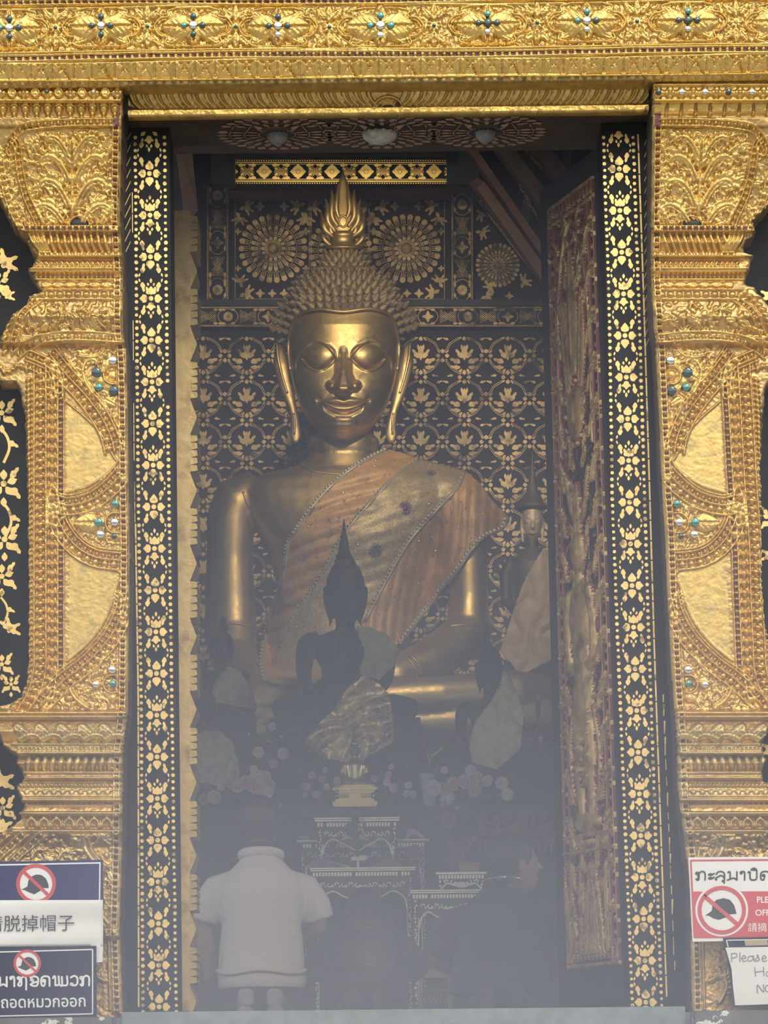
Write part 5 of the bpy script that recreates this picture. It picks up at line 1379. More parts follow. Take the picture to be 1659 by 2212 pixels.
# ------------------------------------------------------------ smaller statues
DARKBR = mat('dark_bronze', (.014, .015, .018), .5, .2, .3, 10, spec=.2)
TANB = mat('pale_gilded_face', (.80, .62, .40), .5, .3, .15, 20)
SILK_G = mat('greenish_gold_gauze', (.42, .38, .20), .5, .15, .2, 30, .0008, 120, color2=(.54, .42, .24), mixlo=.48, mixhi=.7, mscale=5)
SILK_Y = mat('crumpled_gold_gauze', (.90, .60, .20), .30, .45, .3, 60, .002, 60, color2=(.50, .35, .16), mixlo=.45, mixhi=.62, mscale=9)
SILK_C = mat('cream_gauze', (.74, .58, .32), .5, .1, .2, 30, .0008, 120, color2=(.50, .43, .26), mixlo=.45, mixhi=.68, mscale=6)
SILK_T = mat('tan_silk_robe', (.66, .46, .27), .55, .1, .15, 20, .0006, 120, color2=(.50, .36, .24), mixlo=.5, mixhi=.7, mscale=4)
def small_buddha(name, label, Y, cx, tip, crown, chin, hw, sh_y, sh_w, lap_y, lap_w, base_y, m=DARKBR, spire_w=None, tiers=False, lean=0, plinth_w=None, plinth_bottom=None):
    """seated figure: rows of the spire tip, crown, chin, shoulders, lap and base in the photograph"""
    fn = pxray(Y); fb = pxlevel(Y, cx, base_y); H = chin - crown; sw = sh_w / 2; root = empty(name, P(cx, base_y, Y), label, 'statue', 'small seated statues on the altar')
    mb = MB(fn)
    mb.tube([(cx, y, 0) for y in (crown - 1, crown + .10 * H, crown + .3 * H, crown + .5 * H, crown + .7 * H, crown + .88 * H, chin)], [hw * k for k in (.30, .72, .98, 1.0, .92, .68, .3)], 20, rad2=[hw * k for k in (.3, .75, 1.02, 1.05, .98, .8, .4)])
    mb.tube([(cx, crown + .48 * H, hw * .95), (cx, crown + .66 * H, hw * 1.14), (cx, crown + .70 * H, hw * 1.0)], [hw * .09, hw * .22, hw * .12], 8)       # nose
    mb.tube([(cx - hw * .3, crown + .8 * H, hw * .86), (cx, crown + .81 * H, hw * .98), (cx + hw * .3, crown + .8 * H, hw * .86)], [hw * .05, hw * .12, hw * .05], 8)
    for hd in (-1, 1):
        mb.tube(catmull([(cx + hd * hw * 1.12, crown + .42 * H, -2), (cx + hd * hw * 1.02, crown + .6 * H, 0), (cx + hd * hw * .86, crown + .85 * H, 2), (cx + hd * hw * .74, chin - .02 * H, 2), (cx + hd * hw * .86, chin + .07 * H, 2)], 4), np.interp(np.linspace(0, 1, 17), [0, .3, .7, 1], [.06 * hw, .16 * hw, .12 * hw, .05 * hw]), 8)
        mb.tube([(cx + hd * hw * .15, crown + .42 * H, hw * .92), (cx + hd * hw * .5, crown + .38 * H, hw * .9), (cx + hd * hw * .85, crown + .45 * H, hw * .6)], [hw * .05, hw * .08, hw * .04], 6)
        mb.ball((cx + hd * hw * .45, crown + .52 * H, hw * .80), (hw * .3, hw * .17, hw * .2), 0, 10, 6)
    mb.tube([(cx, chin - .16 * H, -4), (cx, (chin + sh_y) / 2, -5), (cx, sh_y, -6)], [hw * .52, hw * .5, hw * .66], 14)
    T = sh_y + (lap_y - sh_y) * np.array([-.10, .0, .10, .28, .55, .8, 1.0])
    mb.tube([(cx, y, -4) for y in T], [hw * .6, sw * .66, sw * .86, sw * .78, sw * .58, sw * .6, sw * .7], 24, rad2=[hw * .5, sw * .36, sw * .44, sw * .46, sw * .40, sw * .42, sw * .46])
    L = lap_y - sh_y
    mb.tube(catmull([(cx - sw * .62, sh_y + L * .04, 0), (cx - sw * .92, sh_y + L * .14, 0), (cx - sw * 1.0, sh_y + L * .45, 4), (cx - sw * .98, sh_y + L * .72, sw * .3), (cx - sw * .86, lap_y - L * .03, sw * .75)], 5), np.interp(np.linspace(0, 1, 21), [0, .25, .6, 1], [sw * .2, sw * .25, sw * .2, sw * .14]), 12)
    mb.tube(catmull([(cx + sw * .62, sh_y + L * .04, 0), (cx + sw * .92, sh_y + L * .14, 0), (cx + sw * 1.0, sh_y + L * .5, 4), (cx + sw * .84, sh_y + L * .82, sw * .45), (cx + sw * .2, lap_y - L * .05, sw * .8)], 5), np.interp(np.linspace(0, 1, 21), [0, .25, .6, 1], [sw * .2, sw * .25, sw * .2, sw * .13]), 12)
    for k in range(4): mb.tube([(cx - sw * .95 + k * sw * .09, lap_y - L * .05, sw * .85), (cx - sw * .95 + k * sw * .09, lap_y + L * .1, sw * .95), (cx - sw * .93 + k * sw * .085, lap_y + L * (.2 - .02 * (k in (0, 3))), sw * .9)], sw * .045, 6)
    lw = lap_w / 2; lh = (base_y - lap_y)
    mb.tube(catmull([(cx - lw * .88, lap_y + lh * .45, 0), (cx - lw * .55, lap_y + lh * .3, sw * .6), (cx, lap_y + lh * .35, sw * .9), (cx + lw * .55, lap_y + lh * .3, sw * .6), (cx + lw * .88, lap_y + lh * .45, 0)], 5), np.interp(np.linspace(0, 1, 21), [0, .2, .5, .8, 1], [lh * .45, lh * .5, lh * .36, lh * .5, lh * .45]), 14)
    mb.ball((cx, lap_y + lh * .55, sw * .2), (lw * .9, lh * .45, sw * .7), 0, 20, 10)
    mb.build('body', m, root, remesh=max(.004, hw * .085 * Y / F), smooth_it=2)
    mb = MB(fn); w = spire_w or hw * .42; hgt = crown - tip
    if tiers:
        mb.lathe([(w, -(0))] and [(w, crown + 2), (w * 1.1, crown - .12 * hgt), (w * .8, crown - .3 * hgt), (w * .75, crown - .5 * hgt), (w * .45, crown - .8 * hgt), (w * .3, tip)], (cx + lean, 0, 0), 12, axis=1)
        for r in range(4):
            for k in range(6): a = k * 1.047; y = crown - hgt * (.12 + .2 * r); q = w * (1.15 - .17 * r); mb.tube([(cx + lean + q * .7 * math.cos(a), y + 2, q * .7 * math.sin(a)), (cx + lean + q * 1.2 * math.cos(a), y - 2, q * 1.2 * math.sin(a)), (cx + lean + q * 1.25 * math.cos(a), y - hgt * .1, q * 1.25 * math.sin(a))], [1.5, 1.2, .3], 5)
    else:
        mb.lathe([(w * 1.2, crown + .06 * H), (w * 1.25, crown - .02 * hgt), (w * .95, crown - .06 * hgt), (w * 1.1, crown - .10 * hgt), (w * .72, crown - .22 * hgt), (w * .58, crown - .42 * hgt), (w * .36, crown - .62 * hgt), (w * .24, crown - .70 * hgt), (w * .2, crown - .85 * hgt), (.6, tip)], (cx + lean, 0, 0), 14, axis=1)
        mb.lathe([(hw * .62, crown + .22 * H), (hw * .66, crown + .1 * H), (hw * .45, crown - .02 * H), (w, crown - .06 * H)], (cx, 0, 0), 16, axis=1)
    mb.build('crown_spire', m, root, smooth=True)
    mb = MB(fb); pw = (plinth_w or lap_w * 1.02) / 2; zst = min((z_mid, z_low), key=lambda q: abs(q - P(cx, plinth_bottom, Y)[2])); pb = base_y + (P(cx, base_y, Y)[2] - zst) * F / Y - .5; hh = pb - base_y
    for a, b, k in ((0, .2, .96), (.2, .38, 1.0), (.38, .62, .9), (.62, .8, .96), (.8, 1.0, 1.04)):
        mb.box((cx - pw * k, base_y + hh * a, -sw * 1.1 * k), (cx + pw * k, base_y + hh * b, sw * 1.1 * k))
    mb.build('plinth', m, root)
    mbv = MB(); 
    return root, fn
def drape(name, label, Y, poly, dome, m, cat='cloth', folds=3.0, seed=1, lift=0, fold_dir=(.8, .5), freq=.16, parent=None, crumple=2.5):
    """cloth hung over a figure: dome(x, y) is how far it stands out, in pixels"""
    poly = np.array([p for a, b in zip(poly, list(poly[1:]) + [poly[0]]) for p in (np.linspace(0, 1, 6)[:-1, None] * (np.array(b, float) - a) + a)]); poly += (np.random.default_rng(seed).random(poly.shape) - .5) * 1.0
    x0, y0 = poly.min(0) - 4; x1, y1 = poly.max(0) + 4; st = 2.2
    gx, gy = np.meshgrid(np.arange(x0, x1, st), np.arange(y0, y1, st))
    d = dome(gx, gy) + folds * 1.5 * np.abs(np.sin(((gx * fold_dir[0] + gy * fold_dir[1]) * freq + 4 * vnoise(gx.shape, 22, seed)) * .7)) + 7 * (vnoise(gx.shape, 30, seed + 2) - .5) + (vnoise(gx.shape, 7, seed + 1) - .5) * crumple + lift
    root = empty(name, P((x0 + x1) / 2, y1, Y), label, cat, 'robes of the smaller statues')
    mask = inpoly(poly, gx, gy)
    o = cloth_piece('cloth', m, mask, 0, root, gx, gy, d, pxray(Y), 3)
    return root
def dome_of(cx, cy, rx, ry, h, base=0):
    return lambda x, y: base + h * np.sqrt(np.clip(1 - ((x - cx) / rx) ** 2 * .8 - ((y - cy) / ry) ** 2 * .5, .02, 1))
small_buddha('dark_seated_buddha', 'tall dark seated statue with a needle spire in front of the sash', 19.7, 746, 1120, 1212, 1344, 42, 1374, 178, 1508, 326, 1560, spire_w=17, lean=-3, plinth_w=336, plinth_bottom=1642)
drape('gauze_robe', 'greenish gauze over the shoulder of the tall dark statue', 19.62, [(768, 1350), (800, 1354), (836, 1368), (866, 1404), (850, 1440), (818, 1474), (788, 1480), (772, 1440), (776, 1390)], dome_of(800, 1420, 75, 110, 34, 12), SILK_G, seed=3)
small_buddha('dark_seated_buddha', 'lesser dark statue wrapped in crumpled gold gauze, in front of the tall one', 19.0, 752, 1340, 1366, 1442, 30, 1470, 130, 1580, 200, 1630, spire_w=9, plinth_w=190, plinth_bottom=ZROW(z_low, 19.0))
drape('gauze_robe', 'crumpled shiny gold gauze hanging to two points below a dark statue', 18.93, [(782, 1458), (822, 1476), (842, 1500), (851, 1560), (852, 1602), (820, 1622), (768, 1652), (700, 1640), (654, 1600), (690, 1560), (724, 1528), (748, 1486)], dome_of(765, 1550, 110, 130, 56, 22), SILK_Y, folds=5, seed=9, fold_dir=(.5, .8), freq=.13, crumple=8)
small_buddha('dark_seated_buddha', 'small dark statue with a tiered crown and cream robe, beside the notched door edge', 19.6, 482, 1330, 1364, 1428, 22, 1452, 96, 1512, 140, 1546, spire_w=9, tiers=True, plinth_w=140, plinth_bottom=ZROW(z_mid, 19.6))
drape('gauze_robe', 'cream gauze robe of the small statue with the tiered crown', 19.54, [(492, 1437), (522, 1450), (538, 1476), (556, 1524), (548, 1533), (508, 1526), (466, 1518), (457, 1490), (470, 1464)], dome_of(500, 1490, 60, 70, 32, 10), SILK_C, seed=15, fold_dir=(.3, .7))
small_buddha('dark_seated_buddha', 'dim statue half hidden by the notched door edge, under the tiered-crown statue', 19.0, 442, 1425, 1490, 1556, 24, 1580, 120, 1676, 170, 1714, spire_w=9, plinth_w=170, plinth_bottom=ZROW(z_low, 19.0))
drape('gauze_robe', 'dull olive gauze robe over a dim statue beside the notched door edge', 18.95, [(418, 1590), (440, 1577), (475, 1578), (502, 1600), (516, 1650), (520, 1692), (470, 1698), (416, 1690)], dome_of(455, 1640, 85, 100, 44, 10), SILK_G, seed=21, fold_dir=(1, .1), freq=.2)
small_buddha('dark_seated_buddha', 'dark statue in a pale olive robe near the carved red door', 19.0, 1058, 1342, 1402, 1492, 28, 1522, 124, 1606, 176, 1644, spire_w=12, lean=-6, plinth_w=176, plinth_bottom=ZROW(z_low, 19.0))
drape('gauze_robe', 'pale olive gauze robe with a pointed hem on the statue near the carved red door', 18.92, [(1087, 1442), (1104, 1464), (1122, 1508), (1134, 1544), (1124, 1620), (1074, 1664), (1018, 1648), (1012, 1600), (1028, 1553), (1052, 1524), (1078, 1484)], dome_of(1068, 1560, 80, 120, 44, 14), SILK_C, seed=27, fold_dir=(.9, -.3), freq=.12)
# standing statue behind the red door leaf
def standing():
    Y = 21.6; fn = pxfn(Y); cx = 1150; yf = ZROW(zt_big, Y); root = empty('standing_buddha', P(1150, yf, Y), 'standing crowned statue with a pale face and tan robe beside the carved red door', 'statue')
    mb = MB(fn)
    mb.tube([(cx, y, 0) for y in (1092, 1104, 1122, 1140, 1155, 1166)], [18, 21, 22, 20, 15, 7], 18, rad2=[18, 22, 23, 22, 18, 10])
    mb.tube([(cx, 1126, 20), (cx, 1143, 27), (cx, 1146, 24)], [2.5, 5, 3], 8); mb.tube([(cx - 8, 1154, 17), (cx, 1155, 21), (cx + 8, 1154, 17)], [1.5, 3, 1.5], 8)
    for hd in (-1, 1): mb.tube([(cx + hd * 3, 1122, 21), (cx + hd * 11, 1119, 20), (cx + hd * 18, 1124, 13)], [1.2, 1.8, 1], 6); mb.ball((cx + hd * 10, 1130, 17), (6.5, 3.5, 4), 0, 8, 6); mb.tube([(cx + hd * 24, 1118, -4), (cx + hd * 23, 1145, 0), (cx + hd * 20, 1172, 2)], [2, 4, 3], 8)
    mb.build('face', TANB, root, remesh=.005, smooth_it=1)
    mb = MB(fn)
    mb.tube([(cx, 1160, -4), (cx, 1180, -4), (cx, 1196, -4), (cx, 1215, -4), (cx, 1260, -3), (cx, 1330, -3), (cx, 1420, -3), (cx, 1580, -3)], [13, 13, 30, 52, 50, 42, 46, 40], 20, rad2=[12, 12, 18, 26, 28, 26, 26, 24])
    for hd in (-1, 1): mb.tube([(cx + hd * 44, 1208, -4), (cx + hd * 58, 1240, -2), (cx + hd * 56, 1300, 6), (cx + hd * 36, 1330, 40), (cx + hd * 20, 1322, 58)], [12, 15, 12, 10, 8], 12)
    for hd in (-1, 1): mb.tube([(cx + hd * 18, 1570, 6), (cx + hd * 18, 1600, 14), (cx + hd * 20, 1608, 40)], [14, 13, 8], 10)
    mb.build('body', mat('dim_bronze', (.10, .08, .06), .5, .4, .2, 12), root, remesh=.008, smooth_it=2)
    mb = MB(fn)
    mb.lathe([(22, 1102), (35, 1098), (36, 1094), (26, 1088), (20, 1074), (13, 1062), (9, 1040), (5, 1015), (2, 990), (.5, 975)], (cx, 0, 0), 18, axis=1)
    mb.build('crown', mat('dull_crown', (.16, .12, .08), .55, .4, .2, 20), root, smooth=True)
    mb = MB(pxlevel(Y, cx, 1620)); yl = 1620 + (P(cx, 1620, Y)[2] - zt_big) * F / Y
    mb.box((cx - 60, 1604, -40), (cx + 60, yl - .5, 50)); mb.build('plinth', DARKBR, root)
    drape('gauze_robe', 'tan silk robe falling in a long point from the standing statue', 21.5, [(1172, 1184), (1196, 1186), (1206, 1420), (1182, 1432), (1122, 1462), (1104, 1436), (1078, 1406), (1098, 1350), (1128, 1262), (1148, 1222)], dome_of(1150, 1320, 110, 220, 50, 16), SILK_T, seed=33, fold_dir=(1, .25), freq=.11, folds=5)
standing()
# little bright Buddha on its gold step
def tiny():
    Y = 18.6; cx = 767; fn = pxlevel(Y, cx, 1748); gm = mat('bright_small_gold', (.62, .47, .20), .3, .9, .15, 30)
    root = empty('tiny_golden_buddha', P(cx, 1702, Y), 'tiny golden seated figure on a stepped gold base at the middle of the altar', 'statue')
    mb = MB(fn); mb.ball((cx, 1622, 0), (11, 15, 11)); mb.tube([(cx, 1634, 0), (cx, 1642, 0), (cx, 1652, 0), (cx, 1675, 0), (cx, 1694, 0)], [6, 9, 26, 22, 26], 14, rad2=[6, 8, 12, 14, 16])
    mb.tube([(cx, 1620, 9), (cx, 1628, 13)], [2, 3], 6)
    for hd in (-1, 1): mb.tube([(cx + hd * 22, 1654, 0), (cx + hd * 29, 1672, 2), (cx + hd * 20, 1690, 14)], [7, 6, 4], 8); mb.tube([(cx + hd * 34, 1694, 0), (cx + hd * 16, 1692, 16), (cx, 1694, 20)], [8, 8, 6], 10); mb.tube([(cx + hd * 12, 1616, 0), (cx + hd * 11, 1638, 0)], [2, 3], 6)
    mb.build('body', gm, root, remesh=.005, smooth_it=1)
    mb = MB(fn); mb.lathe([(9, 1612), (8, 1604), (4, 1596), (3, 1585), (.4, 1572)], (cx, 0, 0), 12, axis=1); mb.build('crown_spire', gm, root, smooth=True)
    mb = MB(fn)
    for y0, y1, w in ((1697, 1703, 44), (1703, 1709, 48), (1709, 1714, 42), (1714, 1728, 36), (1728, 1733, 42), (1733, 1741, 48), (1741, 1748, 46)): mb.box((cx - w, y0, -w * .6), (cx + w, y1, w * .6))
    for hd in (-1, 1):
        for k in range(5): mb.ball((cx + hd * (16 + 6 * k), 1721, 24), (3, 5, 3), 0, 8, 5)
    mb.build('stepped_base', gm, root)
tiny()
# ------------------------------------------------------------ gilded offering tables
LACQ = mat('table_black_lacquer', (.018, .016, .020), .4, 0, .2, 10)
TGOLD = mat('table_gilding', (.95, .88, .66), .4, .35, .15, 40)
def table(label, Y, x0, x1, ytop, ybot, slab_h=8, apron=48, dep=.5, legw=16):
    xm = (x0 + x1) / 2; fn = pxlevel(Y, xm, ytop); k = Y / F
    if ybot > 2100: ybot = ytop + P(xm, ytop, Y)[2] / k
    root = empty('offering_table', P((x0 + x1) / 2, ybot, Y), label, 'table', 'gilded offering tables'); D = -dep / k
    mb = MB(fn); mb.box((x0 - 4, ytop, D), (x1 + 4, ytop + slab_h, 4)); mb.box((x0, ytop + slab_h, D + 4), (x1, ytop + slab_h + 12, 0)); mb.build('table_top', LACQ, root)
    mb = MB(fn); mb.box((x0 - 5, ytop, 3.5), (x1 + 5, ytop + 3, 5.5)); mb.box((x0 - 4, ytop + 4.5, 3.5), (x1 + 4, ytop + slab_h - 1, 5))
    for x in np.arange(x0 + 4, x1 - 2, 6.6):
        if rng.random() < .9: mb.box((x - 2.3, ytop + slab_h + 2, -1), (x + 2.3, ytop + slab_h + 10, 1.6))
    mb.build('bead_moulding', TGOLD, root)
    ya = ytop + slab_h + 12; mb = MB(fn); w = x1 - x0; xm = (x0 + x1) / 2
    prof = [(x0, ya), (x1, ya), (x1, ya + apron)] + [tuple(p) for p in catmull([(x1 - legw, ya + apron), (x1 - legw - 6, ya + apron * .62), (x1 - w * .20, ya + apron * .42), (x1 - w * .30, ya + apron * .56), (xm + w * .12, ya + apron * .66), (xm, ya + apron * .85), (xm - w * .12, ya + apron * .66), (x0 + w * .30, ya + apron * .56), (x0 + w * .20, ya + apron * .42), (x0 + legw + 6, ya + apron * .62), (x0 + legw, ya + apron)], 4)] + [(x0, ya + apron)]
    mb.prism(prof, -5, -1); mb.build('apron', LACQ, root)
    for lab, xa, s in (('a', x0, 1), ('b', x1, -1)):
        for dz in (-1, D + legw):
            mb = MB(fn); q = [(xa, ya), (xa + s * legw, ya), (xa + s * legw * .8, ya + (ybot - ya) * .5), (xa + s * legw * .9, ybot), (xa - s * 3, ybot), (xa + s * 1, ya + (ybot - ya) * .5)]
            mb.prism(q, dz - legw * .7, dz); o = mb.build('leg', LACQ, root)
            if dz == -1:
                m2 = MB(fn); yy = ya + 4
                while yy < ybot - 6:
                    m2.ball((xa + s * legw * .55 + rng.uniform(-2, 2), yy, 0), (rng.uniform(1.5, 3.4), rng.uniform(2, 4.5), 1.8), 0, 7, 5); yy += rng.uniform(5, 10)
                m2.tube([(xa + s * legw, ya + apron * .6, 0), (xa + s * (legw - 2), (ya + ybot) / 2, 0), (xa + s * legw * .9, ybot, 0)], 1.4, 6); m2.build('leg_gilding', TGOLD, o, smooth=True)
    mb = MB(fn); edge = catmull([(x1 - legw, ya + apron), (x1 - legw - 6, ya + apron * .62), (x1 - w * .20, ya + apron * .42), (x1 - w * .30, ya + apron * .56), (xm + w * .12, ya + apron * .66), (xm, ya + apron * .85), (xm - w * .12, ya + apron * .66), (x0 + w * .30, ya + apron * .56), (x0 + w * .20, ya + apron * .42), (x0 + legw + 6, ya + apron * .62), (x0 + legw, ya + apron)], 4)
    mb.tube([(x, y, 0) for x, y in edge], 2.0, 6)
    for hd, xb in ((1, x0 + legw), (-1, x1 - legw)):
        for i in range(int(w * .42 / 15)):
            cxs = xb + hd * (8 + i * 15); cys = ya + apron * .22; r = 6.5 if i % 2 else 5
            mb.tube([(cxs + hd * r * (1 - t / 7) * math.cos(t), cys + r * (1 - t / 7) * math.sin(t) * (1 if i % 2 else -1), 0) for t in np.linspace(0, 5, 12)], np.linspace(1.9, 1.0, 12), 6)
            mb.ball((cxs + hd * 7, cys + 4, 0), (2.2, 3, 1.4), 0, 7, 5)
    for a in np.linspace(.4, 2.74, 6): mb.tube([(xm, ya + apron * .25, 0), (xm + 9 * math.cos(a), ya + apron * .25 + 9 * math.sin(a), 1), (xm + 17 * math.cos(a), ya + apron * .25 + 16 * math.sin(a), 0)], [1, 2.6, .4], 6)
    mb.build('apron_gilding', TGOLD, root, smooth=True)
    return root
FLOOR_PY = lambda Y: HZ + ZC * F / Y
table('wide rear gilded table, its ends showing behind the centre stack', 18.0, 646, 922, 1814, FLOOR_PY(18.0), 6, 60, .38, 14)
table('topmost gilded table of the centre stack, under the tiny golden figure', 17.69, 684, 858, 1766, 1886, 9, 60, .27, 12)
def lowtable(): return table('lower gilded table of the centre stack with the tag and fans', 17.2, 674, 893, 1874, FLOOR_PY(17.2), 8, 74, .46, 14)
lowtable()
# support for the topmost table
mb = MB(); a = P(690, 1886, 17.69); b = P(852, 1886, 17.69); mb.box((a[0], 17.69, 0), (b[0], 17.96, a[2] - .003)); mb.build('cloth_covered_stand', DARKB, label='dark cloth covered stand under the topmost gilded table', cat='stand')
table('gilded table holding small boxes, beside the dark-topped kneeler', 16.9, 890, 1060, 1922, FLOOR_PY(16.9), 8, 66, .27, 14)
table('small gilded stand on the table beside the dark-topped kneeler', 16.95, 946, 1046, 1884, 1884 + (P(996, 1884, 16.95)[2] - P(975, 1922, 16.9)[2]) * F / 16.95 - .5, 4, 20, .16, 8)
# things on the tables
def simple(name, label, cat, mb, m, group=None, smooth=False, rest=None):
    o = mb.build(name, m, None, smooth=smooth, label=label, cat=cat, group=group)
    c = sum((Vector(v.co) for v in o.data.vertices), Vector()) / len(o.data.vertices)
    lo = min(v.co.z for v in o.data.vertices)
    d = Vector((c.x, c.y, lo)); o.data.transform(Matrix.Translation(-d)); o.location = d
    if rest: o.location.y = rest[0]; o.location.z = rest[1] + .001
    return o
mb = MB(pxfn(17.0)); mb.box((757, 1848, 0), (788, 1856, 3)); mb.box((755, 1856, -3), (790, 1874, 3)) if False else None
mb.box((770, 1856, -1), (775, 1874, 1)); mb.box((762, 1872, -5), (783, 1874, 6)); simple('name_tag', 'little bright tag standing on the lower gilded table', 'tag', mb, mat('cream_tag', (.80, .66, .44), .4), rest=(17.3, P(775, 1874, 17.2)[2]))
for x, lab in ((692, 'grey fan of folded leaves on the lower table, towards the white-shirted kneeler'), (842, 'grey fan of folded leaves on the lower table, towards the rose vase')):
    mb = MB(pxfn(16.98)); n = 12
    for k in range(n):
        a = math.pi * (k + .5) / n; mb.tube([(x, 1873, 0), (x + 16 * math.cos(a), 1873 - 14 * math.sin(a), 2), (x + 31 * math.cos(a), 1873 - 23 * math.sin(a), 0)], [2, 4.5, 1.5], 6)
    simple('leaf_fan', lab, 'fan', mb, mat('grey_leaf', (.16, .155, .15), .7, 0, .3, 40), 'folded leaf fans', True, (17.33, P(x, 1874, 17.2)[2]))
def crest():
    Y = 17.45; zl = P(770, 1874, 17.2)[2]; root = empty('winged_ornament', P(768, ZROW(zl, Y), Y), 'black ball lamp above a feathered gold ornament at the topmost table', 'ornament'); fn = pxfn(Y)
    mb = MB(fn); mb.ball((769, 1756, 6), (13, 14, 13), 0, 16, 10); mb.build('black_ball', LACQ, root, smooth=True)
    mb = MB(fn); mb.tube([(769, 1766, 6), (760, 1785, 8), (764, 1802, 8), (774, 1815, 6)], [8, 14, 12, 5], 12); mb.build('body', LACQ, root, smooth=True)
    yl = ZROW(zl + .004, Y); mb = MB(fn); mb.lathe([(16, yl), (15, yl - 4), (3, yl - 8), (2.5, 1812)], (772, 0, 4), 12, axis=1); mb.build('stem', LACQ, root, smooth=True)
    gm = mat('feather_gold', (.55, .42, .25), .45, .5, .2, 30)
    for hd in (-1, 1):
        mb = MB(fn)
        for k in range(9):
            a = .15 + k * .11; mb.tube([(766 + hd * 3, 1812, 10), (766 + hd * (16 + k), 1813 - 8 * math.sin(a * 2), 11), (766 + hd * (34 - k * 2.6), 1818 - k * 2.2, 8)], [1.2, 2.3, .5], 6)
        mb.build('wing', gm, root, smooth=True)
    mb = MB(fn)
    for k in range(14): mb.ball((770 + rng.uniform(-14, 16), 1786 + rng.uniform(-12, 14), 12 + rng.uniform(-3, 4)), (4, 5, 4), 0, 7, 5)
    mb.build('gilt_tuft', gm, root, smooth=True)
crest()
mb = MB(pxlevel(17.0, 1013, 1883)); mb.box((992, 1864, -12), (1035, 1883, 12)); mb.box((990, 1862, -14), (1037, 1867, 14)); simple('wooden_box', 'amber wooden box on the small gilded stand', 'box', mb, mat('amber_wood', (.30, .15, .07), .5, 0, .2, 30), rest=(17.02, P(1013, 1884, 16.95)[2]))
mb = MB(pxfn(17.95)); mb.tube([(878, 1812, 0), (884, 1800, 2), (892, 1796, 3), (900, 1800, 3), (910, 1806, 1), (916, 1812, 0)], [3, 6, 8, 7, 6, 3], 10); mb.tube([(884, 1802, 2), (880, 1793, 2), (886, 1790, 3)], [3, 2.5, 1], 8); simple('white_lotus', 'white folded lotus lying on the end of the rear table', 'flower', mb, mat('white_petal', (.72, .70, .70), .6), None, True, (18.06, P(898, 1814, 18.0)[2]))
mb = MB(pxfn(17.95)); mb.lathe([(12, 1813), (14, 1809), (16, 1806), (10, 1805)], (658, 0, 6), 16, axis=1); simple('glass_dish', 'small shiny dish on the end of the rear table above the white-shirted kneeler', 'dish', mb, mat('pale_glass', (.45, .55, .62), .15, .2), None, True, (18.06, P(658, 1814, 18.0)[2]))
mb = MB(pxlevel(16.5, 940, 2092)); yb = 2092 + P(940, 2092, 16.5)[2] * F / 16.5
for a, b, w in ((2092, 2099, 42), (2099, 2105, 40), (2105, 2112, 42)): mb.box((940 - w, a, -40), (940 + w, b, 10))
mb.box((905, 2112, -38), (912, yb, 6)); mb.box((968, 2112, -38), (975, yb, 6)); simple('low_bench', 'low bench with a ribbed pale rail between the dark-haired and dark-topped kneelers', 'bench', mb, mat('pale_rail', (.26, .20, .13), .5))
mb = MB(pxlevel(16.7, 950, 2132)); mb.box((905, 2132, -50), (1000, 2132 + P(950, 2132, 16.7)[2] * F / 16.7, 0))
for i in range(7): mb.tube([(918 + i * 12 + 5 * (1 - t / 6) * math.cos(t), 2156 + 12 * (1 - t / 6) * math.sin(t), 2) for t in np.linspace(0, 5, 10)], 1.6, 6, 1)
mb.box((905, 2138, 0), (1000, 2140, 2), 1); simple('carved_chest', 'low dark chest with gilt scrolls behind the low bench', 'chest', mb, [mat('red_dark_chest', (.05, .025, .025), .5), GOLD_DIM])
mb = MB(pxfn(16.45)); mb.lathe([(7, 2090), (8, 2086), (8, 2050), (7, 2042), (3, 2034), (3, 2028), (3.4, 2027), (3.4, 2022)], (951, 0, 0), 14, axis=1); simple('water_bottle', 'clear bluish bottle standing on the low bench', 'bottle', mb, mat('bluish_bottle', (.40, .46, .52), .2, 0, coat=.5), None, True, (16.53, P(951, 2092, 16.5)[2]))
# carved plinth of the altar by the door
def carved_block():
    root = empty('carved_pedestal', P(1110, FLOOR_PY(18.2), 18.2), 'wide dim gilded pedestal carved with scrolls behind the dark-topped kneeler', 'pedestal')
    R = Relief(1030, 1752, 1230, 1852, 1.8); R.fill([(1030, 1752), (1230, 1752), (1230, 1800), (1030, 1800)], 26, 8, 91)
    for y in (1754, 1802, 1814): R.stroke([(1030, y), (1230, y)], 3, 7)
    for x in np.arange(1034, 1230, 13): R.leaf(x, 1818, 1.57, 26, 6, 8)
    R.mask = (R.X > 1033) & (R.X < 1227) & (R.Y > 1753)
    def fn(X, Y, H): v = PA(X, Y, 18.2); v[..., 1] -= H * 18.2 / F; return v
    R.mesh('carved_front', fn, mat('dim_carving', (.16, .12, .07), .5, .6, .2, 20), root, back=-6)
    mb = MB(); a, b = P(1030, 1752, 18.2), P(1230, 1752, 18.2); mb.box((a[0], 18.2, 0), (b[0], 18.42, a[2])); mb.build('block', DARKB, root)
carved_block()
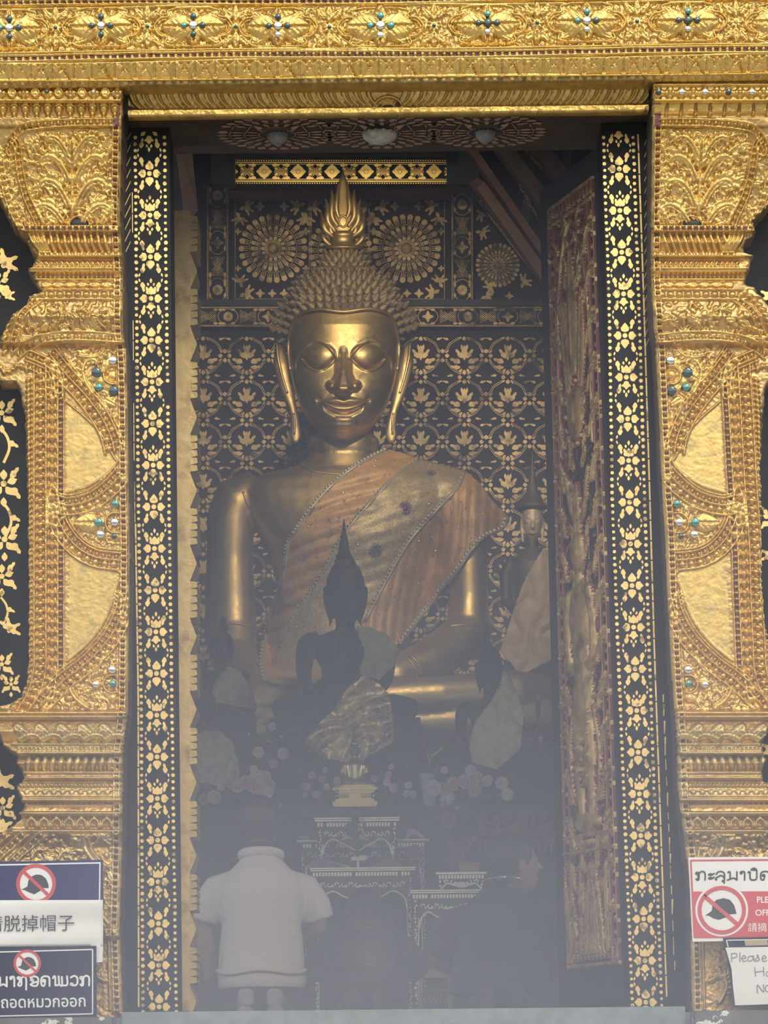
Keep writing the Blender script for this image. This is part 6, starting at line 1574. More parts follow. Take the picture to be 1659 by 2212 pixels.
# electric candle
def candle():
    Y = 19.45; yf = 1642; fn = pxlevel(Y, 1166, yf); yf = yf + (P(1166, yf, Y)[2] - z_mid) * F / Y; root = empty('electric_candle', P(1166, yf, Y), 'red electric candle on a turned gilt stand before the statue knee', 'candle')
    mb = MB(fn); mb.lathe([(4.5, 1556), (5.5, 1530), (5.2, 1514), (4, 1512)], (1164, 0, 0), 14, axis=1); mb.build('red_candle', mat('candle_red', (.17, .05, .05), .4), root, smooth=True)
    mb = MB(fn); mb.lathe([(3, 1514), (4.5, 1507), (3, 1500), (.4, 1494)], (1164, 0, 0), 12, axis=1); mb.build('bulb', mat('amber_bulb', (.50, .38, .25), .15), root, smooth=True)
    mb = MB(fn); mb.lathe([(11, yf), (10, 1600), (12, 1594), (10, 1586), (6, 1578), (2.4, 1570), (3, 1560), (6, 1557), (5, 1554)], (1166, 0, 0), 14, axis=1); mb.build('stand', mat('gilt_stand', (.40, .33, .20), .35, .8), root, smooth=True)
candle()
# ------------------------------------------------------------ flowers
PINK = mat('pink_petal', (.60, .34, .40), .7, 0, .2, 30); PALEP = mat('pale_pink_petal', (.68, .52, .55), .7, 0, .15, 30); REDP = mat('crimson_petal', (.24, .045, .07), .7, 0, .25, 30); CREAMP = mat('cream_petal', (.62, .58, .50), .7, 0, .15, 30)
LEAFG = mat('dark_leaf_green', (.05, .075, .045), .6, 0, .4, 20); VASE = mat('glazed_vase', (.40, .42, .42), .25, 0, .1, 10, coat=.4); VASED = mat('dark_vase', (.06, .05, .05), .3)
bloom_mesh = {}
def bloom_data(kind, m):
    """one blossom, 1 unit in radius, facing -Y"""
    if (kind, m.name) in bloom_mesh: return bloom_mesh[(kind, m.name)]
    mb = MB(); r = np.random.default_rng(len(bloom_mesh) + 4)
    rings = {'rose': ((7, 1.0, .25), (6, .74, .55), (5, .48, .8), (3, .24, .95)), 'lotus': ((8, 1.0, .15), (7, .8, .55), (5, .5, .9)), 'bud': ((5, .5, 1.1), (4, .4, 1.3))}[kind]
    for n, rad, up in rings:
        for k in range(n):
            a = 2 * math.pi * (k + r.uniform(-.15, .15)) / n; c, s = math.cos(a), math.sin(a)
            w = rad * (.62 if kind == 'rose' else .34)
            pts = [(0, .1, 0), (c * rad * .5, -.1 - up * .25, s * rad * .5), (c * rad * .85, -up * .55, s * rad * .85), (c * rad, -up * (.75 if kind == 'rose' else .95), s * rad)]
            mb.tube(pts, [w * .25, w * .9, w, w * (.7 if kind == 'rose' else .12)], 8, up=(c * .3, -1, s * .3), rad2=[.05, .07, .05, .02])
    mb.ball((0, -.3, 0), (.25, .3, .25), 0, 8, 6)
    me = bpy.data.meshes.new('blossom'); me.from_pydata(np.concatenate(mb.v).tolist(), [], [list(f) for f in mb.f]); me.materials.append(m)
    for p in me.polygons: p.use_smooth = True
    bloom_mesh[(kind, m.name)] = me
    return me
def bouquet(label, Y, cx, ybase, ytop, flowers, vase=None, leaves=8, vw=16, group='flower vases on the altar'):
    """flowers: (px, py, radius, kind, material)"""
    if ybase < 1800: ybase = 1750 + (P(cx, 1750, Y)[2] - z_low) * F / Y - .5
    base = P(cx, ybase, Y); k = Y / F
    root = empty('flower_vase', base, label, 'flowers', group); fn = pxfn(Y)
    mb = MB(fn); mb.lathe([(vw * .6, ybase), (vw * .9, ybase - (ybase - ytop) * .25), (vw * .8, ybase - (ybase - ytop) * .6), (vw * .5, ytop + (ybase - ytop) * .15), (vw * .8, ytop)], (cx, 0, 0), 18, axis=1)
    mb.build('vase', vase or VASED, root, smooth=True)
    mb = MB(fn)
    for (x, y, r, kind, m) in flowers: mb.tube(catmull([(cx, ytop + 2, 0), ((cx * 2 + x) / 3, (ytop + y) / 2 + 6, 3), (x, y + r * .3, 6)], 4), 1.2, 5)
    for q in range(leaves):
        x, y = rng.choice([f[0] for f in flowers]) + rng.uniform(-16, 16), rng.choice([f[1] for f in flowers]) + rng.uniform(-8, 10)
        a = rng.uniform(0, 6.28); L = rng.uniform(9, 18); mb.tube([(x, y, 2), (x + L * .5 * math.cos(a), y + L * .5 * math.sin(a), 5), (x + L * math.cos(a), y + L * math.sin(a), 1)], [.8, L * .24, .3], 7, rad2=[.6, 1, .3])
    mb.build('foliage', LEAFG, root, smooth=True)
    for (x, y, r, kind, m) in flowers:
        o = bpy.data.objects.new('blossom', bloom_data(kind, m)); COL.objects.link(o); o.parent = root
        p = P(x, y, Y - .03 - rng.uniform(0, .04)); o.location = Vector(p) - root.location; s = r * k; o.scale = (s, s, s)
        o.rotation_euler = (rng.uniform(-.5, .1) + (-1.2 if kind == 'bud' else 0), rng.uniform(0, 6), rng.uniform(-.4, .4))
Rr, Ll, Bb = 'rose', 'lotus', 'bud'
bouquet('pink roses massed beside the little pink lotus sprays', 18.46, 548, 1752, 1722, [(532, 1690, 15, Rr, PINK), (556, 1680, 17, Rr, PALEP), (574, 1678, 13, Rr, PINK), (582, 1696, 14, Rr, PINK), (566, 1704, 17, Rr, PALEP), (548, 1700, 15, Rr, PINK), (580, 1712, 12, Rr, PALEP), (548, 1662, 9, Rr, CREAMP), (604, 1734, 9, Bb, PINK)], VASE)
bouquet('two loose pink roses low beside the notched door edge', 18.66, 462, 1752, 1742, [(442, 1727, 13, Rr, PINK), (463, 1722, 15, Rr, PALEP), (512, 1700, 14, Rr, PALEP), (496, 1692, 10, Rr, PINK), (478, 1700, 9, Rr, CREAMP)], VASED, 6, 12)
bouquet('dim spray of dried flowers under the tall dark statue knee', 18.95, 590, 1716, 1700, [(558, 1625, 12, Rr, CREAMP), (612, 1628, 13, Rr, PALEP), (574, 1598, 8, Bb, CREAMP), (612, 1592, 8, Bb, CREAMP), (588, 1570, 9, Rr, PALEP), (540, 1583, 7, Bb, PALEP), (590, 1650, 10, Rr, PINK)], VASED, 16, 13)
bouquet('little pink lotus sprays on the white-shirt side of the tiny golden figure', 18.5, 690, 1752, 1722, [(674, 1675, 9, Ll, PINK), (702, 1664, 7, Ll, PALEP), (696, 1684, 9, Ll, PINK), (662, 1700, 10, Ll, PINK), (728, 1686, 9, Ll, PINK), (706, 1700, 8, Ll, PALEP), (684, 1716, 9, Ll, PINK), (660, 1716, 7, Ll, PINK)], VASED, 10, 11)
bouquet('little pink lotus sprays on the rose side of the tiny golden figure', 18.5, 842, 1752, 1722, [(843, 1640, 5, Bb, PINK), (846, 1656, 7, Ll, PALEP), (838, 1674, 9, Ll, PINK), (824, 1665, 5, Bb, PINK), (868, 1672, 5, Bb, PINK), (836, 1690, 9, Ll, PALEP), (850, 1702, 10, Rr, PINK), (808, 1682, 8, Ll, PINK), (882, 1696, 9, Ll, PALEP), (878, 1714, 9, Ll, PALEP), (892, 1716, 8, Rr, CREAMP)], VASED, 10, 11)
bouquet('arc of pink and white roses with a white cone paper, before the pale olive robe', 18.46, 966, 1752, 1700, [(936, 1702, 17, Rr, PALEP), (958, 1704, 14, Rr, PINK), (978, 1694, 15, Rr, PINK), (1004, 1688, 16, Rr, PINK), (1024, 1706, 15, Rr, PINK), (1030, 1680, 13, Rr, CREAMP), (1052, 1686, 12, Rr, CREAMP), (1016, 1664, 12, Rr, PALEP), (960, 1664, 8, Rr, CREAMP), (1084, 1692, 14, Rr, CREAMP), (1096, 1716, 13, Rr, CREAMP)], VASE, 12, 20)
bouquet('crimson blooms drooping over the table behind the dark-topped kneeler', 17.98, 1000, FLOOR_PY(17.98), 1860, [(968, 1772, 17, Rr, REDP), (958, 1732, 10, Bb, PINK), (990, 1750, 10, Bb, PINK), (984, 1852, 19, Rr, REDP), (1004, 1826, 16, Rr, REDP), (976, 1830, 13, Rr, REDP), (896, 1842, 17, Rr, REDP), (896, 1862, 14, Rr, REDP), (1025, 1812, 7, Rr, mat('orange_petal', (.35, .13, .07), .7))], VASED, 26, 20)
mb = MB(pxfn(18.5)); mb.tube([(929, 1750 + (P(929, 1750, 18.5)[2] - z_low) * F / 18.5 - .5, 0), (928, 1725, 0), (923, 1690, 0), (924, 1672, 0)], [14, 16, 15, 19], 16); mb.build('pale_pot', VASE, label='pale grey pot with thin gilt stems behind the rose arc', cat='pot')
pot = bpy.data.objects['pale_pot']; mb = MB(pxfn(18.5))
mb.tube([(928, 1680, 0), (927, 1640, 2), (920, 1600, 2)], .9, 5); mb.tube([(934, 1680, 0), (945, 1660, 2), (946, 1632, 3)], .9, 5)
for k in range(9): mb.tube([(930 + k * 3, 1640 - k * 2, 4), (932 + k * 3, 1634 - k * 2.4, 6), (930 + k * 3.2, 1626 - k * 2.2, 4)], [.5, 1.6, .3], 5)
mb.build('gilt_stems', GOLD_DIM, pot, smooth=True)
# ------------------------------------------------------------ the three kneeling worshippers, seen from behind
SKIN = mat('brown_skin', (.30, .17, .11), .55, 0, .08, 20)
HAIRK = mat('black_hair', (.012, .011, .011), .45, 0, .3, 40, .002, 120)
POLO = mat('pale_polo', (.50, .47, .47), .85, 0, .05, 20, .02, 9)
DARKTOP = mat('dark_top', (.022, .022, .025), .85, 0, .15, 12, .002, 20)
SLATETOP = mat('slate_top', (.030, .030, .036), .85, 0, .15, 12, .002, 20)
TROUS = mat('dark_trousers', (.050, .048, .062), .85, 0, .1, 12, .002, 20)
SOCK = mat('grey_soles', (.26, .25, .28), .8, 0, .1, 20)
def person(label, px, Y, yaw, S, top, low, collar_z, sh_hw, hem_z, head, bow, hair, arms, sleeve, feet=SOCK, collar=False, neck_x=0.0, hwid=.165, hair_len=0, waist=.155, hyaw=0):
    """kneeling on the heels, facing the altar; metres in the person's own frame (x right, y towards the altar, z up)"""
    x0 = P(px, 2200, Y)[0]; root = empty('person', (x0, Y, 0), label, 'person', 'kneeling worshippers')
    c, s = math.cos(yaw), math.sin(yaw)
    def fn(v): return np.stack([x0 + v[:, 0] * c - v[:, 1] * s, Y + v[:, 0] * s + v[:, 1] * c, v[:, 2]], -1)
    cz = collar_z; hx, hy, hz = head
    b = MB(fn)
    # trunk, neck, head
    zs_ = np.array([hem_z, hem_z + .03, hem_z + (cz - hem_z) * .30, hem_z + (cz - hem_z) * .48, hem_z + (cz - hem_z) * .68, cz - .125, cz - .06, cz - .015])
    yy = np.interp(zs_, [.16, .16 + (cz - .16) * .4, .16 + (cz - .16) * .7, cz], [0, bow * .3, bow * .65, bow * 1.05])
    b.tube([(0, y, z) for y, z in zip(yy, zs_)], [hwid * .9, hwid * .9, waist * .86, sh_hw * .64, sh_hw * .74, sh_hw * .72, sh_hw * .42, .055], 20, rad2=[.12, .125, .10, .10, .105, .095, .072, .052], up=(0, 1, .2))
    H_ = MB()
    H_.ball((hx, hy, hz), (.074, .096, .112), 0, 20, 14); H_.tube([(hx, hy + .03, hz - .03), (hx, hy + .05, hz - .10), (hx, hy + .062, hz - .122)], [.06, .048, .026], 12)
    H_.tube([(hx, hy + .088, hz + .02), (hx, hy + .118, hz - .028), (hx, hy + .10, hz - .035)], [.010, .017, .012], 8)
    H_.tube([(hx - .022, hy + .095, hz - .066), (hx, hy + .103, hz - .066), (hx + .022, hy + .095, hz - .066)], [.005, .009, .005], 8)
    for e in (-1, 1):
        H_.ball((hx + e * .076, hy, hz - .012), (.012, .021, .033), 0, 10, 8); H_.ball((hx + e * .032, hy + .084, hz + .014), (.017, .012, .010), 0, 8, 6)
    def turned(M):
        k = MB(fn); ca, sa = math.cos(hyaw), math.sin(hyaw); o = 0
        v = np.concatenate(M.v); dx, dy = v[:, 0] - hx, v[:, 1] - hy
        k.add(np.stack([hx + dx * ca - dy * sa, hy + dx * sa + dy * ca, v[:, 2]], -1), M.f); return k
    hk = turned(H_); b.add(hk.v[0], hk.f)
    for e, (el, wr, ha) in zip((-1, 1), arms):
        sp = np.array([e * sh_hw * .86, bow * .95, cz - .160])
        b.tube(catmull([(e * sh_hw * .5, bow * .95, cz - .135), sp, (sp + np.array(el)) / 2 + np.array([e * .012, 0, 0]), el, (np.array(el) + np.array(wr)) / 2, wr], 4), np.interp(np.linspace(0, 1, 21), [0, .2, .42, .62, .78, 1], [.040, .054, .048, .040, .039, .027]), 14)
        w = np.array(wr, float); h = np.array(ha, float); d = (h - w); L = np.linalg.norm(d); d /= L; sdv = np.cross(d, (0, 0, 1)); sdv = sdv / (np.linalg.norm(sdv) + 1e-6); nv = np.cross(sdv, d)
        b.tube([w, w + d * .045, w + d * .085], [.026, .040, .040], 12, rad2=[.022, .016, .013], up=tuple(nv))
        for k, (fl, o) in enumerate(((.066, -1.5), (.078, -.5), (.074, .5), (.058, 1.5))):
            f0 = w + d * .075 + sdv * o * .019; f1 = f0 + d * fl * .5 - nv * .006; f2 = f0 + d * fl * .85 - nv * .022; b.tube([f0, f1, f2], [.0095, .009, .0065], 8)
        t0 = w + d * .025 + sdv * e * -.03; b.tube([t0, t0 + d * .035 + sdv * e * -.018, t0 + d * .066 + sdv * e * -.018 - nv * .008], [.012, .0105, .007], 8)
    b.build('body', SKIN, root, remesh=.0085, smooth_it=2)
    # top
    t = MB(fn); g = .014
    t.tube([(neck_x * max(0, (z - .4) / .3), y, z) for y, z in zip(yy, zs_)], [hwid + .03, hwid + .035, waist + .026, sh_hw * .78, sh_hw * .88, sh_hw * .84, sh_hw * .54, .075], 26, rad2=[.15, .155, .130, .128, .135, .122, .100, .072], up=(0, 1, .2))
    for e, (el, wr, ha) in zip((-1, 1), arms):
        sp = np.array([e * sh_hw * .84, bow * .95, cz - .163]); E = np.array(el); q = sp + (E - sp) * sleeve
        t.tube([(e * sh_hw * .34, bow * .97, cz - .115), tuple(sp), tuple((sp + q) / 2 + np.array([e * .016, 0, 0])), tuple(q + np.array([e * .012, 0, 0]))], [.046, .070, .074, .076], 16, rad2=[.058, .078, .074, .070])
    o = t.build('shirt', top, root, remesh=.011, smooth_it=3)
    if collar:
        k = MB(fn); k.tube([(neck_x + .086 * math.cos(a), bow * 1.05 + .078 * math.sin(a), cz - .010 - .014 * math.sin(a)) for a in np.linspace(math.pi * .98, math.pi * 2.02, 16)], .014, 8, rad2=.022); k.build('collar', top, root, smooth=True)
        k = MB(fn); k.tube([(0 + (hwid + .036) * math.cos(a), .155 * math.sin(a), hem_z + .075 + .008 * math.cos(4 * a)) for a in np.linspace(0, 2 * math.pi, 30)], .008, 8); k.build('waist_fold', top, root, smooth=True)
    # trousers: thighs forward, shins back under the body
    q = MB(fn)
    q.ball((0, .0, .17), (hwid + .012, .145, .12), 0, 20, 10)
    for e in (-1, 1):
        q.tube([(e * .085, .0, .17), (e * .10, .20, .15), (e * .115, .40, .105)], [.098, .090, .075], 14); q.tube([(e * .115, .41, .085), (e * .11, .22, .065), (e * .09, .0, .060), (e * .075, -.14, .062)], [.072, .062, .060, .045], 14)
    q.build('trousers', low, root, remesh=.012, smooth_it=2)
    # feet tucked under, soles showing
    for e in (-1, 1):
        f = MB(fn); f.tube(catmull([(e * .070, -.10, .060), (e * .062, -.165, .090), (e * .060, -.185, .135), (e * .060, -.190, .062), (e * .062, -.175, .024)], 4), np.interp(np.linspace(0, 1, 17), [0, .35, .5, .8, 1], [.036, .036, .034, .042, .034]), 12, rad2=np.full(17, .026))
        f.build('foot', feet, root, remesh=.008, smooth_it=2)
    # hair
    m = MB()
    m.ball((hx, hy - .018, hz + .022), (.087, .102, .108), 0, 22, 14)
    m.tube([(hx, hy - .05, hz - .02), (hx, hy - .058, hz - .07), (hx, hy - .045, hz - .098)], [.074, .062, .045], 14, rad2=[.045, .038, .03])
    for e in (-1, 1): m.tube([(hx + e * .066, hy - .02, hz + .02), (hx + e * .070, hy - .03, hz - .045)], [.03, .018], 10)
    m = turned(m)
    if hair_len:
        m.tube(catmull([(hx, hy - .03, hz + .05), (hx * .8, hy * .72 + bow * .2 - .06, hz - .03), (hx * .3, bow - .075, cz - .04), (0, bow * .7 - .13, cz - hair_len * .55), (0, bow * .3 - .15, cz - hair_len)], 5), np.interp(np.linspace(0, 1, 21), [0, .2, .5, .8, 1], [.085, .112, .135, .13, .09]), 18, rad2=np.interp(np.linspace(0, 1, 21), [0, .3, .7, 1], [.07, .085, .06, .03]), up=(0, 1, .2))
    m.build('hair', HAIRK, root, remesh=.009, smooth_it=1)
    return root, fn
person('person kneeling in a pale polo shirt, head bowed, soles of the feet showing', 566, 15.75, 0.0, 1, POLO, TROUS, .725, .215, .145, (-.005, .12, .845), .09, None,
       (((-.245, .09, .42), (-.225, .17, .22), (-.21, .26, .20)), ((.235, .10, .42), (.13, .30, .32), (.03, .35, .36))), .86, collar=True, hwid=.150, waist=.152)
person('person with long black hair kneeling in a black top, head bowed low', 791, 15.9, 0.0, 1, DARKTOP, TROUS, .47, .185, .10, (.0, .21, .465), .12, None,
       (((-.19, .24, .24), (-.06, .40, .26), (-.01, .44, .38)), ((.19, .24, .24), (.06, .40, .26), (.01, .44, .38))), 1.0, feet=TROUS, hwid=.150, hair_len=.36, waist=.150)
r3, fn3 = person('person in a dark short-sleeved top and thin necklace, head turned towards the red door', 1082, 15.35, 0.0, 1, SLATETOP, TROUS, .555, .215, .10, (.062, .07, .650), .05, None,
       (((-.255, .12, .26), (-.16, .30, .20), (-.08, .36, .22)), ((.228, .06, .30), (.225, .17, .17), (.17, .27, .13))), .80, feet=TROUS, hwid=.178, waist=.172, hyaw=-1.25)
m = MB(fn3); m.tube([(.02 + .082 * math.cos(a), .045 + .066 * math.sin(a), .572 - .014 * math.sin(a)) for a in np.linspace(math.pi * 1.02, math.pi * 1.98, 18)], .0022, 6); m.build('necklace', GLASS_W, r3, smooth=True)
# ------------------------------------------------------------ notices on the pilasters
NAVY = mat('navy_print', (.022, .025, .115), .5, 0, .05, 6, spec=.25); NAVYD = mat('dark_navy_print', (.012, .011, .045), .5, 0, .05, 6, spec=.25); WHITEP = mat('white_paper', (.74, .75, .76), .6, 0, .05, 5, .002, 9); SIGNRED = mat('sign_red', (.60, .085, .10), .35); SIGNW = mat('sign_white', (.80, .82, .83), .35); INK = mat('black_ink', (.03, .035, .04), .5); PENCIL = mat('grey_pencil', (.22, .23, .25), .6); TRED = mat('ring_red', (.56, .07, .07), .4)
YS_ = 12.86
def sign(name, label, corners, m, Y=YS_, th=.006, cat='sign', group='no-cap notices'):
    c = [np.array(P(x, y, Y)) for x, y in corners]; mid = sum(c) / 4
    root = empty(name, tuple(mid), label, cat, group)
    mb = MB(); mb.hexa([tuple(q) for q in c] + [tuple(q + np.array([0, th, 0])) for q in c]); mb.build('board', m, root)
    return root
def ink(root, name, f, m, Y, off, label=None):
    o = f.build(name, lambda x, y: PA(x, y, Y) - np.array([0, off, 0]), m, root)
    if label: o['label'] = label
    return o
def stroke(f, pts, w, smooth=True):
    p = catmull(pts, 5) if smooth and len(pts) > 2 else np.asarray(pts, float)
    f.line(p, w)
    for q in p: f.dot(q[0], q[1], w / 2, 8)
def text(root, body, x, y, size, m, Y, off, stretch=1.0, rot=0.0, bold=0.0):
    """writing set with its baseline start at pixel (x, y), size in pixels"""
    cu = bpy.data.curves.new('lettering', 'FONT'); cu.body = body; cu.size = 1; cu.resolution_u = 3; cu.offset = bold
    o = bpy.data.objects.new('lettering', cu); COL.objects.link(o)
    bpy.context.view_layer.update()
    me = bpy.data.meshes.new_from_object(o.evaluated_get(bpy.context.evaluated_depsgraph_get()))
    bpy.data.objects.remove(o); bpy.data.curves.remove(cu)
    v = np.array([tuple(q.co) for q in me.vertices]); fc = [list(p.vertices) for p in me.polygons]
    c, s = math.cos(rot), math.sin(rot); a = v[:, 0] * size * stretch; b = -v[:, 1] * size
    V = PA(x + a * c - b * s, y + a * s + b * c, Y) - np.array([0, off, 0])
    return mesh_obj('lettering', V, fc, m, root, smooth=False)
def capsign(root, cx, cy, R, Y, white=True, face=1):
    """red ring and bar over a black cap"""
    k = R / 40.0
    if white: f = Flat(); f.dot(cx, cy, R, 48); ink(root, 'white_round', f, SIGNW, Y, .0012)
    f = Flat(); f.poly([(cx + k * x, cy + k * y) for x, y in [(-30, 12), (-18, 6), (-16, -6), (-11, -14), (0, -19), (11, -18), (20, -11), (25, 0), (26, 9), (14, 9), (8, 15), (-4, 22), (-16, 17), (-24, 13)]])
    ink(root, 'cap_mark', f, INK, Y, .0018)
    f = Flat(); f.ring(cx, cy, R * .93, R * .19, 48); stroke(f, [(cx - R * .62, cy - R * .6), (cx + R * .66, cy + R * .62)], R * .17, False)
    ink(root, 'red_ring', f, TRED, Y, .0026)
# Lao letters drawn as strokes in a box one unit high (x right, y down, baseline at 1)
LAO = {
 'ko': (.82, [[(.06, .42), (.0, .3), (.1, .2), (.2, .3), (.14, .42)], [(.14, .42), (.16, .7), (.1, .95)], [(.02, .9), (.1, 1), (.2, .95), (.22, .6), (.24, .3), (.42, .12), (.62, .3), (.62, 1)]]),
 'a': (.5, [[(.06, .42), (.2, .36), (.3, .46), (.14, .52), (.05, .46)], [(.3, .46), (.42, .32)], [(.06, .8), (.2, .74), (.3, .84), (.14, .9), (.05, .84)], [(.3, .84), (.42, .7)]]),
 'lo': (.82, [[(.06, .42), (.16, .2), (.38, .12), (.58, .26), (.62, .5), (.62, 1)], [(.1, .98), (.0, .9), (.06, .78), (.2, .66), (.36, .54), (.52, .62), (.62, .84)]]),
 'u': (0, [[(-.26, 1.16), (-.34, 1.12), (-.3, 1.05), (-.22, 1.1), (-.22, 1.32)]]),
 'no': (.86, [[(.04, .24), (.1, .14), (.18, .24), (.18, .9)], [(.0, 1.0), (.16, .93), (.42, .8), (.64, 1.0)], [(.64, 1.0), (.64, .14)]]),
 'aa': (.5, [[(.06, .36), (.02, .2), (.18, .12), (.3, .24), (.3, 1)], [(.06, .36), (.14, .28)]]),
 'po': (.86, [[(.04, .24), (.1, .14), (.18, .22), (.14, .3)], [(.17, .24), (.17, .8), (.28, .98), (.5, .98), (.62, .8), (.62, -.02)]]),
 'o': (0, [[(-.62, -.06), (-.44, -.22), (-.26, -.06), (-.44, -.02), (-.62, -.06)]]),
 'do': (.82, [[(.26, .62), (.14, .56), (.2, .44), (.3, .52), (.24, .95), (.08, .95), (.02, .6), (.08, .24), (.32, .12), (.58, .26), (.6, 1)]]),
 'tho': (.86, [[(.12, .36), (.02, .26), (.12, .16), (.2, .26), (.16, .6), (.06, .86), (.2, .96), (.3, .8), (.3, .32), (.44, .14), (.62, .3), (.62, 1.3)]]),
 'oo': (.78, [[(.18, .52), (.08, .44), (.18, .36), (.26, .46), (.22, .56)], [(.06, .24), (.3, .12), (.56, .24), (.6, .6), (.5, .95), (.26, .98), (.06, .86)], [(.06, .86), (.26, .7), (.58, .6)]]),
 'mo': (1.2, [[(.03, .3), (.08, .16), (.18, .2), (.18, .95)], [(.18, .95), (.42, .86), (.42, .14)], [(.42, .86), (.64, .98), (.64, .2)], [(.64, .96), (1.0, .9), (1.0, .14)]]),
 'wo': (.7, [[(.16, .96), (.04, .9), (.08, .8), (.2, .84), (.16, .96)], [(.06, .26), (.3, .12), (.5, .3), (.5, .8), (.34, .98), (.18, .94)]]),
}
def lao(root, seq, x, y, h, m, Y, off, w=.14, sx=1.0, rot=0.0):
    f = Flat(); px = 0; c, s = math.cos(rot), math.sin(rot)
    for g in seq:
        adv, st = LAO[g]
        for pts in st: stroke(f, [(x + (px + a) * h * sx * c - (b - 1) * h * s, y + (px + a) * h * sx * s + (b - 1) * h * c) for a, b in pts], h * w)
        px += adv
    return ink(root, 'lettering', f, m, Y, off)
# upper notice: blue board with a white strip of paper
r = sign('notice_board', 'blue board with a red no-cap ring and a white paper strip of black characters', [(-128, 1864), (222, 1857), (224, 1966), (-128, 1972)], NAVY)
f = Flat(); f.line([(-128, 1871), (217, 1864)], 3.2); f.line([(216, 1863), (215, 1945)], 3.0); ink(r, 'white_border', f, SIGNW, YS_, .001)
capsign(r, 78, 1909, 42, YS_)
mb = MB(); gx, gy = np.meshgrid(np.linspace(-128, 223, 34), np.linspace(0, 1, 14)); yt = 1945 + (gx + 70) * -.003; yb2 = 2046 + (gx + 70) * -.004; Yp = yt + gy * (yb2 - yt)
V = PA(gx, Yp, YS_); V[..., 1] -= .004 + .0035 * np.sin(gy * 9 + gx * .004) + .004 * np.clip((gx - 195) / 28, 0, 1) ** 2 * (1 + np.sin(gy * 7)); n = gx.shape[1]
q = [(j * n + i, j * n + i + 1, (j + 1) * n + i + 1, (j + 1) * n + i) for j in range(13) for i in range(n - 1)]
o = mesh_obj('paper_strip', V.reshape(-1, 3), q, WHITEP, r); sl = o.modifiers.new('t', 'SOLIDIFY'); sl.thickness = .0006; o['label'] = 'white paper strip with black characters'
text(r, '请脱掉帽子', -31, 2010, 38, INK, YS_, .011, 1.02, -.012)
r = sign('paper_scrap', 'torn strip of clear tape and paper hanging below the white paper strip', [(196, 2040), (223, 2038), (221, 2078), (200, 2080)], WHITEP, YS_ - .008, .002, 'paper', None)
# lower notice
r = sign('notice_board', 'navy board with a small no-cap ring and two lines of white script', [(-128, 2052), (208, 2043), (209, 2197), (-128, 2206)], NAVYD, YS_ - .016)
YQ = YS_ - .016
f = Flat(); f.line([(-128, 2060), (200, 2051)], 2.6); f.line([(200, 2051), (200, 2190)], 2.6); f.line([(200, 2190), (-128, 2198)], 2.6); ink(r, 'white_border', f, SIGNW, YQ, .001)
capsign(r, 59, 2081, 29, YQ)
lao(r, ['ko', 'a', 'lo', 'u', 'no', 'aa', 'tho', 'oo', 'do', 'mo', 'wo', 'ko'], -72, 2132, 24, SIGNW, YQ, .0014, .17, 1.3, -.012)
text(r, 'กรุณาถอดหมวกออก', -76, 2179, 34, SIGNW, YQ, .0014, .94, -.02, .012)
# white and red notice
r = sign('notice_board', 'white and red board with a large no-cap ring and black script', [(1487, 1852), (1740, 1850), (1744, 2030), (1496, 2034)], SIGNW)
f = Flat(); f.line([(1492, 1859), (1740, 1857)], 4); f.line([(1492, 1858), (1500, 2026)], 4); ink(r, 'red_border', f, SIGNRED, YS_, .0008)
f = Flat(); f.poly([(1494, 1926), (1740, 1925), (1744, 2025), (1500, 2027)]); ink(r, 'red_field', f, SIGNRED, YS_, .001)
f = Flat(); f.dot(1559, 1966, 57, 56); ink(r, 'white_disc', f, SIGNW, YS_, .0014)
f = Flat(); f.ring(1559, 1966, 48, 8.5, 56); stroke(f, [(1522, 1936), (1592, 1996)], 8.5, False); ink(r, 'red_ring', f, SIGNRED, YS_, .0036)
f = Flat(); k = 1.0; f.poly([(1559 + x * k, 1966 + y * k) for x, y in [(-36, 12), (-22, 2), (-19, -14), (-12, -22), (4, -26), (18, -22), (27, -10), (32, 8), (18, 9), (8, 16), (-6, 21), (-18, 18), (-28, 12)]]); ink(r, 'cap_mark', f, INK, YS_, .0024)
lao(r, ['ko', 'a', 'lo', 'u', 'no', 'aa', 'po', 'o', 'do'], 1503, 1901, 21, INK, YS_, .0014, .16, 1.52)
text(r, 'PLEASE', 1634, 1950, 19, SIGNW, YS_, .0016, .92, 0, .015); text(r, 'OFF', 1631, 1978, 19, SIGNW, YS_, .0016, .95, 0, .015); text(r, '請摘', 1615, 2011, 21, SIGNW, YS_, .0016, 1.0)
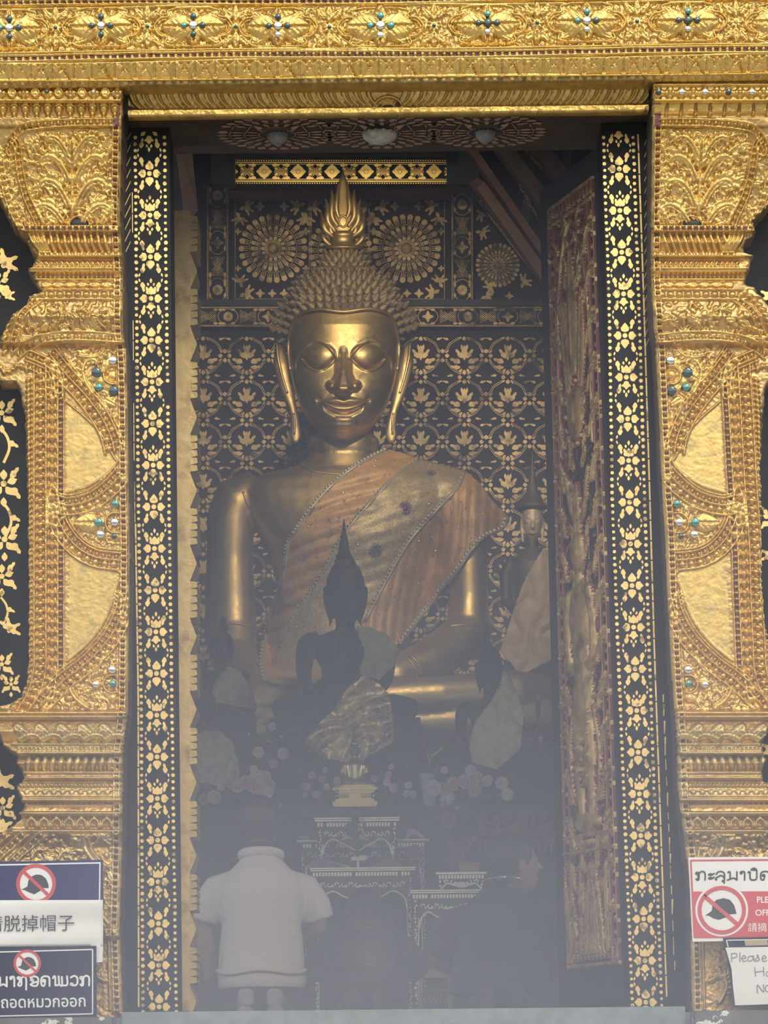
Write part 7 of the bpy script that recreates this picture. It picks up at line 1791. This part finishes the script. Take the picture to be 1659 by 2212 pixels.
# handwritten notice
r = sign('notice_board', 'tilted navy board with a handwritten pencil notice on white paper', [(1562, 2026), (1740, 2022), (1752, 2168), (1588, 2174)], NAVYD, YS_ - .016)
f = Flat(); f.line([(1570, 2031), (1740, 2028)], 2); f.line([(1569, 2031), (1573, 2046)], 2); ink(r, 'white_border', f, SIGNW, YQ, .001)
f = Flat(); f.poly([(1608, 2031), (1657, 2030), (1659, 2042), (1610, 2043)]); ink(r, 'tape_patch', f, mat('tan_tape', (.42, .35, .22), .5), YQ, .0014)
f = Flat(); f.poly([(1567, 2047), (1740, 2044), (1752, 2166), (1588, 2172), (1583, 2130), (1580, 2092)]); ink(r, 'paper_sheet', f, WHITEP, YQ, .002)
f = Flat()
def hw(pts, w=2.0): stroke(f, pts, w)
for pts in ([(1580, 2060), (1580, 2078)], [(1580, 2060), (1590, 2060), (1591, 2067), (1581, 2070)], [(1598, 2058), (1598, 2077)], [(1603, 2071), (1611, 2069), (1607, 2064), (1602, 2070), (1606, 2077), (1612, 2075)],
            [(1626, 2065), (1617, 2067), (1616, 2076), (1625, 2074), (1627, 2065), (1629, 2076)], [(1629, 2076), (1638, 2065), (1635, 2064), (1640, 2073), (1632, 2077)], [(1646, 2071), (1655, 2069), (1650, 2064), (1646, 2071), (1650, 2077), (1656, 2075)],
            [(1630, 2090), (1632, 2109)], [(1649, 2089), (1650, 2108)], [(1631, 2100), (1650, 2098)], [(1664, 2098), (1656, 2100), (1656, 2108), (1664, 2106), (1666, 2097), (1667, 2108)],
            [(1636, 2145), (1636, 2128), (1649, 2143), (1649, 2127)], [(1663, 2127), (1654, 2131), (1655, 2141), (1664, 2142)]): hw(pts)
ink(r, 'handwriting', f, PENCIL, YQ, .003)
# ------------------------------------------------------------ incense haze: drifting out over the sill, thicker inside
def haze(name, label, prof, xs, density, color):
    """prof: (Y, z) outline of the bank of smoke, carried from xs[0] to xs[1]"""
    m = bpy.data.materials.new(name); m.use_nodes = True; t = m.node_tree; t.nodes.clear()
    v = t.nodes.new('ShaderNodeVolumeScatter'); v.inputs['Color'].default_value = (*color, 1); v.inputs['Density'].default_value = density; v.inputs['Anisotropy'].default_value = 0.0
    o = t.nodes.new('ShaderNodeOutputMaterial'); t.links.new(v.outputs[0], o.inputs['Volume'])
    mb = MB(); mb.prism(prof, xs[0], xs[1], axis=0)
    ob = mb.build(name, m, label=label, cat='haze', kind='stuff')
    import bmesh
    b = bmesh.new(); b.from_mesh(ob.data); bmesh.ops.recalc_face_normals(b, faces=b.faces[:]); b.to_mesh(ob.data); b.free()
    return ob
# in front of the doorway: thickest low down and between the pilasters
m_ = bpy.data.materials.new('pale_smoke'); m_.use_nodes = True; t_ = m_.node_tree; t_.nodes.clear()
v_ = t_.nodes.new('ShaderNodeVolumeScatter'); v_.inputs['Color'].default_value = (.72, .79, 1, 1); v_.inputs['Density'].default_value = .31
o_ = t_.nodes.new('ShaderNodeOutputMaterial'); t_.links.new(v_.outputs[0], o_.inputs['Volume'])
hx_ = np.linspace(-4.5, 4.5, 73); hz_ = np.linspace(-1.6, 3.0, 24); HX, HZ_ = np.meshgrid(hx_, hz_)
tk = np.interp(HZ_, [-1.6, -.2, 1.0, 2.0, 3.0], [1.7, 1.4, .78, .33, .004]) * (.42 + .58 * smooth01((1.55 - np.abs(HX - .07)) / .75))
fr = np.stack([HX, 12.76 - tk, HZ_], -1).reshape(-1, 3); bk = np.stack([HX, 12.76 + 0 * HX, HZ_], -1).reshape(-1, 3)
n_, k_ = len(hx_), len(hz_); N_ = n_ * k_; fc_ = []
for j in range(k_ - 1):
    for i in range(n_ - 1):
        q = j * n_ + i; fc_ += [(q, q + 1, q + n_ + 1, q + n_), (N_ + q, N_ + q + n_, N_ + q + n_ + 1, N_ + q + 1)]
for i in range(n_ - 1): fc_ += [(i, N_ + i, N_ + i + 1, i + 1), ((k_ - 1) * n_ + i, (k_ - 1) * n_ + i + 1, N_ + (k_ - 1) * n_ + i + 1, N_ + (k_ - 1) * n_ + i)]
for j in range(k_ - 1): a_, b_ = j * n_, j * n_ + n_ - 1; fc_ += [(a_, a_ + n_, N_ + a_ + n_, N_ + a_), (b_, N_ + b_, N_ + b_ + n_, b_ + n_)]
mesh_obj('incense_haze', np.concatenate([fr, bk]), fc_, m_, label='thin pale incense smoke drifting out in front of the doorway', cat='haze', kind='stuff')
haze('incense_haze', 'bluish incense smoke filling the lower part of the hall', [(13.47, 3.25), (13.47, .02), (16.4, .02), (15.1, .9), (14.2, 1.8), (13.7, 2.7)], (-3.65, 3.65), .165, (.72, .79, 1.0))
